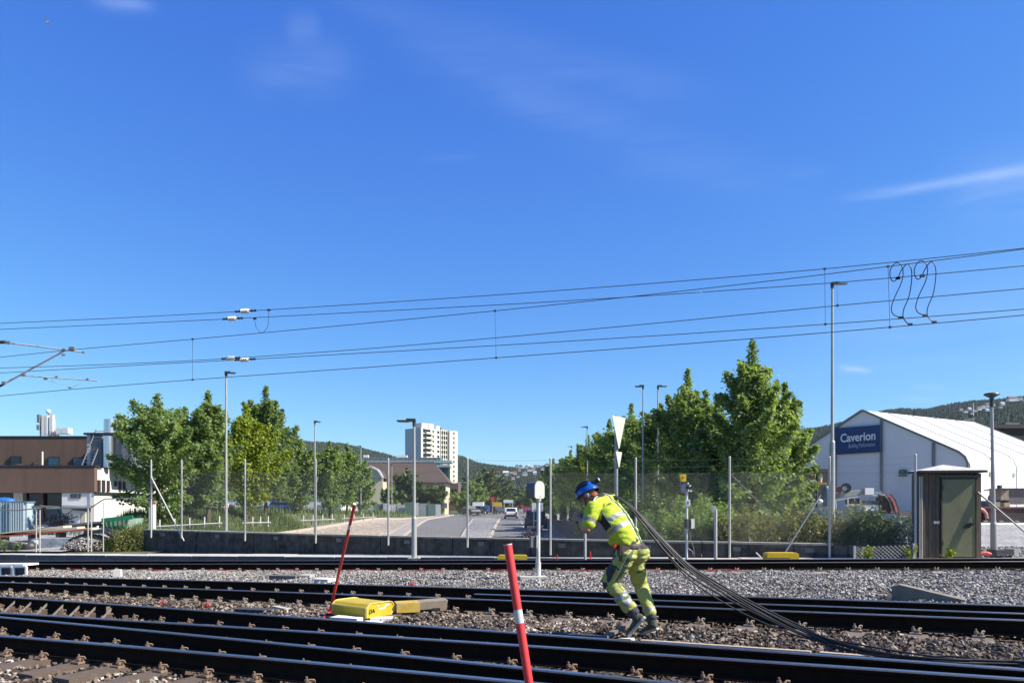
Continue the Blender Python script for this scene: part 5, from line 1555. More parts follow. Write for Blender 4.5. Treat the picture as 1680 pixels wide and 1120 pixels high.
mb = MB(); mb.tube([(x - .16, Yd, zb + .06), (x - .04, Yd - .02, zb + .32), (x - .03, Yd - .03, zz(870, Yd))], .014, 5); mb.tube([(x - .20, Yd - .03, zb + .06), (x - .06, Yd - .04, zb + .25), (x - .05, Yd - .05, zb + .5)], .012, 5); mb.build('cable', galv_dark, t)
mb = MB(); c = W(874, 888, Yd - .05); mb.box(c, (.11, .1, .24), .3); mb.build('junction_box', M_('grey box', (.16, .16, .15), .6), t)
MB().box(c + Vector((.075, -.01, -.0)), (.025, .11, .26), .3).build('box_lid', galv, t)
# two small white boards beyond (on their own posts, by the road)
for a, b, lb in ((872.5, 879.5, 'left one of two small white boards seen through the dwarf signal'), (883.5, 891, 'right one of two small white boards seen through the dwarf signal')):
    Yw = 40.0; s = thing('white_board', lb, 'sign board', tuple(W((a + b) / 2, 860, Yw)))
    rbox('panel', a, b, 824.5, 839, white, .03, s, Yw); MB().cyl(W((a + b) / 2, 839, Yw + .04), W((a + b) / 2, 866, Yw + .04), .03, n=6).build('post', galv, s)
# purple flowers bush at the top of the parapet -> standing on the median kerb
tot += bush('small purple-leaved shrub just behind the parapet at the dwarf signal', [(xx(868, 24), 24, .35, .30, .25, .42), (xx(877, 24), 24, .35, .25, .22, .36)], 1400, .06, leaf_ramp('purple leaves', (.05, .03, .08), (.09, .06, .14), (.16, .13, .22)), 99)

# call post with the yellow sign
Yc = 18.9; x = xx(1123.5, Yc); zb = plat_z(x)
t = thing('level_crossing_post', 'white post carrying a yellow sign with red arrow, grey box and bells', 'signal post', (x, Yc, zb))
px_ = x + .05
MB().cyl((px_, Yc, zb - .1), (px_, Yc, zz(806, Yc)), .03, n=8).build('pole', M_('white pole paint', (.7, .71, .71), .5, .1), t)
P = [W(1115, 778.5, Yc - .1), W(1125.5, 777, Yc - .1), W(1126, 789, Yc - .1), W(1115.8, 790, Yc - .1)]
m_yel = M_('signal yellow', (.80, .58, .01), .5, 0, .04)
m_redp = M_('signal red', (.65, .015, .015), .5, 0, .05)
MB().prism(P, (0, .02, 0)).build('yellow_panel', m_yel, t)
c = W(1120.5, 783.2, Yc - .125)
mb = MB(); mb.prism([c + Vector(v) for v in ((-.045, 0, 0), (-.005, 0, -.035), (-.005, 0, -.014), (.045, 0, -.010), (.045, 0, .010), (-.005, 0, .014), (-.005, 0, .035))], (0, .012, 0)); mb.build('arrow', m_redp, t)
MB().prism([W(1117.3, 789.5, Yc - .08), W(1125, 789.5, Yc - .08), W(1125, 808, Yc - .08), W(1118.5, 808, Yc - .08)], (0, .12, 0)).build('grey_box', M_('blue grey box', (.13, .14, .19), .5), t)
mb = MB()
for (a, b) in ((1128.5, 793), (1131.5, 797), (1129, 805), (1133, 805.5)): mb.sphere(W(a, b, Yc - .05), .03, 8, 5)
mb.build('bell', M_('pale bells', (.6, .6, .58), .3, .4), t)
mb = MB(); mb.beam(W(1124, 799, Yc), W(1134, 799, Yc), .03, .06); mb.build('bracket', black, t)
MB().prism([W(1125, 819, Yc - .05), W(1132.5, 819, Yc - .05), W(1132.5, 829.5, Yc - .05), W(1125, 829.5, Yc - .05)], (0, .03, 0)).build('notice_plate', white, t)
MB().prism([W(1127.2, 821.5, Yc - .055), W(1130.4, 821.5, Yc - .055), W(1130.4, 827, Yc - .055), W(1127.2, 827, Yc - .055)], (0, .004, 0)).build('notice_print', M_('grey print', (.25, .27, .3), .6), t)
MB().box(W(1127.5, 858.5, Yc), (.10, .16, .24), .2).build('dark_box', dark, t)
MB().box(W(1134.5, 858.5, Yc), (.09, .16, .24), .2).build('white_box', M_('pale box paint', (.6, .6, .56), .5), t)
mb = MB(); mb.tube([W(1131, 869, Yc), W(1133, 885, Yc - .05), W(1138, 898, Yc - .05), W(1139.5, 915, Yc)], .01, 5); mb.tube([W(1129, 899, Yc), W(1136, 904, Yc), W(1138.5, 915, Yc)], .01, 5); mb.build('cable', galv_dark, t)
# short bollard pole
x = xx(1174, Yc); t = thing('marker_post', 'short stout galvanised post with a small cap fitting between two fence posts', 'post', (x, Yc, plat_z(x)))
MB().cyl((x, Yc, plat_z(x) - .1), (x, Yc, zz(834, Yc)), .042, n=10).build('pole', galv, t)
mb = MB(); mb.box((x - .07, Yc, zz(836, Yc)), (.09, .09, .12)); mb.cyl((x - .03, Yc, zz(834, Yc)), (x - .03, Yc, zz(829, Yc)), .03, .01, 8); mb.build('cap', M_('grey cap', (.35, .36, .38), .5), t)
# stub post behind the worker and small red stakes
x = xx(960, 19.8); t = thing('stub_post', 'short white post standing at the parapet just left of the worker', 'post', (x, 19.8, plat_z(x)))
MB().cyl((x, 19.8, plat_z(x) - .05), (x, 19.8, zz(868, 19.8)), .035, n=8).build('pole', galv, t)
for px, py, lb in ((914, 909, 'tiny red stake on the platform between signal and worker'), (968.5, 904, 'short red stake on the platform right of the stub post')):
    c = W(px, py, 19.6); o = MB().cyl((c.x, c.y, plat_z(c.x)), c, .018, n=6).build('red_stake', m_redp); tag(o, lb, 'stake')

# ------------------------------------------------------------------ overhead line
Yw = lerp_tab([(-600, 30), (0, 24.2), (840, 19.2), (1680, 16.3), (2400, 14.5)])
def wy(px): return Yw(px)
m_cu = M_('dark wire', (.045, .05, .05), .5, .3)
def wire_pts(tab, dy=0.0, n=60, px0=-500, px1=2300):
    xs_ = [a for a, b in tab]; co = np.polyfit(xs_, [b for a, b in tab], min(3, len(tab) - 1)) if len(tab) > 2 else None
    out_ = []
    for px in np.linspace(tab[0][0], tab[-1][0], n):
        py = float(np.interp(px, xs_, [b for a, b in tab]))
        if co is not None: py = .35 * py + .65 * float(np.polyval(co, px))
        Y = wy(px) + dy; out_.append(W(px, py, Y))
    # carry on beyond the frame
    a = out_[0] + (out_[0] - out_[3]) * 3; b = out_[-1] + (out_[-1] - out_[-4]) * 3
    return [a] + out_ + [b]
def wpy(tab, px):
    xs_ = [a for a, b in tab]; co = np.polyfit(xs_, [b for a, b in tab], min(3, len(tab) - 1))
    return .35 * float(np.interp(px, xs_, [b for a, b in tab])) + .65 * float(np.polyval(co, px))
WT = {
 'a': ([(-40, 532), (0, 530), (200, 522), (400, 511), (840, 481), (1100, 462), (1353, 442), (1500, 427), (1680, 407), (1720, 402)], .3, 'top bare wire of the overhead line, rising to the upper right corner'),
 'b': ([(-40, 542), (0, 540), (200, 532), (382, 523), (600, 511), (840, 498.5), (1030, 487), (1380, 463.5), (1680, 436), (1720, 432)], .5, 'second wire of the overhead line, carrying the left white insulator of the upper pair'),
 'c': ([(-40, 592), (0, 586), (115, 571.5), (316, 556), (600, 531), (840, 508), (1030, 487.5), (1250, 462), (1456, 436), (1680, 408.5), (1720, 404)], 0, 'sagging catenary wire starting at the cantilever tip and crossing the second wire'),
 'd': ([(-40, 605), (0, 603), (250, 594.5), (380, 588), (600, 572), (840, 551.5), (1100, 528), (1375, 501), (1680, 473.5), (1720, 470)], .35, 'upper one of the two near-parallel middle wires with paired insulators'),
 'e': ([(-40, 614), (0, 612), (250, 596.5), (400, 590), (600, 579), (840, 565.5), (1100, 549), (1380, 529.5), (1680, 507), (1720, 504)], .55, 'lower one of the two near-parallel middle wires with paired insulators'),
 'f': ([(-40, 654), (0, 649.5), (115, 637.5), (316, 622), (600, 604), (840, 585), (1100, 565.5), (1380, 543), (1680, 517), (1720, 513)], 0, 'lowest contact wire above the far track')}
for k, (tab, dy, lb) in WT.items():
    o = MB().tube(wire_pts(tab, dy), .0095, 5).build('overhead_wire', m_cu); tag(o, lb, 'overhead wire', 'wires of the overhead line')
def drop(px0, k0, px1, k1, lb):
    y0, y1 = wpy(WT[k0][0], px0), wpy(WT[k1][0], px1)
    a, b = W(px0, y0, wy(px0) + WT[k0][1]), W(px1, y1, wy(px1) + WT[k1][1])
    t = thing('dropper', lb, 'dropper wire', tuple(a), 'droppers hanging between the wires')
    MB().cyl(a, b, .005, n=4).build('wire', m_cu, t)
    mb = MB(); mb.box(a, (.05, .03, .05)); mb.build('clip', black, t); MB().box(b, (.05, .03, .05)).build('clip', black, t)
drop(316, 'c', 316, 'f', 'thin vertical dropper wire left of the tall left lamp post')
drop(812, 'c', 814, 'f', 'thin vertical dropper wire in the middle of the span')
drop(1353, 'a', 1354, 'e', 'thin vertical dropper wire just left of the tallest lamp post')
drop(1373, 'b', 1374, 'd', 'short dropper wire just right of the tallest lamp post head')
drop(1457, 'c', 1460, 'f', 'thin vertical dropper wire next to the looped jumpers')
m_porc = M_('white porcelain', (.75, .73, .68), .25, 0, .04)
def insul(px, k, lb, ln=30):
    y = wpy(WT[k][0], px); Y = wy(px) + WT[k][1]
    a, b = W(px - ln / 2, wpy(WT[k][0], px - ln / 2), wy(px - ln / 2) + WT[k][1]), W(px + ln / 2, wpy(WT[k][0], px + ln / 2), wy(px + ln / 2) + WT[k][1])
    t = thing('insulator', lb, 'insulator', tuple(a.lerp(b, .5)), 'insulators in the overhead wires')
    MB().cyl(a, b, .022, n=6).build('rod', black, t)
    mb = MB()
    for s in (.04, .2, .8, .96): mb.box(a.lerp(b, s), (.05, .04, .06))
    mb.build('fitting', black, t)
    for i in range(4):
        c = a.lerp(b, .35 + .1 * i); d = (b - a).normalized()
        mb = MB(); mb.cyl(c - d * .022, c + d * .012, .075, .05, 12); mb.build('disc', m_porc, t)
insul(403, 'a', 'white ribbed insulator on the topmost wire', 34)
insul(382, 'b', 'white ribbed insulator on the second wire, slightly lower and left of the topmost one', 32)
insul(379, 'd', 'left white insulator of the touching pair on the middle wires', 30)
insul(402, 'e', 'right white insulator of the touching pair on the middle wires', 34)
def jumper(pts, lb, dy=0.1, r=.011):
    P = [Vector((a, b, 0)) for a, b in pts]; out_ = []
    for i in range(len(P) - 1):
        p0, p1, p2, p3 = P[max(0, i - 1)], P[i], P[i + 1], P[min(len(P) - 1, i + 2)]
        for t in np.linspace(0, 1, 6, endpoint=False):
            t = float(t); q = .5 * ((2 * p1) + (p2 - p0) * t + (2 * p0 - 5 * p1 + 4 * p2 - p3) * t * t + (3 * p1 - p0 - 3 * p2 + p3) * t ** 3); out_.append(q)
    out_.append(P[-1])
    w = [W(q.x, q.y, wy(q.x) + dy) for q in out_]
    t = thing('jumper_cable', lb, 'jumper cable', tuple(w[0]), 'looped jumper cables')
    MB().tube(w, r, 5).build('cable', m_cu, t)
    MB().box(w[0], (.09, .05, .05)).build('clamp', black, t); MB().box(w[-1], (.09, .05, .05)).build('clamp', black, t)
jumper([(441, 508.5), (440.5, 520), (440, 532), (436, 541), (430, 545.5), (423, 541), (419, 532), (418, 522.5)], 'small U-shaped jumper hanging right of the upper insulators', .35, .007)
z2 = lambda a, b: (1320 + a / 4.667, 400 + b / 4.667)
def sh(pts, dx, dy): return [(a + dx, b + dy) for a, b in pts]
s1 = [(715, 262), (680, 288), (655, 250), (660, 190), (700, 145), (740, 165), (755, 220), (740, 300), (690, 410), (665, 490), (680, 540), (735, 565)]
s2 = [(715, 262), (740, 205), (785, 155), (815, 190), (820, 270), (800, 400), (760, 500), (755, 560), (780, 600), (808, 617)]
jumper([z2(*p) for p in s1], 'first of four S-shaped jumpers at the right, with a curl at its top left')
jumper([z2(*p) for p in s2], 'second of four S-shaped jumpers at the right, crossing the first near its top')
jumper([z2(*p) for p in sh(s1, 187, -16)], 'third of four S-shaped jumpers at the right, with a curl at its top left')
jumper([z2(*p) for p in sh(s2, 185, -18)], 'rightmost of the four S-shaped jumpers in the overhead line')
# cantilever arm from a mast just outside the left edge
Yk = 24.3; mk_x = xx(-75, Yk)
t = thing('catenary_mast', 'galvanised tube cantilever holding the catenary wires at the left edge, on its mast', 'catenary mast', (mk_x, Yk + .3, G(mk_x, Yk)))
mb = MB()
for a in (-.12, .12): mb.box((mk_x + a, Yk + .3, 3.6), (.08, .2, 8.4))
for i in range(14): mb.box((mk_x, Yk + .3, .2 + i * .55), (.2, .02, .06))
mb.build('mast', galv, t)
def tb(name, p, r, m): MB().tube([W(a, b, Yk + dy) for a, b, dy in p], r, 8).build(name, m, t)
tb('top_tube', [(10, 562, .1), (60, 568, .05), (139, 578, 0)], .026, M_('bright tube', (.68, .68, .66), .4, .3))
tb('top_tube_end', [(-75, 556, .3), (-40, 558, .2), (10, 562, .1)], .03, black)
tb('diagonal_tube', [(108, 574, 0), (60, 600, .1), (4, 631, .2)], .033, M_('bright tube', (.68, .68, .66), .4, .3))
tb('diagonal_end', [(6, 630, .2), (-75, 672, .4)], .04, black)
tb('registration_tube', [(38, 616, .1), (90, 620, .05), (161, 624.5, 0)], .018, M_('bright tube', (.68, .68, .66), .4, .3))
tb('steady_arm', [(80, 624, .02), (113, 634, 0), (116, 637, 0), (131, 629, 0)], .007, galv)
tb('stay_wire', [(103, 580, 0), (99, 600, 0), (94, 619, 0)], .004, galv)
for a, b, s in ((14, 562, .09), (105, 574, .08), (118, 572, .12), (104, 582, .05), (75, 621, .07), (93, 618, .05), (144, 622, .05), (115, 636, .05), (38, 615, .08), (7, 628, .09), (137, 578, .05)): MB().box(W(a, b, Yk - .03), (s * 1.4, .08, s)).build('clamp', galv_dark, t)
for i in range(5):
    c = W(-6 + i * 3.5, 561, Yk + .1); MB().cyl(c - Vector((.02, 0, 0)), c + Vector((.02, 0, 0)), .06, n=10).build('insulator_disc', dark, t)

# ------------------------------------------------------------------ things lying on the tracks
m_ybox = M_('worn yellow enamel', (.52, .39, .015), .5, 0, .12, 6, .1, 20, dirt=(.35, .25, .03), dscale=5, damt=.12)
m_yold = M_('faded yellow paint', (.52, .36, .06), .7, 0, .2, 6, .2, 20, dirt=(.3, .27, .2), dscale=3, damt=.5)
# yellow point machine cover
a0 = onp(549, 1010, .08); a1 = onp(601, 1013, .08)
Ypm = a1.y; zb = G(a1.x, Ypm) + .07
L0 = Vector((xx(545, Ypm + .42), Ypm + .42, zb)); L1 = Vector((xx(601, Ypm), Ypm, zb))
ax = (L1 - L0); ax.z = 0; ln = ax.length; ax.normalize(); ay = Vector((-ax.y, ax.x, 0))
wd = .50; h = (1012 - 983) / F * Ypm * .80
t = thing('point_machine', 'bright yellow box-shaped point machine cover with chamfered end between the tracks', 'point machine', tuple(L0))
prof_ = [(0, 0), (0, h * .72), (.05, h * .95), (.09, h), (wd - .09, h), (wd - .03, h * .92), (wd, h * .72), (wd, h * .3), (wd - .06, 0)]
mb = MB(); mb.prism([L1 + ay * a + Vector((0, 0, b)) for a, b in prof_], -ax * ln); mb.build('cover', m_ybox, t)
mb = MB()
for s in (0.0, ln):
    pr = [L1 - ax * s + ay * a + Vector((0, 0, b + .004)) for a, b in prof_]
    for i in range(len(pr) - 1): mb.beam(pr[i], pr[i + 1], .02, .012)
mb.build('rim', M_('pale yellow rim', (.7, .55, .18), .5), t)
MB().beam(L0 + Vector((0, 0, h * .72)) - ay * .006, L1 + Vector((0, 0, h * .72)) - ay * .006, .012, .02).build('seam', M_('pale yellow rim', (.7, .55, .18), .5), t)
lettering('(3A', L1 + ax * .006 + ay * .04 + Vector((0, 0, h * .34)), ay, (0, 0, 1), .075, black, t, .01, .002)
m_wp = M_('white paint smear', (.82, .8, .76), .6)
mb = MB()
for p, q in (((.22, .55), (.33, .60)), ((.32, .6), (.36, .75)), ((.34, .76), (.42, .8)), ((.2, .76), (.22, .78))):
    mb.beam(L1 + ax * .004 + ay * p[0] + Vector((0, 0, h * p[1])), L1 + ax * .004 + ay * q[0] + Vector((0, 0, h * q[1])), .004, .02)
mb.build('paint_smear', m_wp, t)
c = L1 + ay * .22 - Vector((0, 0, .06)) + ax * .06
MB().box(c + Vector((0, 0, .0)), (.26, .46, .07), math.atan2(ax.y, ax.x)).build('base_plate', M_('dirty white base', (.62, .6, .56), .8, 0, .15, 5, dirt=(.35, .3, .22), damt=.4), t)
# grey-yellow cover right of it
B0 = onp(651, 1003, .1); B1 = onp(731, 1003, .1)
t = thing('rod_cover', 'low worn yellow and grey drive rod cover right of the yellow point machine', 'rod cover', tuple(B0))
d_ = Vector((xx(735, B0.y + .15), B0.y + .15, 0)) - Vector((xx(651, B0.y - .05), B0.y - .05, 0)); L_ = d_.length; d_.normalize(); n_ = Vector((-d_.y, d_.x, 0))
o_ = Vector((xx(651, B0.y - .05), B0.y - .05, G(B0.x, B0.y) + .09)); hh_ = .135
mb = MB(); mb.prism([o_, o_ + d_ * (L_ * .45), o_ + d_ * (L_ * .45) + Vector((0, 0, hh_)), o_ + Vector((0, 0, hh_ * .95))], n_ * .3); mb.build('yellow_cover', m_yold, t)
mb = MB(); mb.prism([o_ + d_ * (L_ * .452) + Vector((0, 0, .03)), o_ + d_ * (L_ * .97) + Vector((0, 0, .05)), o_ + d_ * (L_ * 1.0) + Vector((0, 0, hh_ * 1.15)), o_ + d_ * (L_ * .452) + Vector((0, 0, hh_))], n_ * .3); mb.build('grey_cover', M_('grey weathered steel', (.27, .215, .155), .75, 0, .2, 6), t)
mb = MB(); mb.prism([o_ + d_ * (L_ * .70) + Vector((0, 0, -.03)) - n_ * .02, o_ + d_ * (L_ * .84) + Vector((0, 0, -.03)) - n_ * .02, o_ + d_ * (L_ * .84) + Vector((0, 0, .05)) - n_ * .02, o_ + d_ * (L_ * .70) + Vector((0, 0, .05)) - n_ * .02], n_ * .1); mb.build('rod_clevis', black, t)
mb = MB(); mb.beam(onp(620, 1018, .0) + Vector((0, 0, .03)), onp(742, 996, .02) + Vector((0, 0, .05)), .30, .07); mb.build('tie_plate', M_('brown rusty plate', (.15, .11, .085), .85, 0, .3, 10), t)
# white blocks in front
def slab_obj(name, label, cat, corners, h, mat, z=None):
    mb = MB(); P = [Vector((p.x, p.y, G(p.x, p.y) + (z if z is not None else .02))) for p in corners]
    mb.prism(P, (0, 0, h)); o = mb.build(name, mat); return tag(o, label, cat)
def offc(px, py, dx, dy, w, c=.08):
    p = onp(px, py, c); d = Vector((dx, dy, 0)).normalized(); n = Vector((-d.y, d.x, 0))
    return p, d, n
m_wb = M_('chalky white block', (.72, .71, .68), .85, 0, .08, 5, .2, 40)
def block(name, label, cat, px, py, ang, l, w, h, mat, z=.0, mat2=None):
    p = onp(px, py, .04); d = Vector((math.cos(ang), math.sin(ang), 0)); n = Vector((-d.y, d.x, 0)); p.z = G(p.x, p.y) + z
    mb = MB(); mb.prism([p, p + d * l, p + d * l + n * w, p + n * w], (0, 0, h))
    o = mb.build(name, mat); return tag(o, label, cat)
block('concrete_block', 'white concrete block with a dark side left of the point machine foot', 'concrete block', 541, 1019, -.35, .42, .20, .10, m_wb, .0)
block('concrete_block', 'flat white concrete slab under the lettered end of the yellow point machine', 'concrete block', 607, 1018, .1, .30, .2, .07, m_wb, .0)
o = MB().sphere(onp(612, 1022, .03), .12, 12, 6, 0, (1.2, .8, .35)).build('pale_boulder', m_wb); tag(o, 'smooth pale rounded stone beside the rear rail under the point machine', 'stone')
# dark mat roll left
m_rub = M_('dark rubber mat', (.05, .05, .05), .8, 0, .3, 12, .4, 40)
block('rubber_pad', 'dark grey crossing slab lying in ballast with a pale broken end at left centre', 'crossing slab', 385, 1006, -.28, .62, .22, .11, m_rub, .0)
block('timber_offcut', 'pale short timber offcut leaning at the end of the dark crossing slab', 'timber', 446, 1001, -.8, .42, .09, .07, M_('pale grey timber', (.5, .47, .42), .85, 0, .2, 8, .3, 30), .04)
# slabs in the pale ballast strip
block('crossing_slab', 'dark-faced slab with pale end lying in pale ballast in front of the far track', 'concrete slab', 441, 951.5, -.22, .66, .3, .12, M_('dark slab', (.13, .13, .13), .8, 0, .2, 6), .03)
block('crossing_slab', 'pale broken slab beside the dark-faced slab in the pale ballast', 'concrete slab', 490, 951, -.12, .26, .3, .12, concrete, .03)
block('crossing_slab', 'tilted white slab right of the dark-faced slab in the pale ballast', 'concrete slab', 512, 956, -.30, .38, .35, .09, m_wb, .04)
# big concrete block at right
p = onp(1463, 984, .02); d = Vector((.80, -.60, 0)); n = Vector((.6, .8, 0)); p.z = G(p.x, p.y) - .03
mb = MB(); q = p + d * .95
mb.prism([p, q, q + Vector((0, 0, .12)), p + d * .10 + Vector((0, 0, .29)), p + Vector((0, 0, .26))], n * .22)
tag(mb.build('concrete_sleeper_end', M_('olive grey concrete', (.20, .19, .155), .9, 0, .2, 6, .4, 40)), 'tilted dark concrete beam sticking out of the pale ballast in front of the hut', 'concrete beam')
# little white marker at left
mb = MB(); c = onp(193, 948, .02); mb.box(c + Vector((0, 0, .10)), (.20, .16, .24), .2, taper=.8); tag(mb.build('marker_stone', M_('white marker stone', (.62, .6, .58), .85, 0, .1, 5)), 'small whitish marker stone in the pale ballast near the left edge', 'marker stone')
# white crates at the left edge
t = thing('cable_crate', 'white frame crate with dark openings at the left edge between the tracks', 'crate', tuple(onp(20, 944, .02)))
for k, (a, b) in enumerate(((-42, -22), (-20, 0), (2, 21), (24, 44))):
    c0 = onp(a, 945, .02); c1 = onp(b, 945, .02); z = c0.z
    mb = MB(); w = .045
    H_ = .26
    mb.prism([c0, c1, c1 + Vector((0, 0, H_)), c0 + Vector((0, 0, H_))], (0, .03, 0)); mb.build('panel', M_('dark crate inside', (.03, .035, .045), .6), t)
    fr = MB()
    for u, v in ((c0, c1), (c0 + Vector((0, 0, H_)), c1 + Vector((0, 0, H_))), (c0, c0 + Vector((0, 0, H_))), (c1, c1 + Vector((0, 0, H_)))): fr.beam(u - Vector((0, .02, 0)), v - Vector((0, .02, 0)), .05, .05)
    fr.build('frame', white, t)
c0, c1 = onp(-45, 945, .02), onp(44, 945, .02); mb = MB(); mb.prism([c0 + Vector((0, 0, .28)), c1 + Vector((-.1, 0, .28)), c1 + Vector((0, .5, .28)), c0 + Vector((0, .5, .28))], (0, 0, .05)); mb.build('lid', white, t)
# yellow covers near the far track
for px0, px1, py0, py1, Y, lb in ((816, 865, 910.5, 919, 20.6, 'bright yellow flat cover on the platform behind the red marker post'), (1259, 1311, 906.5, 917, 18.4, 'yellow and orange flat cover at the foot of the leaning fence brace')):
    t = thing('yellow_cover', lb, 'equipment cover', tuple(W(px0, py1, Y)))
    x0, x1, zt_, zb_ = xx(px0, Y), xx(px1, Y), zz(py0, Y), zz(py1, Y) - .05
    mb = MB(); mb.prism([(x0, Y, zb_), (x1, Y, zb_), (x1, Y, zt_ - .03), (x1 - .04, Y, zt_), (x0 + .05, Y, zt_), (x0, Y, zt_ - .04)], (0, .35, 0)); mb.build('lid', M_('orange yellow enamel', (.62, .40, .01), .5, 0, .1, 5) if px0 > 1000 else m_ybox, t)
    mb = MB(); mb.prism([(x0 + .02, Y - .01, zb_), (x0 + (x1 - x0) * .7, Y - .01, zb_), (x0 + (x1 - x0) * .7, Y - .01, zb_ + .09), (x0 + .02, Y - .01, zb_ + .09)], (0, .02, 0)); mb.build('painted_gap', M_('olive painted shadow', (.12, .09, .02), .7), t)  # flat dark strip painted as a shaded gap, nothing is cut in
for a, b, c, d in ((1240, 906, 1248, 914),):
    tag(MB().cyl(W(a, b, 18.6), W(c, d, 18.6), .02, n=6).build('loose_pipe', galv), 'short loose pipe end left of the orange yellow cover', 'pipe')
# red cable at the far track
m_redc = M_('red cable sheath', (.55, .05, .05), .5)
r_ = random.Random(4); pts = []
for px in range(-40, 1240, 14):
    p = onp(px, 934, 0); y = ry('A2', p.x) - .33 - .1 * math.sin(px * .021) ** 2 + r_.uniform(-.02, .02)
    pts.append((p.x, y, G(p.x, y) + .012 + .05 * max(0, math.sin(px * .055))))
tag(MB().tube(pts, .011, 5).build('red_cable', m_redc), 'thin red cable snaking along the near rail of the far track', 'cable')
for i, (px, py) in enumerate(((265, 991), (338, 994), (675, 960))):
    c = onp(px, py, .05); mb = MB(); mb.tube([c + Vector((-.05, 0, -.03)), c + Vector((0, .02, .05)), c + Vector((.06, .02, .0))], .022, 6)
    tag(mb.build('red_tag', m_redc), ['red cable end in the brown ballast left of the timber offcut', 'second red cable end just left of the dark crossing slab', 'red cable end in the pale ballast above the rod cover'][i], 'cable end')
m_bluec = M_('blue cable sheath', (.02, .08, .4), .5)
pts = [onp(px, 950.5 + math.sin(px * .3) * .5, .05) for px in range(238, 306, 6)]
tag(MB().tube(pts, .012, 5).build('blue_cable', m_bluec), 'short blue cable behind the middle track at the left', 'cable')
# long timber lath and rusty plate near the worker
def lath(px0, py0, px1, py1, w, h, mat, name, lb, cat, c=.05):
    a, b = onp(px0, py0, c), onp(px1, py1, c)
    tag(MB().beam(a, b, w, h).build(name, mat), lb, cat)
lath(1052, 1051, 1330, 1070, .06, .03, M_('bleached timber', (.48, .39, .28), .85, 0, .15, 8, .3, 30), 'timber_lath', 'long bleached timber lath behind the near turnout rail, right of the worker', 'timber', .07)
lath(1345, 1071, 1560, 1088, .06, .03, M_('bleached timber', (.48, .39, .28), .85), 'timber_lath', 'pale timber lath lying under the trailing cables', 'timber', .07)
a, b = onp(992, 1041, .10), onp(1024, 1027, .12)
tag(MB().beam(a + Vector((0, 0, -.02)), b + Vector((.12, .05, .05)), .07, .03).build('rusty_tie_plate', M_('brown grey plate', (.20, .16, .13), .85, 0, .2, 12)), 'brown rusty flat bar lying at the worker\'s front foot', 'steel bar')
block('rubber_pad', 'black rubber strip lying behind the near rail in front of the worker', 'rubber strip', 905, 1043, -.52, .62, .12, .05, m_rub, .03)
# white flat stone near centre and right
for i, (px, py, s, lb) in enumerate(((880, 968, .22, 'flat white stone just behind the middle track, left of the worker'), (1215, 1007, .13, 'white stone between the middle track rails under the cables'), (1028, 1050, .13, 'white crumbling stone at the worker\'s toes'), (1625, 1090, .12, 'upright pale broken stone at the cables near the right edge'), (595, 962, .10, 'white stone in pale ballast right of the thin red stick'), (1140, 1000, .09, 'white stone lump left of the cables between the rails'))):
    c = onp(px, py, .04); mb = MB(); r = np.random.default_rng(i)
    v = PR[i] * np.array([s * 1.4, s, s * .55]); mb.add([Vector(q) + c for q in v], [tuple(f) for f in CF]); tag(mb.build('white_stone', m_wb), lb, 'stone')

# red marker posts
m_redpost = M_('weathered red plastic', (.70, .045, .05), .5, 0, .08, 6, dirt=(.35, .03, .03), dscale=9, damt=.08)
Yp = 4.75; top = W(833, 893, Yp); bot = W(868, 1120, Yp - .05); dirv = (bot - top).normalized(); g0 = top + dirv * ((top.z - (G(0, Yp) - .1)) / -dirv.z)
t = thing('marker_pole', 'thick leaning red marker pole with one white band in the foreground', 'marker pole', tuple(g0))
ln = (g0 - top).length; k = (top - bot).length / 227.0
f0, f1 = (1000 - 893) / 227 * (bot - top).length / ln, (1022 - 893) / 227 * (bot - top).length / ln
rp = .0275
MB().cyl(top.lerp(g0, 0), top.lerp(g0, f0), rp, n=16).build('upper_tube', m_redpost, t)
MB().cyl(top.lerp(g0, f0), top.lerp(g0, f1), rp * 1.02, n=16).build('white_band', M_('grey white reflective band', (.62, .63, .62), .4, 0, .08, 9), t)
MB().cyl(top.lerp(g0, f1), g0, rp, n=16).build('lower_tube', m_redpost, t)
MB().cyl(top + Vector((0, 0, .0)) - dirv * .004, top + dirv * .003, rp * 1.03, n=16).build('pole_cap', M_('pale pink rim', (.7, .5, .48), .6), t)
MB().cyl(top + dirv * .035 + Vector((-.012, -.0262, 0)), top + dirv * .035 + Vector((-.012, -.0283, 0)), .006, n=8).build('bolt_hole', black, t)
a = W(582, 826, 9.3); b = onp(541, 1004, .05); c = onp(531, 1014, .04)
t = thing('marker_pole', 'thin leaning red marker pole with a white band beside the yellow point machine', 'marker pole', tuple(b))
g = lambda s: a.lerp(b, s)
MB().cyl(a, g(.005), .019, n=10).build('pole_cap', white, t)
MB().cyl(g(.005), g(.17), .020, n=10).build('upper_tube', m_redpost, t); MB().cyl(g(.17), g(.205), .0205, n=10).build('white_band', white, t); MB().cyl(g(.205), g(1), .020, n=10).build('lower_tube', m_redpost, t)
MB().tube([b, b.lerp(c, .5) + Vector((0, 0, .01)), c], [.022, .024, .018], 8).build('foot_stub', m_redpost, t)

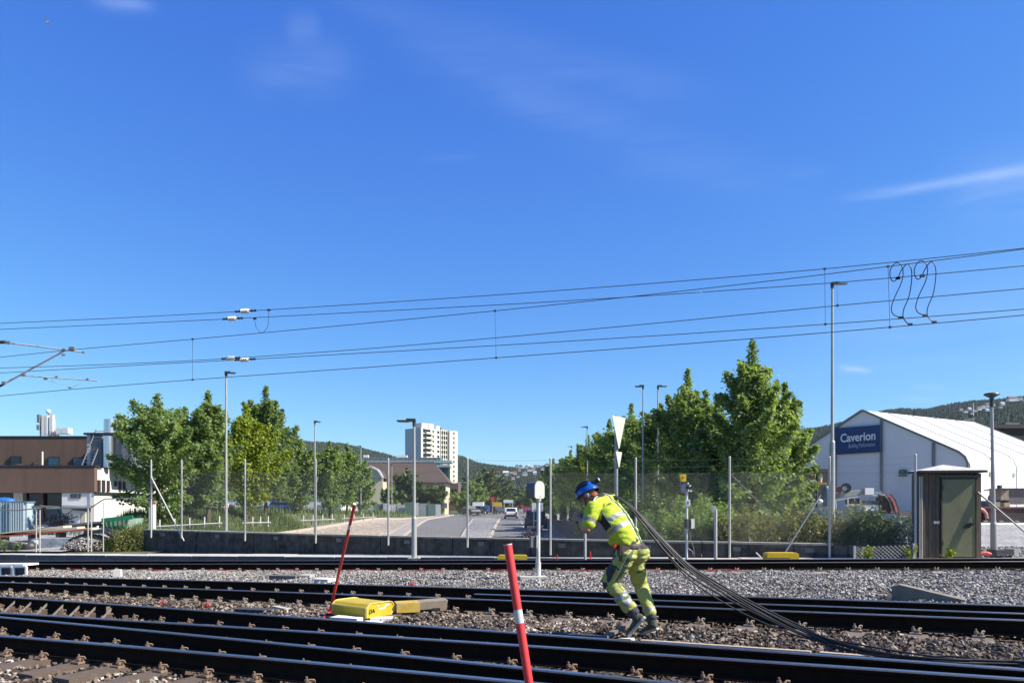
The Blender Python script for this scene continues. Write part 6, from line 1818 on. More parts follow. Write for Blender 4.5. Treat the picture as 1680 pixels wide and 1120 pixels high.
# ------------------------------------------------------------------ left yard clutter
# blue container
Yq = 33.0; t = thing('container', 'light blue ribbed steel container at the left edge of the yard', 'container', tuple(W(15, 877, Yq)))
m_lb = M_('light blue steel', (.42, .52, .57), .6, 0, .06, 2, dirt=(.25, .3, .32), damt=.15)
x0, x1 = xx(-60, Yq), xx(43, Yq); z0, z1 = zz(880, Yq), zz(823, Yq)
MB().box(((x0 + x1) / 2, Yq + .3, (z0 + z1) / 2), (x1 - x0, .5, z1 - z0 - .04)).build('body', m_lb, t)
for px in range(-58, 42, 4): MB().box((xx(px, Yq), Yq + .02, (z0 + z1) / 2), (.05, .06, z1 - z0)).build('rib', m_lb, t)
for px in (2, 12, 17): MB().cyl((xx(px, Yq), Yq - .05, z0), (xx(px, Yq), Yq - .05, z1), .03, n=6).build('lock_rod', M_('dull blue rod', (.12, .2, .28), .5), t)
MB().box(((x0 + x1) / 2, Yq + .3, z1), (x1 - x0 + .06, .62, .06)).build('top_rim', M_('dull blue rod', (.12, .2, .28), .5), t)
mb = MB(); mb.sphere((xx(0, Yq), Yq + .3, z1 + .03), .5, 16, 8, 0, (1, .6, .36)); o = mb.build('tarpaulin', M_('bright blue tarpaulin', (.03, .14, .42), .5, 0, .2, 6, .4, 12)); tag(o, 'domed bright blue tarpaulin bundle on top of the light blue container', 'tarpaulin')
# plank stack with red edge
Yp_ = 29.2
t = thing('plank_stack', 'long stack of pale boards with red painted edges above the grey tarpaulin', 'plank stack', tuple(W(80, 880, Yp_)))
m_pb = M_('pale plywood', (.62, .53, .38), .8, 0, .1, 4); m_re = M_('red board edge', (.42, .06, .04), .7, 0, .25, 6)
for k in range(3):
    a, b = W(-10 + k * 3, 879.5 - k * 1.4, Yp_), W(155 - k * 22, 866.5 - k * 1.5, Yp_)
    MB().beam(a, b, .55, .085).build('board', m_pb, t)
    if k == 0: MB().beam(a + Vector((0, -.28, -.02)), b + Vector((0, -.28, -.02)), .012, .05).build('painted_edge', m_re, t)
for px in (6, 55, 100, 146):
    zt = zz(881 - (px - 0) * .08, Yp_); x = xx(px, Yp_); MB().box((x, Yp_, (zt + T(x, Yp_)) / 2), (.12, .5, zt - T(x, Yp_))).build('trestle', dark, t)
t = thing('tarpaulin_stack', 'grey and white wrapped pallet stack under the red-edged boards', 'wrapped pallet', tuple(W(80, 903, 28)))
rbox('wrap', 52, 112, 883, 904, M_('grey blue wrap', (.27, .30, .34), .5, 0, .35, 3, .5, 8, dirt=(.6, .6, .6), damt=.2), 1.2, t, 28.0)
rbox('white_wrap', 50, 57, 886, 905, M_('torn white sheeting', (.6, .62, .64), .7), .9, t, 27.8)
t = thing('dark_tarpaulin', 'black sagging tarpaulin heap at the left edge under the boards', 'tarpaulin', tuple(W(25, 905, 27.6)))
mb = MB()
for k in range(6): mb.sphere(W(-8 + k * 11, 900 - (k % 2) * 3, 27.8), .30, 10, 6, 0, (1.1, 1, .85))
mb.build('cloth', M_('black tarpaulin', (.03, .032, .035), .5, 0, .3, 5, .6, 10), t)
MB().beam(W(5, 886, 27.3), W(44, 891, 27.3), .05, .04).build('pole', M_('pale pole', (.5, .48, .42), .7), t)
# rubble pile
r = np.random.default_rng(31); n = 2600; u_ = r.uniform(-1, 1, n); v_ = r.uniform(-1, 1, n); hgt = np.clip(1 - (np.abs(u_) ** 1.6 + v_ ** 2), 0, None) ** .7
P = np.stack([xx(145, 27.4) + u_ * 1.05, 27.6 + v_ * .9, T(xx(145, 27.4), 27.5) + hgt * .58], 1)[hgt > 0]
stones('rubble', P, r.uniform(.03, .075, len(P)), r.uniform(0, 1, len(P)), tone_mat('mixed rubble', [(0, (.08, .07, .065)), (.5, (.26, .24, .22)), (1, (.6, .58, .55))], .9))
mb = MB(); mb.sphere((xx(145, 27.4), 27.7, T(xx(145, 27.4), 27.5) - .05), .9, 14, 6, 0, (1, .9, .5)); stuff(mb.build('soil_heap', m_bed))
t = thing('black_sheet', 'curved black rubber sheet folded over the rubble pile', 'rubber sheet', tuple(W(160, 880, 27.3)))
mb = MB(); vs = []
for i in range(9):
    f = i / 8; c = W(112 + 76 * f, 884 - 14 * math.sin(f * 2.2) + (10 * max(0, f - .75) * 4), 27.15)
    vs += [c, c + Vector((0, .5, .08)), ]
mb.add(vs, [(2 * i, 2 * i + 2, 2 * i + 3, 2 * i + 1) for i in range(8)], 0, True); mb.add([v + Vector((0, 0, -.07)) for v in vs], [(2 * i, 2 * i + 1, 2 * i + 3, 2 * i + 2) for i in range(8)], 0, True); mb.add([v for i in range(9) for v in (vs[2 * i], vs[2 * i] - Vector((0, 0, .07)))], [(2 * i, 2 * i + 1, 2 * i + 3, 2 * i + 2) for i in range(8)], 0)
mb.build('sheet', M_('black rubber', (.025, .025, .028), .5), t)
# green ribbed skip and bench
t = thing('green_skip', 'green ribbed open metal skip next to the scrub bush', 'skip', tuple(W(190, 870, 30.5)))
m_gr = M_('green steel', (.02, .20, .10), .5, 0, .12, 4); Yk_ = 30.5
mb = MB(); mb.beam(W(167, 853, Yk_), W(218, 848, Yk_), .08, .16); mb.build('top_rail', m_gr, t)
for i in range(6): MB().beam(W(170 + i * 7.5, 854 - i * .6, Yk_), W(173 + i * 6.6, 872 - i * 1.2, Yk_ + .1), .06, .1).build('rib', m_gr, t)
mb = MB(); mb.prism([W(170, 854, Yk_ + .15), W(212, 850, Yk_ + .15), W(206, 872, Yk_ + .15), W(173, 874, Yk_ + .15)], (0, 1.2, 0)); mb.build('body', M_('pale green inside', (.30, .42, .36), .7, 0, .3, 3), t)
t = thing('work_table', 'dark green long work table in front of the white door', 'table', tuple(W(140, 868, 32)))
mb = MB(); mb.prism([W(108, 860, 32), W(168, 854, 31.6), W(166, 856, 32.8), W(112, 859, 33)], (0, 0, -.08)); mb.build('table_top', M_('table top', (.35, .36, .33), .7), t)
rbox('side', 112, 166, 859, 866, M_('dark green side', (.02, .05, .035), .6), .6, t, 32.2)
MB().cyl(W(160, 862, 31.5), W(160, 871, 31.5), .05, n=8).build('white_can', white, t)
t = thing('scrap_cage', 'brown wire cage full of scrap metal under the blue windows', 'cage', tuple(W(98, 862, 34)))
r_ = random.Random(8); mb = MB()
for i in range(60):
    a = W(r_.uniform(81, 112), r_.uniform(846, 862), 34 + r_.uniform(-.4, .4)); b = a + Vector((r_.uniform(-.5, .5), r_.uniform(-.2, .2), r_.uniform(-.35, .35))); mb.cyl(a, b, r_.uniform(.015, .05), n=5)
mb.build('scrap', M_('mixed scrap', (.16, .12, .10), .7, .1, .5, 9), t)
mb = MB()
for px in (81, 89, 97, 105, 112, 118): mb.cyl(W(px, 842, 33.5), W(px, 863, 33.5), .015, n=4)
for py in (842, 852, 863): mb.cyl(W(81, py, 33.5), W(118, py, 33.5), .015, n=4)
mb.build('cage_bars', M_('brown bars', (.2, .12, .09), .7), t)
t = thing('scrap_trolley', 'low trolley with pale tubs and metal pieces in front of the scrap cage', 'trolley', tuple(W(80, 870, 31)))
for i, px in enumerate((56, 66, 74, 84, 92, 100)): rbox('tub', px, px + 7, 864 + (i % 2), 871, [M_('pale tub', (.4, .39, .36), .7), dark, galv_dark][i % 3], .4, t, 31.0)
# temporary fencing frames
def tfence(label, posts, top, Y, rail=None, seg=None):
    t = thing('site_fence', label, 'site fence', tuple(W(posts[0], 905, Y)))
    for px in posts: MB().cyl(W(px, 905, Y), W(px, top, Y), .022, n=6).build('post', galv, t)
    if len(posts) > 1:
        mb = MB()
        for i in range(8): py = top + 6 + i * 10; mb.cyl(W(posts[0], py, Y), W(posts[1], py, Y), .012, n=4)
        mb.build('rung', galv, t)
    if rail: MB().tube([W(a, b, Y if len(rail) < 4 else Y) for a, b in rail], .022, 6).build('top_rail', galv_dark, t)
    return t
tfence('double-legged site fence frame nearest the left edge, with thin rungs', [59.5, 65.5], 836, 26.4, [(-20, 836), (30, 836.5), (56, 834), (61, 838)])
tfence('double-legged site fence frame between the grey stack and the rubble', [144.5, 150], 833, 26.4, [(66, 829), (100, 833), (128, 833), (146, 833)])
tfence('single-legged site fence frame in front of the white wall, curving to the right', [169.5], 823, 26.8, [(150, 832), (166, 821), (172, 818), (205, 817), (235, 819.5), (250, 816)])
# pale pillar at the wall end
t = thing('meter_cabinet', 'narrow pale grey cabinet post at the left end of the parapet wall', 'cabinet', tuple(W(247, 868, 28.3)))
rbox('body', 244, 251, 824, 869, M_('pale grey cabinet', (.58, .58, .56), .6, 0, .06, 3), .25, t, 28.3); rbox('cap', 243, 252, 821, 824, M_('red grey cap', (.3, .14, .12), .7), .3, t, 28.2)
# white railings in the grass
for k, (pa, pb, Y, lb) in enumerate(((262, 360, 31, 'white tube railing in the grass below the left trees, nearest section'), (402, 440, 34, 'short white railing section in the grass right of the tall lamp post'), (498, 545, 40, 'white railing section in the grass beside the slim lamp post'), (565, 612, 48, 'farthest white railing section in the grass beside the thin red pole'))):
    t = thing('railing', lb, 'railing', tuple(W(pa, 858, Y)), 'white railings on the grass bank')
    n = 5 if k == 0 else 4
    ya, yb = (863, 857) if k == 0 else ((857, 856) if k == 1 else (853 - (k - 2) * 3, 851 - (k - 2) * 4))
    for i in range(n):
        f = i / (n - 1); px = pa + (pb - pa) * f; py = ya + (yb - ya) * f
        MB().cyl(W(px, py - 11 + k * 1.5, Y), W(px, py + 7, Y), .028, n=6).build('post', m_wb, t)
    MB().cyl(W(pa - 4, ya + .5, Y - .05), W(pb + 4, yb + .5, Y - .05), .028, n=6).build('rail', m_wb, t)
# small car shapes behind the left trees are built with the cars

# ------------------------------------------------------------------ right yard machinery
Yj = 33.0
m_rs = M_('red stencilled crate', (.32, .02, .025), .6, 0, .2, 10)
t = thing('market_rack', 'dark roofed rack with an orange plank shelf left of the tallest lamp post', 'storage rack', tuple(W(1335, 825, Yj)))
rbox('roof', 1308, 1362, 768.5, 774, M_('dark roof sheet', (.05, .055, .045), .7), 1.2, t, Yj); rbox('back_panel', 1312, 1366, 773, 822, M_('dark panel', (.05, .05, .05), .8), .1, t, Yj + 1.4)
rbox('plank_shelf', 1308, 1357, 791, 794.5, M_('orange plank', (.42, .2, .08), .7), .9, t, Yj)
for px in (1310, 1340, 1366): MB().cyl(W(px, 774, Yj + .5), W(px, 832, Yj + .5), .05, n=6).build('leg', dark, t)
t2 = thing('crate', 'dark red crate with pale marks on the orange plank shelf', 'crate', tuple(W(1325, 791, Yj))); rbox('body', 1312, 1338, 777.5, 788, m_rs, .5, t2, Yj + .1); rbox('rim', 1311, 1339, 787, 789.5, M_('pale rim', (.5, .45, .4), .7), .55, t2, Yj + .08)
t2 = thing('crate', 'blue tray beside the dark red crate on the shelf', 'crate', tuple(W(1322, 792, Yj))); rbox('body', 1314, 1333, 788.8, 791.2, M_('blue tray', (.02, .08, .3), .5), .4, t2, Yj - .05)
t2 = thing('bottle', 'cream plastic figure-like bottle on the shelf beside the red crate', 'bottle', tuple(W(1345, 790, Yj))); MB().rings([[W(1345, py, Yj + .3) + Vector((math.cos(a) * r_, math.sin(a) * r_, 0)) for a in np.linspace(0, 2 * math.pi, 10, endpoint=False)] for py, r_ in ((791, .09), (782, .12), (777, .11), (774, .05), (771, .05))]).build('body', M_('cream plastic', (.6, .55, .38), .5), t2)
t2 = thing('gas_cylinder', 'tall blue-grey gas cylinder under the shelf', 'gas cylinder', tuple(W(1356, 828, Yj)))
MB().rings([[W(1356, py, Yj - .2) + Vector((math.cos(a) * r_, math.sin(a) * r_, 0)) for a in np.linspace(0, 2 * math.pi, 12, endpoint=False)] for py, r_ in ((830, .17), (803, .17), (799, .13), (796, .04))]).build('body', M_('blue grey cylinder', (.13, .2, .25), .4), t2)
MB().sphere(W(1345, 822, Yj - .3), .13, 10, 7, 0, (1.1, 1, .8)).build('white_sack', white, t)
# trailer with box and tank
t = thing('flatbed_trailer', 'grey trailer frame carrying a long grey box and a white tank above the hedge', 'trailer', tuple(W(1410, 838, Yj)))
mb = MB(); mb.prism([W(1379, 808, Yj), W(1420, 802, Yj), W(1420, 811, Yj), W(1379, 815, Yj)], (0, .6, 0)); mb.build('long_box', M_('grey box steel', (.27, .29, .27), .6), t)
rbox('tank', 1419.5, 1434, 800, 811, white, .5, t, Yj - .1)
mb = MB()
for a, b in (((1371, 820), (1411, 814)), ((1391, 815), (1391, 828)), ((1411, 815), (1412, 828)), ((1391, 827), (1413, 827)), ((1388, 829), (1402, 829)), ((1371, 820), (1372, 834)), ((1411, 814), (1440, 812))): mb.beam(W(*a, Yj), W(*b, Yj), .06, .05)
mb.build('chassis', galv, t)
rbox('side_board', 1414, 1443, 821, 827, M_('dark grey board', (.06, .065, .07), .6), .5, t, Yj); rbox('white_side', 1419, 1442, 828, 837, white, .3, t, Yj); rbox('engine', 1395, 1410, 817, 827, M_('greasy engine', (.07, .06, .05), .6, .3, .5, 20), .5, t, Yj + .1)
rbox('body_panel', 1436, 1447, 806, 815, M_('steel blue', (.25, .32, .38), .5), .5, t, Yj + .2)
mb = MB(); mb.cyl(W(1388, 800, Yj - .05), W(1388, 800, Yj + .15), .22, n=14); mb.build('hose_reel', black, t); mb = MB(); mb.cyl(W(1385.5, 801, Yj - .1), W(1385.5, 801, Yj - .05), .11, n=12); mb.build('reel_hub', galv, t)
mb = MB(); mb.cyl(W(1377, 803, Yj + .1), W(1377, 803, Yj + .2), .14, n=12); mb.build('red_wheel', M_('dull red wheel', (.3, .05, .05), .6), t)
# rusty machine with red white striped arms
t = thing('digger_attachment', 'dark rusty digger arm with curved red and white striped edges beside the trailer', 'digger arm', tuple(W(1460, 842, Yj)))
mb = MB(); mb.prism([W(a, b, Yj) for a, b in ((1444, 842), (1446, 812), (1462, 810), (1470, 820), (1477, 842))], (0, .5, 0)); mb.build('arm', M_('dark rusty iron', (.06, .025, .02), .8, 0, .4, 8), t)
for off, m in ((0, M_('red stripe', (.40, .13, .12), .6)), (-9, M_('worn white stripe', (.6, .5, .42), .6))):
    pts = [W(a + off * .9, b, Yj - .03) for a, b in ((1455, 811.5), (1461, 815), (1466, 823), (1469, 832), (1472, 841))]
    for i in range(4): MB().beam(pts[i], pts[i + 1], .05, .10).build('stripe', m if i % 2 == 0 or off == 0 else M_('red stripe', (.40, .13, .12), .6), t)
MB().tube([W(a, b, Yj - .08) for a, b in ((1441, 812), (1450, 812), (1458, 822), (1462, 838))], .06, 6).build('hydraulic_hose', black, t)
t = thing('timber_rail', 'low brown rail along the yard in front of the tent', 'rail', tuple(W(1490, 845, 32))); MB().beam(W(1474, 842, 32), W(1500, 842, 32), .1, .1).build('beam', M_('brown beam', (.2, .1, .08), .7), t); MB().beam(W(1474, 847, 32), W(1500, 847, 32), .08, .06).build('beam', M_('pale brown beam', (.45, .35, .3), .7), t)
# right of the hut
Yr_ = 31.0
t = thing('rusty_skip', 'long dark rusty red skip with a striped round marker right of the hut', 'skip', tuple(W(1640, 857, Yr_)))
rbox('body', 1600, 1760, 832.5, 857, M_('dark rust red', (.05, .022, .02), .8, 0, .3, 3), 1.6, t, Yr_)
rbox('rim', 1600, 1762, 831, 833.5, M_('red rim', (.22, .05, .04), .7), 1.7, t, Yr_ - .05)
MB().tube([W(a, b, Yr_ - .06) for a, b in ((1607, 834), (1613, 836.5), (1617.5, 842), (1619, 850))], .07, 6).build('striped_arc', M_('pink worn stripe', (.6, .25, .25), .6), t)
for px in (1616, 1642, 1668): rbox('fork_pocket', px - 3, px + 3, 853.5, 855.5, M_('pale pocket', (.4, .38, .36), .6), .1, t, Yr_ - .06, -.05)
t = thing('concrete_mixer_box', 'brownish stone crusher hopper with a small chimney on the skip at the right edge', 'machine', tuple(W(1665, 832, 33)))
rbox('hopper', 1655, 1720, 802, 827, M_('stone grey steel', (.20, .18, .165), .8, 0, .2, 4), 1.0, t, 33.0); rbox('cream_front', 1642, 1655, 804, 820, M_('dirty cream', (.45, .38, .26), .8, 0, .3, 8), .8, t, 32.9)
rbox('top_plate', 1635, 1656, 802, 803.6, dark, .9, t, 32.8); rbox('chimney', 1640.5, 1644, 795.5, 802, dark, .2, t, 32.9); rbox('lower_box', 1634, 1641, 823, 831, M_('cream box', (.5, .42, .28), .8), .5, t, 32.9); rbox('lower_box', 1648, 1657, 824, 831, M_('yellow cream box', (.6, .48, .28), .8), .5, t, 32.9)
rbox('edge_plate', 1648, 1722, 800.4, 802, dark, 1.1, t, 32.9)
t = thing('grey_drum', 'half round blue-grey drum behind the disc lamp post', 'drum', tuple(W(1634, 830, 33.5)))
mb = MB(); mb.cyl(W(1633, 818, 33.6), W(1633, 818, 34.4), .30, n=16); mb.build('drum', M_('blue grey drum', (.14, .17, .21), .5), t); rbox('body', 1610, 1628, 821, 832, M_('blue grey body', (.2, .24, .3), .5), .6, t, 33.6)
# gravel bank and black kerb box right of the hut
mb = MB(); A = [(xx(1596, 21), 21.0), (xx(1760, 19.5), 19.5), (xx(1760, 30), 30.0), (xx(1596, 31), 31.0)]
mb.add([(A[0][0], A[0][1], .20), (A[1][0], A[1][1], .22), (A[2][0], A[2][1], .75), (A[3][0], A[3][1], .72), (A[0][0], A[0][1], -.2), (A[1][0], A[1][1], -.2), (A[2][0], A[2][1], -.2), (A[3][0], A[3][1], -.2)], [(0, 1, 2, 3), (4, 5, 1, 0), (7, 4, 0, 3), (5, 6, 2, 1)])
struct(mb.build('gravel_ramp', m_yard))
r = np.random.default_rng(8); n = 1500; P = np.stack([r.uniform(11.4, 14.6, n), r.uniform(18.9, 21.4, n), np.zeros(n)], 1); P[:, 2] = [plat_z(a) + .02 + .12 * max(0, (b - 19.5) / 2) for a, b in P[:, :2]]
stones('rubble', P, r.uniform(.03, .06, n), r.uniform(0, 1, n), bpy.data.materials['mixed rubble'])
t = thing('cable_duct', 'black rectangular drain box on the stones right of the disc lamp post', 'drain box', tuple(W(1650, 905, 18.9))); rbox('body', 1635, 1664, 902, 909.5, M_('black box', (.03, .03, .035), .6), .4, t, 18.9); rbox('end_cap', 1664, 1671, 900, 910, M_('pale end', (.5, .48, .46), .8), .4, t, 18.9)
tag(MB().tube([W(1608, 908, 18.9), W(1616, 906, 18.9), W(1625, 909, 18.9)], .05, 6).build('red_hose', M_('bright red hose', (.6, .04, .03), .5)), 'short bright red hose on the stones between hut and disc lamp post', 'hose')
# pale stones beside the hut
n = 260; P = np.stack([r.uniform(xx(1478, 19.4), xx(1500, 19.4), n), r.uniform(19.1, 19.9, n), r.uniform(0, 1, n) ** 1.5 * .9 + plat_z(10)], 1)
stones('rubble', P[:200], r.uniform(.03, .06, 200), r.uniform(.4, 1, 200), bpy.data.materials['mixed rubble'])

# ------------------------------------------------------------------ vehicles
def car(px, py_base, Y, wid, label, paint, L_=4.3, H=1.48, kind='hatch', rear=True, rz=0.0, rails=False):
    x = xx(px, Y); z = zz(py_base, Y)
    t = thing('parked_car' if rz else 'car', label, 'car', (x, Y, z), None, rz)
    w = wid / 2; s = 1 if rear else -1
    def pr(pts, ww, m, name, inset=1.0, yoff=0):
        mb = MB(); rings = []
        # cross sections from low to high in the Y-Z profile, swept across the width
        prof_ = [Vector((0, a * s, b)) for a, b in pts]
        n = len(prof_)
        cols = [(-ww, .90), (-ww * .93, .985), (-ww * .6, 1.0), (ww * .6, 1.0), (ww * .93, .985), (ww, .90)]
        cy = sum(p.y for p in prof_) / n; cz = min(p.z for p in prof_)
        for cx, k in cols: rings.append([Vector((cx, cy + (p.y - cy) * (.97 + .03 * k), cz + (p.z - cz) * k)) for p in prof_])
        mb.rings(rings, 0, False); return mb.build(name, m, t, local=True)
    hl = L_ / 2
    body = [(-hl, .32), (-hl + .03, .75), (-hl + .12, .98), (hl - 1.0, .95), (hl - .15, .78), (hl, .55), (hl - .02, .28), (hl * .5, .22), (-hl * .5, .22)]
    pr(body, w, paint, 'body')
    cab = [(-hl + .15, .95), (-hl + .42, H - .12), (-hl + .75, H), (.25, H), (hl - 1.55, .97)]
    pr(cab, w * .86, paint, 'cabin')
    y0 = -hl * s
    mb = MB(); a = .90; zt, zb = H - .10, 1.0
    mb.add([(-w * .68, y0 + s * .22, zb), (w * .68, y0 + s * .22, zb), (w * .60, y0 + s * .42, zt), (-w * .60, y0 + s * .42, zt)], [(0, 1, 2, 3)]); 
    mb.add([(p[0], p[1] + s * .03, p[2]) for p in [(-w * .68, y0 + s * .22, zb), (w * .68, y0 + s * .22, zb), (w * .60, y0 + s * .42, zt), (-w * .60, y0 + s * .42, zt)]], [(0, 1, 2, 3)])
    o = mb.build('rear_window', m_glass, t, local=True); o.location.y -= .06 * s
    for sx in (-1, 1):
        mb = MB(); mb.prism([(sx * (w * .87), (-hl + .6) * s, 1.0), (sx * (w * .87), (hl - 1.8) * s, 1.0), (sx * (w * .83), .1 * s, H - .1), (sx * (w * .83), (-hl + .85) * s, H - .1)], (sx * .012, 0, 0)); mb.build('side_window', m_glass, t, local=True)
        mb = MB(); mb.box((sx * w * .80, y0 - s * .0, .82), (.26, .08, .22)); mb.build('rear_light', M_('tail light red', (.4, .01, .01), .3), t, local=True)
        mb = MB(); mb.box((sx * (w + .07), .75 * s, 1.0), (.16, .1, .12)); mb.build('mirror', dark, t, local=True)
        for wy_ in (-hl + .75, hl - .8):
            mb = MB(); mb.cyl((sx * (w - .22), wy_ * s, .32), (sx * (w + .0), wy_ * s, .32), .32, n=18); tyre = mb.build('wheel', black, t, local=True)
            mb = MB(); mb.cyl((sx * (w + .0), wy_ * s, .32), (sx * (w + .012), wy_ * s, .32), .2, n=14); mb.build('rim', galv, tyre)
    mb = MB(); mb.box((0, y0 - s * .02, .45), (w * 1.7, .10, .26)); mb.build('bumper', M_('bumper black', (.03, .03, .032), .6), t, local=True)
    mb = MB(); mb.box((0, y0 - s * .05, .72), (.5, .03, .11)); mb.build('number_plate', M_('plate white', (.6, .6, .58), .4), t, local=True)
    if rails:
        mb = MB()
        for sx in (-1, 1): mb.beam((sx * w * .7, -1.2 * s, H + .05), (sx * w * .7, .5 * s, H + .05), .04, .04)
        mb.build('roof_rail', galv_dark, t, local=True)
    return t
m_cw = M_('white car paint', (.72, .73, .74), .25, 0, .02); m_cb = M_('black car paint', (.012, .016, .026), .2, 0, .05); m_cblu = M_('blue van paint', (.02, .07, .38), .3, 0, .05); m_cpur = M_('dark pink car paint', (.22, .02, .07), .3, 0, .05)
m_cdk = M_('dark grey car paint', (.05, .06, .065), .3, 0, .05); m_cred = M_('red car paint', (.45, .02, .02), .3, 0, .05)
car(838.5, 850.6, 98, 1.80, 'white hatchback seen from behind driving away beside the cobbled median', m_cw, rails=True)
car(878, 866.5, 64, 1.86, 'black car seen from behind in the right lane, partly behind the dwarf signal pole', m_cb, H=1.62)
car(864.5, 840.5, 190, 1.85, 'small dark pink car far down the street', m_cpur, rear=False)
car(772, 843.5, 125, 1.8, 'dark car parked left of the white lorry', m_cdk, rear=False, rz=.5); car(783, 843.5, 128, 1.8, 'dark grey car parked in front of the white lorry', m_cb, rear=False, rz=-.4)
car(804, 841.8, 160, 1.8, 'small red car right of the blue van', m_cred, rear=False); car(817, 842, 150, 1.8, 'dark car in front of the yellow van', m_cdk, rear=False, rz=.3)
def van(px0, px1, py0, py1, Y, label, paint, cab=None, front_h=.55, cat='van'):
    t = thing('van' if cat == 'van' else 'lorry', label, cat, tuple(W((px0 + px1) / 2, py1, Y)))
    x0, x1, z0, z1 = xx(px0, Y), xx(px1, Y), zz(py1, Y), zz(py0, Y); w = x1 - x0; h = z1 - z0
    mb = MB(); mb.prism([(x0, Y + .3, z0 + .35), (x1, Y + .3, z0 + .35), (x1, Y + .3, z1 - .1), (x1 - .1, Y + .3, z1), (x0 + .1, Y + .3, z1), (x0, Y + .3, z1 - .1)], (0, 5, 0)); mb.build('body', paint, t)
    mb = MB(); zc = z0 + h * front_h
    mb.prism([(x0 + .05, Y + .3, z0 + .3), (x0 + .05, Y - .9, z0 + .3), (x0 + .05, Y - .9, z0 + .9), (x0 + .05, Y - .3, zc), (x0 + .05, Y + .3, zc + .1)], (w - .1, 0, 0)); mb.build('cab', cab or paint, t)
    mb = MB(); mb.prism([(x0 + .15, Y - .93, z0 + .95), (x1 - .15, Y - .93, z0 + .95), (x1 - .2, Y - .36, zc - .05), (x0 + .2, Y - .36, zc - .05)], (0, -.02, .02)); mb.build('windscreen', m_glass, t)
    for sx in (x0 + .25, x1 - .25):
        MB().box((sx, Y - .93, z0 + .65), (.25, .05, .18)).build('headlight', galv, t); MB().cyl((sx - .1, Y - .5, z0 + .33), (sx + .1, Y - .5, z0 + .33), .35, n=14).build('wheel', black, t)
    MB().box(((x0 + x1) / 2, Y - .93, z0 + .42), (w * .9, .06, .2)).build('bumper', dark, t)
van(775, 792.5, 823, 842, 135, 'white box lorry parked on the left of the street, facing the viewer', white, M_('white cab', (.5, .52, .55), .4), .62, 'lorry')
van(789, 802, 829.5, 842.5, 130, 'bright blue van parked in front of the white lorry', m_cblu, None, .8)
van(809, 822.5, 823.5, 842, 155, 'yellow and white van parked at the far end of the median', M_('yellow van paint', (.70, .42, .02), .4), M_('white cab', (.5, .52, .55), .4), .55)
for px, Y, lb, m in ((330, 62, 'pale car half hidden under the left trees behind the grass', m_cw), (455, 70, 'blue car half hidden behind the dark tree on the left bank', m_cblu), (278, 60, 'silver car behind the farthest left tree', m_cdk)):
    car(px, 845, Y, 1.8, lb, m, rz=1.57)
# people crossing far away and posts on the street
for px, py, Y, lb in ((834, 828, 230, 'white banner arch far down the road'),):
    t = thing('street_banner', lb, 'banner', tuple(W(px, 834, Y))); 
    for dx in (-7, 7): MB().cyl(W(px + dx, 822, Y), W(px + dx, 836, Y), .12, n=6).build('pole', galv, t)
    MB().beam(W(px - 8, 822, Y), W(px + 8, 822, Y), .3, 1.0).build('banner_cloth', white, t)
# red traffic sign far
for i, (px, py, Y, lb) in enumerate(((808, 818, 140, 'small round red traffic sign above the yellow van'), (856, 830, 200, 'tiny red and white traffic sign beside the pink car'))):
    t = thing('traffic_sign', lb, 'traffic sign', tuple(W(px, 840, Y))); c = W(px, py, Y)
    MB().cyl(c - Vector((0, .03, 0)), c + Vector((0, .03, 0)), .4, n=14).build('disc', m_redp, t); MB().cyl((c.x, c.y + .1, zz(842, Y)), c + Vector((0, .1, 0)), .04, n=6).build('pole', galv, t)
# unidentified white speck high up, filled in with an added winged shape
gb = W(76, 36, 60)
t = thing('sky_speck', 'tiny white speck at the top left of the sky, filled in as a winged shape', 'sky speck', tuple(gb))
mb = MB(); mb.rings([[gb + Vector((u * .16, math.cos(a) * r_, math.sin(a) * r_)) for a in np.linspace(0, 2 * math.pi, 8, endpoint=False)] for u, r_ in ((-1.2, .004), (-.7, .035), (0, .05), (.7, .035), (1.0, .02), (1.25, .004))])
for s in (-1, 1):
    mb.add([gb + Vector((-.06, 0, .02)), gb + Vector((.07, 0, .02)), gb + Vector((.10, s * .22, .08)), gb + Vector((-.02, s * .24, .08)), gb + Vector((-.10, s * .55, .03))], [(0, 1, 2, 3), (3, 2, 4)])
mb.build('body', white, t)
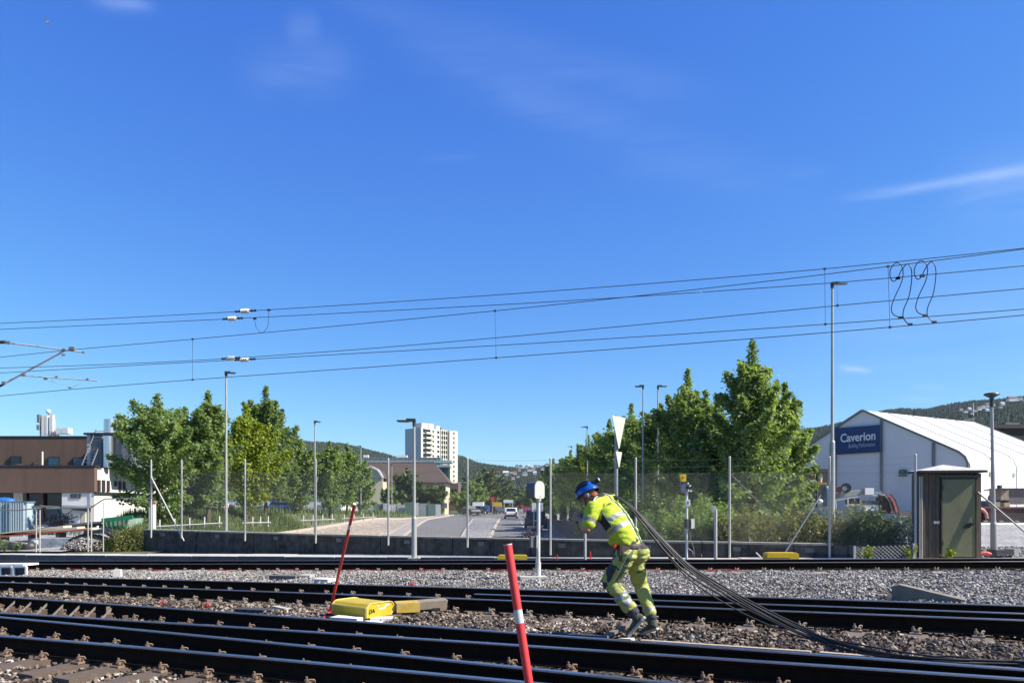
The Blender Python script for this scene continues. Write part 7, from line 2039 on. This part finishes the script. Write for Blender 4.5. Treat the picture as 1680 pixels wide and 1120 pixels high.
# ------------------------------------------------------------------ the worker
YP = 8.1
def B(px, py, dy=0.0): return W(px, py, YP + dy)
LAT = Vector((-.5, -.866, 0)); FWD = Vector((-.866, .5, 0))
LATT = Vector((-.74, -.67, 0)); FWDT = Vector((-.67, .74, 0))
class Body:
    def __init__(s): s.mb = MB()
    def limb(s, pts, rs, n=14, lat=None, flat=1.0, sub=4):
        """rings along a smooth path; rs radius (or (across, deep)) per point"""
        P = [Vector(p) for p in pts]; R = [(r if isinstance(r, tuple) else (r, r * flat)) for r in rs]
        cp = []; cr = []
        for i in range(len(P) - 1):
            p0, p1, p2, p3 = P[max(0, i - 1)], P[i], P[i + 1], P[min(len(P) - 1, i + 2)]
            for k in range(sub):
                t = k / sub
                cp.append(.5 * ((2 * p1) + (p2 - p0) * t + (2 * p0 - 5 * p1 + 4 * p2 - p3) * t * t + (3 * p1 - p0 - 3 * p2 + p3) * t ** 3))
                cr.append((R[i][0] + (R[i + 1][0] - R[i][0]) * t, R[i][1] + (R[i + 1][1] - R[i][1]) * t))
        cp.append(P[-1]); cr.append(R[-1])
        rings = []; up = None
        for i, p in enumerate(cp):
            d = (cp[min(i + 1, len(cp) - 1)] - cp[max(0, i - 1)]).normalized()
            if up is None: up = Vector(lat) if lat is not None else d.orthogonal()
            u = (up - d * up.dot(d)).normalized(); up = u; w = d.cross(u)
            rings.append([p + u * math.cos(a) * cr[i][0] + w * math.sin(a) * cr[i][1] for a in [2 * math.pi * k / n for k in range(n)]])
        # rounded caps
        d0 = (cp[0] - cp[1]).normalized(); d1 = (cp[-1] - cp[-2]).normalized()
        rc = min(cr[0]); r1 = min(cr[-1])
        pre = [[cp[0] + d0 * rc * .5 + (v - cp[0]) * .7 for v in rings[0]]]; post = [[cp[-1] + d1 * r1 * .5 + (v - cp[-1]) * .7 for v in rings[-1]]]
        rings = pre + rings + post
        s.mb.rings(rings); return s
    def ball(s, c, r, sc=(1, 1, 1), M=None): s.mb.sphere(c, r, 14, 10, 0, sc, M); return s
    def finish(s, name, mats, parent, voxel=.012, smooth=4, wr=0.0, wscale=14, assign=None, stretch=None):
        me = s.mb.mesh('tmp', mats); o = bpy.data.objects.new('tmp', me); COL.objects.link(o)
        m = o.modifiers.new('r', 'REMESH'); m.mode = 'VOXEL'; m.voxel_size = voxel; m.use_smooth_shade = True
        m2 = o.modifiers.new('s', 'SMOOTH'); m2.iterations = smooth; m2.factor = .6
        bpy.context.view_layer.update()
        dg = bpy.context.evaluated_depsgraph_get()
        me2 = bpy.data.meshes.new_from_object(o.evaluated_get(dg)); me2.name = name
        bpy.data.objects.remove(o)
        me2.materials.clear()
        for mt in mats: me2.materials.append(mt)
        if wr:
            for v in me2.vertices:
                c = v.co; q = stretch(c) if stretch else Vector(c) * wscale
                d = mnoise.noise(q) + .5 * mnoise.noise(q * 2.1)
                v.co = c + v.normal * d * wr
        for p in me2.polygons:
            p.use_smooth = True
            if assign: p.material_index = assign(p.center, p.normal)
        me2.update()
        return place(name, me2, parent)
def hv(name, col, **k): return M_(name, col, .75, 0, .06, 8, .25, 90, **k)
m_vest = hv('hi-vis yellow fabric', (.46, .57, .02)); m_trs = hv('paler hi-vis trousers fabric', (.40, .425, .11), dirt=(.27, .28, .08), dscale=4, damt=.25)
m_refl = M_('grey reflective tape', (.27, .285, .29), .45, .2, .08, 10); m_blk = M_('black work fabric', (.018, .018, .022), .8, 0, .25, 12, .3, 60)
m_grn = M_('dark green strap fabric', (.03, .10, .03), .8, 0, .3, 14); m_skin = M_('pinkish skin', (.50, .25, .17), .55, 0, .08, 14)  # skin is one even pinkish colour
m_gryf = M_('charcoal trouser fabric', (.045, .045, .05), .8, 0, .25, 14, .3, 50)
foot0 = B(1040, 1043)
man = thing('person', 'person bent forward in yellow hi-vis shirt and trousers and blue helmet, hauling black cables', 'person', (foot0.x, foot0.y, G(foot0.x, foot0.y) + .06))
# joints
pel = B(1034, 906, 0); wst = B(1033, 893, .01); mid = B(1016, 862, .06); chs = B(999, 839, .12); nkb = B(986, 821, .17)
shL = B(974, 833, .02); elL = B(962, 869, -.05); haL = B(953, 852, .18)
shR = B(1003, 822, .33); elR = B(972, 852, .42); haR = B(955, 846, .24)
hipL = pel + LAT * .085 + Vector((0, 0, -.03)); hipR = pel - LAT * .085 + Vector((0, 0, -.03))
knL = B(1000, 953, .03); anL = B(1036, 1001, -.06)
knR = B(1051, 958, .24); anR = B(1067, 1006, .06)
hdc = B(965, 812, .25)
# --- body (skin): one continuous surface
b = Body()
b.limb([pel, wst, mid, chs, nkb], [(.13, .10), (.12, .09), (.13, .10), (.15, .10), (.09, .07)], lat=LATT)
b.limb([nkb, nkb.lerp(hdc, .5), hdc + Vector((.02, 0, -.02))], [.062, .056, .06])
hM = Matrix((FWD * .85 + Vector((0, 0, -.53)), LAT, FWD * .53 + Vector((0, 0, .85)))).transposed()   # head axes: forward, left, up
b.ball(hdc, .098, (1.0, .80, 1.12), hM)
hfw = (FWD * .85 + Vector((0, 0, -.53))).normalized(); hup = (FWD * .53 + Vector((0, 0, .85))).normalized()
b.ball(hdc + hfw * .035 - hup * .060, .062, (1, .85, .95), hM)             # jaw
b.limb([hdc + hfw * .085 + hup * .01, hdc + hfw * .115 - hup * .022], [.012, .018])   # nose
b.ball(hdc + hfw * .088 - hup * .055, .026, (.6, 1.1, .6), hM)            # mouth
for s in (-1, 1):
    b.ball(hdc + LAT * .082 * s - hup * .01, .03, (.7, .35, 1.1), hM)       # ears
    b.ball(hdc + hfw * .08 + LAT * .033 * s + hup * .012, .02, (.6, 1, .6), hM)
b.limb([shL, elL], [.052, .045]); b.limb([elL, elL.lerp(haL, .45), haL], [.046, .047, .030])
b.limb([shR, elR], [.052, .045]); b.limb([elR, elR.lerp(haR, .45), haR], [.046, .045, .030])
b.limb([hipL, knL, anL], [.075, .055, .04]); b.limb([hipR, knR, anR], [.075, .055, .04])
cab_dir = (B(948, 856, .22) - B(985, 815, .26)).normalized()
for hp_, sgn in ((haL, 1), (haR, -1)):
    fw_ = Vector((-.75, .25 * sgn, .25)).normalized(); sd_ = cab_dir.cross(fw_).normalized(); 
    palm = hp_ + fw_ * .045
    b.limb([hp_, palm], [(.030, .02), (.040, .018)], lat=cab_dir)
    for i, (off, ln_) in enumerate(((-.030, .062), (-.010, .072), (.011, .068), (.031, .054))):
        k0 = palm + cab_dir * off; k1 = k0 + fw_ * ln_ * .5 + sd_ * .004; k2 = k1 + fw_ * ln_ * .12 + sd_ * .028; k3 = k2 - fw_ * ln_ * .35 + sd_ * .014
        b.limb([k0, k1, k2, k3], [.010, .0095, .009, .008], n=8, sub=2)
    th0 = hp_ + fw_ * .015 + cab_dir * .03; th1 = th0 + fw_ * .03 + cab_dir * .012 + sd_ * .02; th2 = th1 + fw_ * .012 - cab_dir * .012 + sd_ * .02
    b.limb([th0, th1, th2], [.014, .0115, .009], n=8, sub=2)
b.finish('body', [m_skin], man, .0085, 2)
# --- shirt
tor = [pel + (wst - pel) * .3, wst, mid, chs, nkb + Vector((.0, 0, -.005))]
s_ = Body()
s_.limb([B(1035, 899, 0), wst, mid, chs, nkb], [(.170, .130), (.168, .128), (.185, .136), (.20, .132), (.12, .085)], lat=LATT, n=20)
s_.limb([nkb + Vector((0, 0, .0)), shL.lerp(shR, .5), ], [.11, .10])
s_.limb([nkb.lerp(shL, .25), shL, shL.lerp(elL, .5), shL.lerp(elL, .80)], [.085, .088, .078, .074])
s_.limb([nkb.lerp(shR, .25), shR, shR.lerp(elR, .5), shR.lerp(elR, .80)], [.085, .085, .078, .074])
s_.ball(B(1034, 872, .03), .09, (1, 1, .9)); s_.ball(B(1008, 886, .04), .07)
axis_t = (nkb - wst).normalized(); tl = (nkb - wst).length
lat_ = (LATT - axis_t * LATT.dot(axis_t)).normalized(); bak = axis_t.cross(lat_); bak = bak if bak.dot(-FWDT) > 0 else -bak
armL = (elL - shL); armLl = armL.length; armLn = armL.normalized()
def vest_assign(c, n):
    c = Vector(c); t = (c - wst).dot(axis_t) / tl; l = (c - wst - axis_t * t * tl).dot(lat_); k = (c - wst - axis_t * t * tl).dot(bak)
    ta = (c - shL).dot(armLn) / armLl; ra = (c - shL - armLn * ta * armLl).length
    if (ta > .16 and ra < .105 and l > .12 and t > .2) or (l > .178 and ta > -.2 and ra < .115):
        return 1 if .50 < ta < .67 else 0
    if l > .09 and t > .42 and -.13 < k < .066: return 2 if k < .055 else 4        # black armhole panel
    # band lines dip across the back
    tt = t + .10 * abs(l) / .2 * 0
    if (.30 < tt < .385 or .50 < tt < .59) and not (k > 0 and -.074 < l < -.003):
        return 1
    if k > 0 and -.062 < l < -.012: return 3 if t < .9 else 2
    if k > 0 and (-.074 < l <= -.062 or -.012 <= l < -.003): return 4
    if t > 1.02: return 2
    return 0
m_pip = M_('pale piping', (.78, .82, .55), .6)
s_.finish('shirt', [m_vest, m_refl, m_blk, m_grn, m_pip], man, .0115, 3, .010, 14, vest_assign, stretch=lambda c: Vector((c.x * 10, c.y * 10, c.z * 22)))
# lettering on the back
bc = wst + axis_t * tl * .86 + bak * .118
def onback(t, l, o=0): return wst + axis_t * tl * t + lat_ * l + bak * o
# --- trousers
m_olv = M_('olive side stripe', (.13, .17, .06), .8, 0, .25, 12)
p_ = Body()
p_.limb([B(1036, 891, .01), pel], [(.168, .125), (.17, .130)], lat=LATT, n=20)
p_.limb([hipL + Vector((0, 0, .04)), hipL.lerp(knL, .5), knL, knL.lerp(anL, .35), knL.lerp(anL, .75), anL + (anL - knL) * .04], [.118, .104, .088, .084, .080, .076])
p_.limb([hipR + Vector((0, 0, .04)), hipR.lerp(knR, .5), knR, knR.lerp(anR, .35), knR.lerp(anR, .75), anR + (anR - knR) * .02], [.118, .102, .084, .078, .070, .066])
p_.ball(B(1050, 907, -.02), .11, (1, 1, 1.1))
def seg(a, b, c):
    d = b - a; t = max(-.1, min(1.1, (c - a).dot(d) / d.dot(d))); return t, (c - a - d * t).length
def trs_assign(c, n):
    c = Vector(c)
    cand = [(seg(hipL, knL, c), 'tl'), (seg(knL, anL, c), 'sl'), (seg(hipR, knR, c), 'tr'), (seg(knR, anR, c), 'sr')]
    (t, d), k = min(cand, key=lambda q: q[0][1])
    A, Bq = {'tl': (hipL, knL), 'sl': (knL, anL), 'tr': (hipR, knR), 'sr': (knR, anR)}[k]
    ax_ = (Bq - A).normalized(); v = c - A; v = v - ax_ * v.dot(ax_)
    ang = math.degrees(math.atan2(v.dot(-FWD), v.dot(LAT)))
    if c.z > B(1036, 899).z: return 2
    if k == 'sl':
        if .47 < t < .60 or (.68 < t < .84 and ang > 0): return 1
        if .60 <= t <= .68: return 4 if False else 3 if ang > 20 else 0
        if t > .98: return 2
        if ang < -26 + t * -20 and t < .7: return 2
        if t < .45 and 55 < ang < 78: return 3
        return 0
    if k == 'tl':
        if t > .42 and ang < 4 + (t - .42) * 22: return 2
        if .16 < t < .40 and -62 < ang < -38: return 2
        if 16 + t * 26 < ang < 44 + t * 26: return 3
        if 12 + t * 26 < ang < 48 + t * 26: return 4
        if .40 < t < .46 and -12 < ang < 120: return 2
        return 0
    if k == 'sr':
        if .84 < t < .96: return 1
        if ang < -60 and t < .8: return 2
        return 0
    if k == 'tr':
        if .40 < t < .46 and ang > 20: return 2
        if ang < -50 and t > .4: return 2
    return 0
p_.finish('trousers', [m_trs, m_refl, m_gryf, m_olv, m_pip], man, .0115, 3, .015, 12, trs_assign, stretch=lambda c: Vector((c.x * 9 + c.z * 4, c.y * 9, c.z * 20 - c.x * 6)))
# belt and holster
mb = Body(); mb.limb([B(1035, 895.5, .01), B(1036, 901.5, .005)], [(.182, .140), (.183, .142)], lat=LATT, n=20); mb.finish('belt', [M_('dark brown belt', (.035, .022, .018), .6, 0, .3, 20)], man, .010, 1)
mb = MB()
c = B(1019, 902, -.14); mb.box(c, (.07, .05, .12), .5); mb.box(c + Vector((.0, 0, -.08)), (.045, .04, .08), .5)
mb.build('holster', black, man)
MB().box(B(1010, 897, -.13), (.04, .03, .05), .4).build('red_tool', m_redp, man)
mb = MB(); mb.box(B(1026, 900, -.155), (.09, .02, .06), .15); mb.build('pouch', M_('brown pouch', (.12, .06, .05), .7), man)
mb = MB(); mb.box(B(1060.5, 907, -.02), (.035, .06, .11), .2); mb.build('radio', dark, man)
# shoes
m_shoe = M_('grey green work shoe', (.055, .06, .048), .8, 0, .45, 18, .5, 60, dirt=(.2, .21, .16), damt=.2); m_sole = M_('dusty sole', (.42, .41, .33), .9, 0, .2, 10)
def shoe(ank, heel, toe, up, name='shoe'):
    d = (toe - heel); L_ = d.length; d = d.normalized(); up = (up - d * up.dot(d)).normalized(); sd = d.cross(up)
    o = Body()
    o.limb([heel + up * .045 + d * .02, heel.lerp(toe, .35) + up * .045, heel.lerp(toe, .7) + up * .035, toe + up * .03 - d * .02], [(.040, .040), (.042, .042), (.050, .034), (.040, .026)], lat=sd)
    o.limb([ank + (ank - heel) * .05, heel.lerp(toe, .22) + up * .06], [.056, .050])
    o.finish(name, [m_shoe], man, .009, 2, .003, 30)
    mb = MB(); pts = []
    for f, w in ((0, .028), (.12, .040), (.4, .036), (.7, .050), (.92, .038), (1, .015)): pts.append((f, w))
    P = [heel.lerp(toe, f) + sd * w for f, w in pts] + [heel.lerp(toe, f) - sd * w for f, w in reversed(pts)]
    mb.prism([p - up * .002 for p in P], up * .026); mb.build('sole', m_sole, man)
    mb = MB()
    for f in (.36, .46, .56): 
        q = heel.lerp(toe, f) + up * (.085 - (f - .36) * .12); mb.beam(q - sd * .03, q + sd * .03, .012, .008)
    mb.build('laces', M_('pale laces', (.4, .42, .36), .8), man)
heelL = B(1059, 1013, -.10); toeL = B(1031, 1046, -.02)
shoe(anL, heelL, toeL, Vector((-.75, .35, .55)))
heelR = B(1080, 1032, .0); toeR = B(1052, 1044, .16); toeR.z = max(toeR.z, .06)
shoe(anR, heelR, toeR, Vector((-.15, .1, 1)))
# sock/cuff
Body().limb([anL.lerp(knL, .08), anL + (heelL - anL) * .3], [.056, .052]).finish('sock', [M_('dark blue sock', (.04, .045, .08), .85)], man, .01, 1)
Body().limb([anR.lerp(knR, .05), anR + (heelR - anR) * .3], [.052, .05]).finish('sock', [M_('dark blue sock', (.04, .045, .08), .85)], man, .01, 1)
# hair and beard
m_hair = M_('ginger hair', (.30, .09, .03), .8, 0, .35, 40, .8, 120)
h = Body(); h.ball(hdc - hfw * .055 - hup * .035, .062, (.75, 1.05, .9), hM); h.finish('hair', [m_hair], man, .008, 1, .006, 60)
h = Body(); h.ball(hdc + hfw * .055 - hup * .10, .045, (.9, 1.1, .6), hM); h.finish('beard', [M_('dark ginger beard', (.10, .035, .018), .85, 0, .3, 40)], man, .008, 1, .005, 60)
# helmet
m_hel = M_('glossy blue helmet', (.01, .10, .48), .2, 0, .08, 4); m_held = M_('dark vent plastic', (.012, .014, .025), .4)
hc_ = hdc + hup * .025 - hfw * .005
mb = MB(); rings = []
for j in range(9):
    ph = (math.pi / 2) * (1 - j / 8) ; zr = math.sin(ph) * .125; rr = math.cos(ph)
    rings.append([hc_ + (hfw * math.cos(a) * .138 + LAT * math.sin(a) * .112) * (rr ** .85 + .001) + hup * (zr) for a in [2 * math.pi * k / 20 for k in range(20)]])
rings.append([hc_ + hfw * math.cos(a) * (.150 if math.cos(a) > .3 else .138) + LAT * math.sin(a) * .114 - hup * (.018) for a in [2 * math.pi * k / 20 for k in range(20)]])
mb.rings(rings, 0, True, cap=False)
mb.build('helmet', m_hel, man)
for s in (-1, 1):
    for q in (0, 1):
        mb = MB(); P = []
        for f in np.linspace(-.7, .75, 6):
            a = f * 1.3; p = hc_ + hfw * math.sin(a) * .12 * (.98) + LAT * s * (.05 + q * .045) * math.cos(a * .6) + hup * (.122 - q * .035) * math.cos(a * .8) * (1.0)
            P.append(p)
        mb.tube(P, [.006, .011, .013, .013, .011, .006], 6); mb.build('vent_strip', m_held, man)
mb = MB(); mb.tube([hc_ + hfw * math.cos(a) * .146 + LAT * math.sin(a) * .119 - hup * .008 + hup * .01 * math.cos(a) for a in np.linspace(0, 2 * math.pi, 25)], .0085, 6, cap=False); mb.build('headband', m_held, man)
lp = hc_ - hfw * .135 + hup * .06
mb = MB(); mb.box(lp, (.05, .045, .045), .5); mb.cyl(lp, lp + Vector((.045, -.02, .03)), .022, .026, 10); mb.build('headlamp', black, man)
MB().cyl(lp + Vector((.043, -.019, .029)), lp + Vector((.052, -.023, .034)), .019, n=10).build('lamp_lens', M_('clear lens', (.7, .72, .72), .1), man)
MB().sphere(hdc - LAT * -.0 + LAT * .097 - hup * .0 - hfw * .02, .033, 10, 7, 0, (1, .6, 1.2), hM).build('ear_protector', M_('grey ear cup', (.35, .35, .36), .4), man)
mb = MB(); P = [hdc + LAT * .095 + hfw * .02 - hup * .01, hdc + LAT * .075 + hfw * .045 - hup * .08, hdc + hfw * .07 - hup * .122, hdc - LAT * .06 + hfw * .045 - hup * .08]; mb.tube(P, .006, 5); mb.tube([hdc + LAT * .1 - hfw * .06 + hup * .01, hdc + LAT * .095 - hup * .045], .007, 5); mb.build('chin_strap', black, man)
# collar
Body().limb([nkb - axis_t * .02, nkb + (hdc - nkb) * .28], [(.098, .078), (.078, .068)], lat=LATT).finish('collar', [m_blk], man, .01, 1)
# lettering on the shirt back, laid on the cloth by shooting it along the surface normal
def back_text(txt, t, l0, l1, h, mat):
    cu = bpy.data.curves.new('lettering', 'FONT'); cu.body = txt; cu.size = 1; cu.offset = .012; cu.resolution_u = 3
    tmp = bpy.data.objects.new('tmp_text', cu); COL.objects.link(tmp); bpy.context.view_layer.update()
    me = bpy.data.meshes.new_from_object(tmp); bpy.data.objects.remove(tmp)
    sh = next(o for o in man.children if o.name.startswith('shirt')); inv = man.location
    xs_ = [v.co.x for v in me.vertices]; x0_, x1_ = min(xs_), max(xs_)
    for v in me.vertices:
        f = (v.co.x - x0_) / (x1_ - x0_); p = onback(t, l0 + (l1 - l0) * f, .4) + axis_t * (v.co.y * h)
        ok, loc, nn, _ = sh.ray_cast(p, -bak)
        v.co = (loc + nn * .002 if ok else p - bak * .28) - inv
    me.materials.clear(); me.materials.append(mat); me.name = 'lettering'
    o = bpy.data.objects.new('lettering', me); COL.objects.link(o); o.parent = man
bpy.context.view_layer.update()
try:
    back_text('Com', .79, .14, .045, .06, M_('olive print', (.05, .08, .01), .7))
    back_text('rail', .745, .0, -.045, .02, M_('faint olive print', (.30, .42, .04), .7)) if False else None
except Exception as e: print('text', e)

# ------------------------------------------------------------------ the cables he pulls
m_cab = M_('black cable sheath', (.010, .010, .011), .55, 0, .15, 20)
m_cab2 = M_('dusty cable sheath', (.018, .018, .017), .6, 0, .3, 14)
def spl(P, sub=7):
    out_ = []
    for i in range(len(P) - 1):
        p0, p1, p2, p3 = P[max(0, i - 1)], P[i], P[i + 1], P[min(len(P) - 1, i + 2)]
        for k in range(sub):
            t = k / sub; out_.append(.5 * ((2 * p1) + (p2 - p0) * t + (2 * p0 - 5 * p1 + 4 * p2 - p3) * t * t + (3 * p1 - p0 - 3 * p2 + p3) * t ** 3))
    out_.append(P[-1]); return out_
base = [(946, 857, .20), (958, 846, .24), (972, 829, .30), (986, 814.5, .30), (1006, 813.5, .26), (1030, 827, .18), (1056, 853, .10), (1092, 893, .05), (1130, 930, .0), (1175, 960, -.08), (1225, 990, -.2), (1275, 1017, -.34), (1325, 1041, -.52)]
ground_px = [(1375, 1059), (1430, 1071), (1490, 1079), (1560, 1086), (1630, 1090), (1720, 1096), (1850, 1104)]
rr_ = random.Random(12)
for i in range(9):
    a0 = rr_.uniform(0, 6.28); P = []
    sp0 = [.25, .4, .5, .6, .9, 1.6, 2.6, 3.8, 4.8, 5.4, 5.6, 5.6, 5.4]
    off = [-1.0, -.78, -.42, -.3, .02, .16, .5, .62, 1.0][i]; ph = rr_.uniform(0, 6.28)
    for j, (px, py, dy) in enumerate(base):
        s = sp0[j]
        n_ = off * s * 1.15 + math.sin(j * .7 + ph) * s * .42
        P.append(W(px + n_ * .62, py - n_ * .78 + ((11.0 if i == 0 else 6.0) * math.sin(math.pi * (j - 5) / 7) if i < 2 and 6 <= j <= 11 else 0), YP + dy + off * .02 + (.018 * math.cos(ph) if j < 6 else 0)))
    g0 = rr_.uniform(-9, 7)
    for j, (px, py) in enumerate(ground_px):
        q = onp(px, py + off * 3.5 + math.sin(j * 1.3 + ph) * 2.5, .09); q.z = G(q.x, q.y) + .075 + .018 * (i % 4); 
        lim = ry('C1', q.x) + .13
        if q.y < lim: q.y = lim + .02 * (i % 3)
        P.append(q)
    lb = 'black cable in the bundle over the worker\'s shoulder, trailing to the right edge'
    if i == 8: lb = 'topmost black cable of the trailing bundle, over the worker\'s shoulder'
    if i == 0: lb = 'lowest hanging black cable of the trailing bundle, drooping away from the others'
    o = MB().tube(spl(P), (.0085, .0105, .0095)[i % 3], 7).build('cable', m_cab if i % 3 else m_cab2)
    tag(o, lb, 'cable', 'cables hauled by the worker')
for i, (a, b, c_) in enumerate((((1500, 1077), (1560, 1076), (1690, 1093)), ((1522, 1080), (1528, 1088), (1545, 1095)))):
    P = [onp(p[0], p[1], .10) for p in (a, b, c_)]
    tag(MB().tube(spl(P), .009, 6).build('cable', m_cab2), ['loose grey cable curling over the trailing bundle near the right edge', 'short grey cable end dropping from the trailing bundle'][i], 'cable')
# ------------------------------------------------------------------ air
hm_ = bpy.data.materials.new('thin haze'); hm_.use_nodes = True; t_ = hm_.node_tree; t_.nodes.clear()
vo = t_.nodes.new('ShaderNodeVolumePrincipled'); vo.inputs['Color'].default_value = (.78, .86, 1, 1); vo.inputs['Density'].default_value = .00004
ou = t_.nodes.new('ShaderNodeOutputMaterial'); t_.links.new(vo.outputs[0], ou.inputs['Volume'])
hb_ = MB().box((0, 1800, 130), (7400, 3900, 280)).build('haze', hm_)
stuff(hb_)
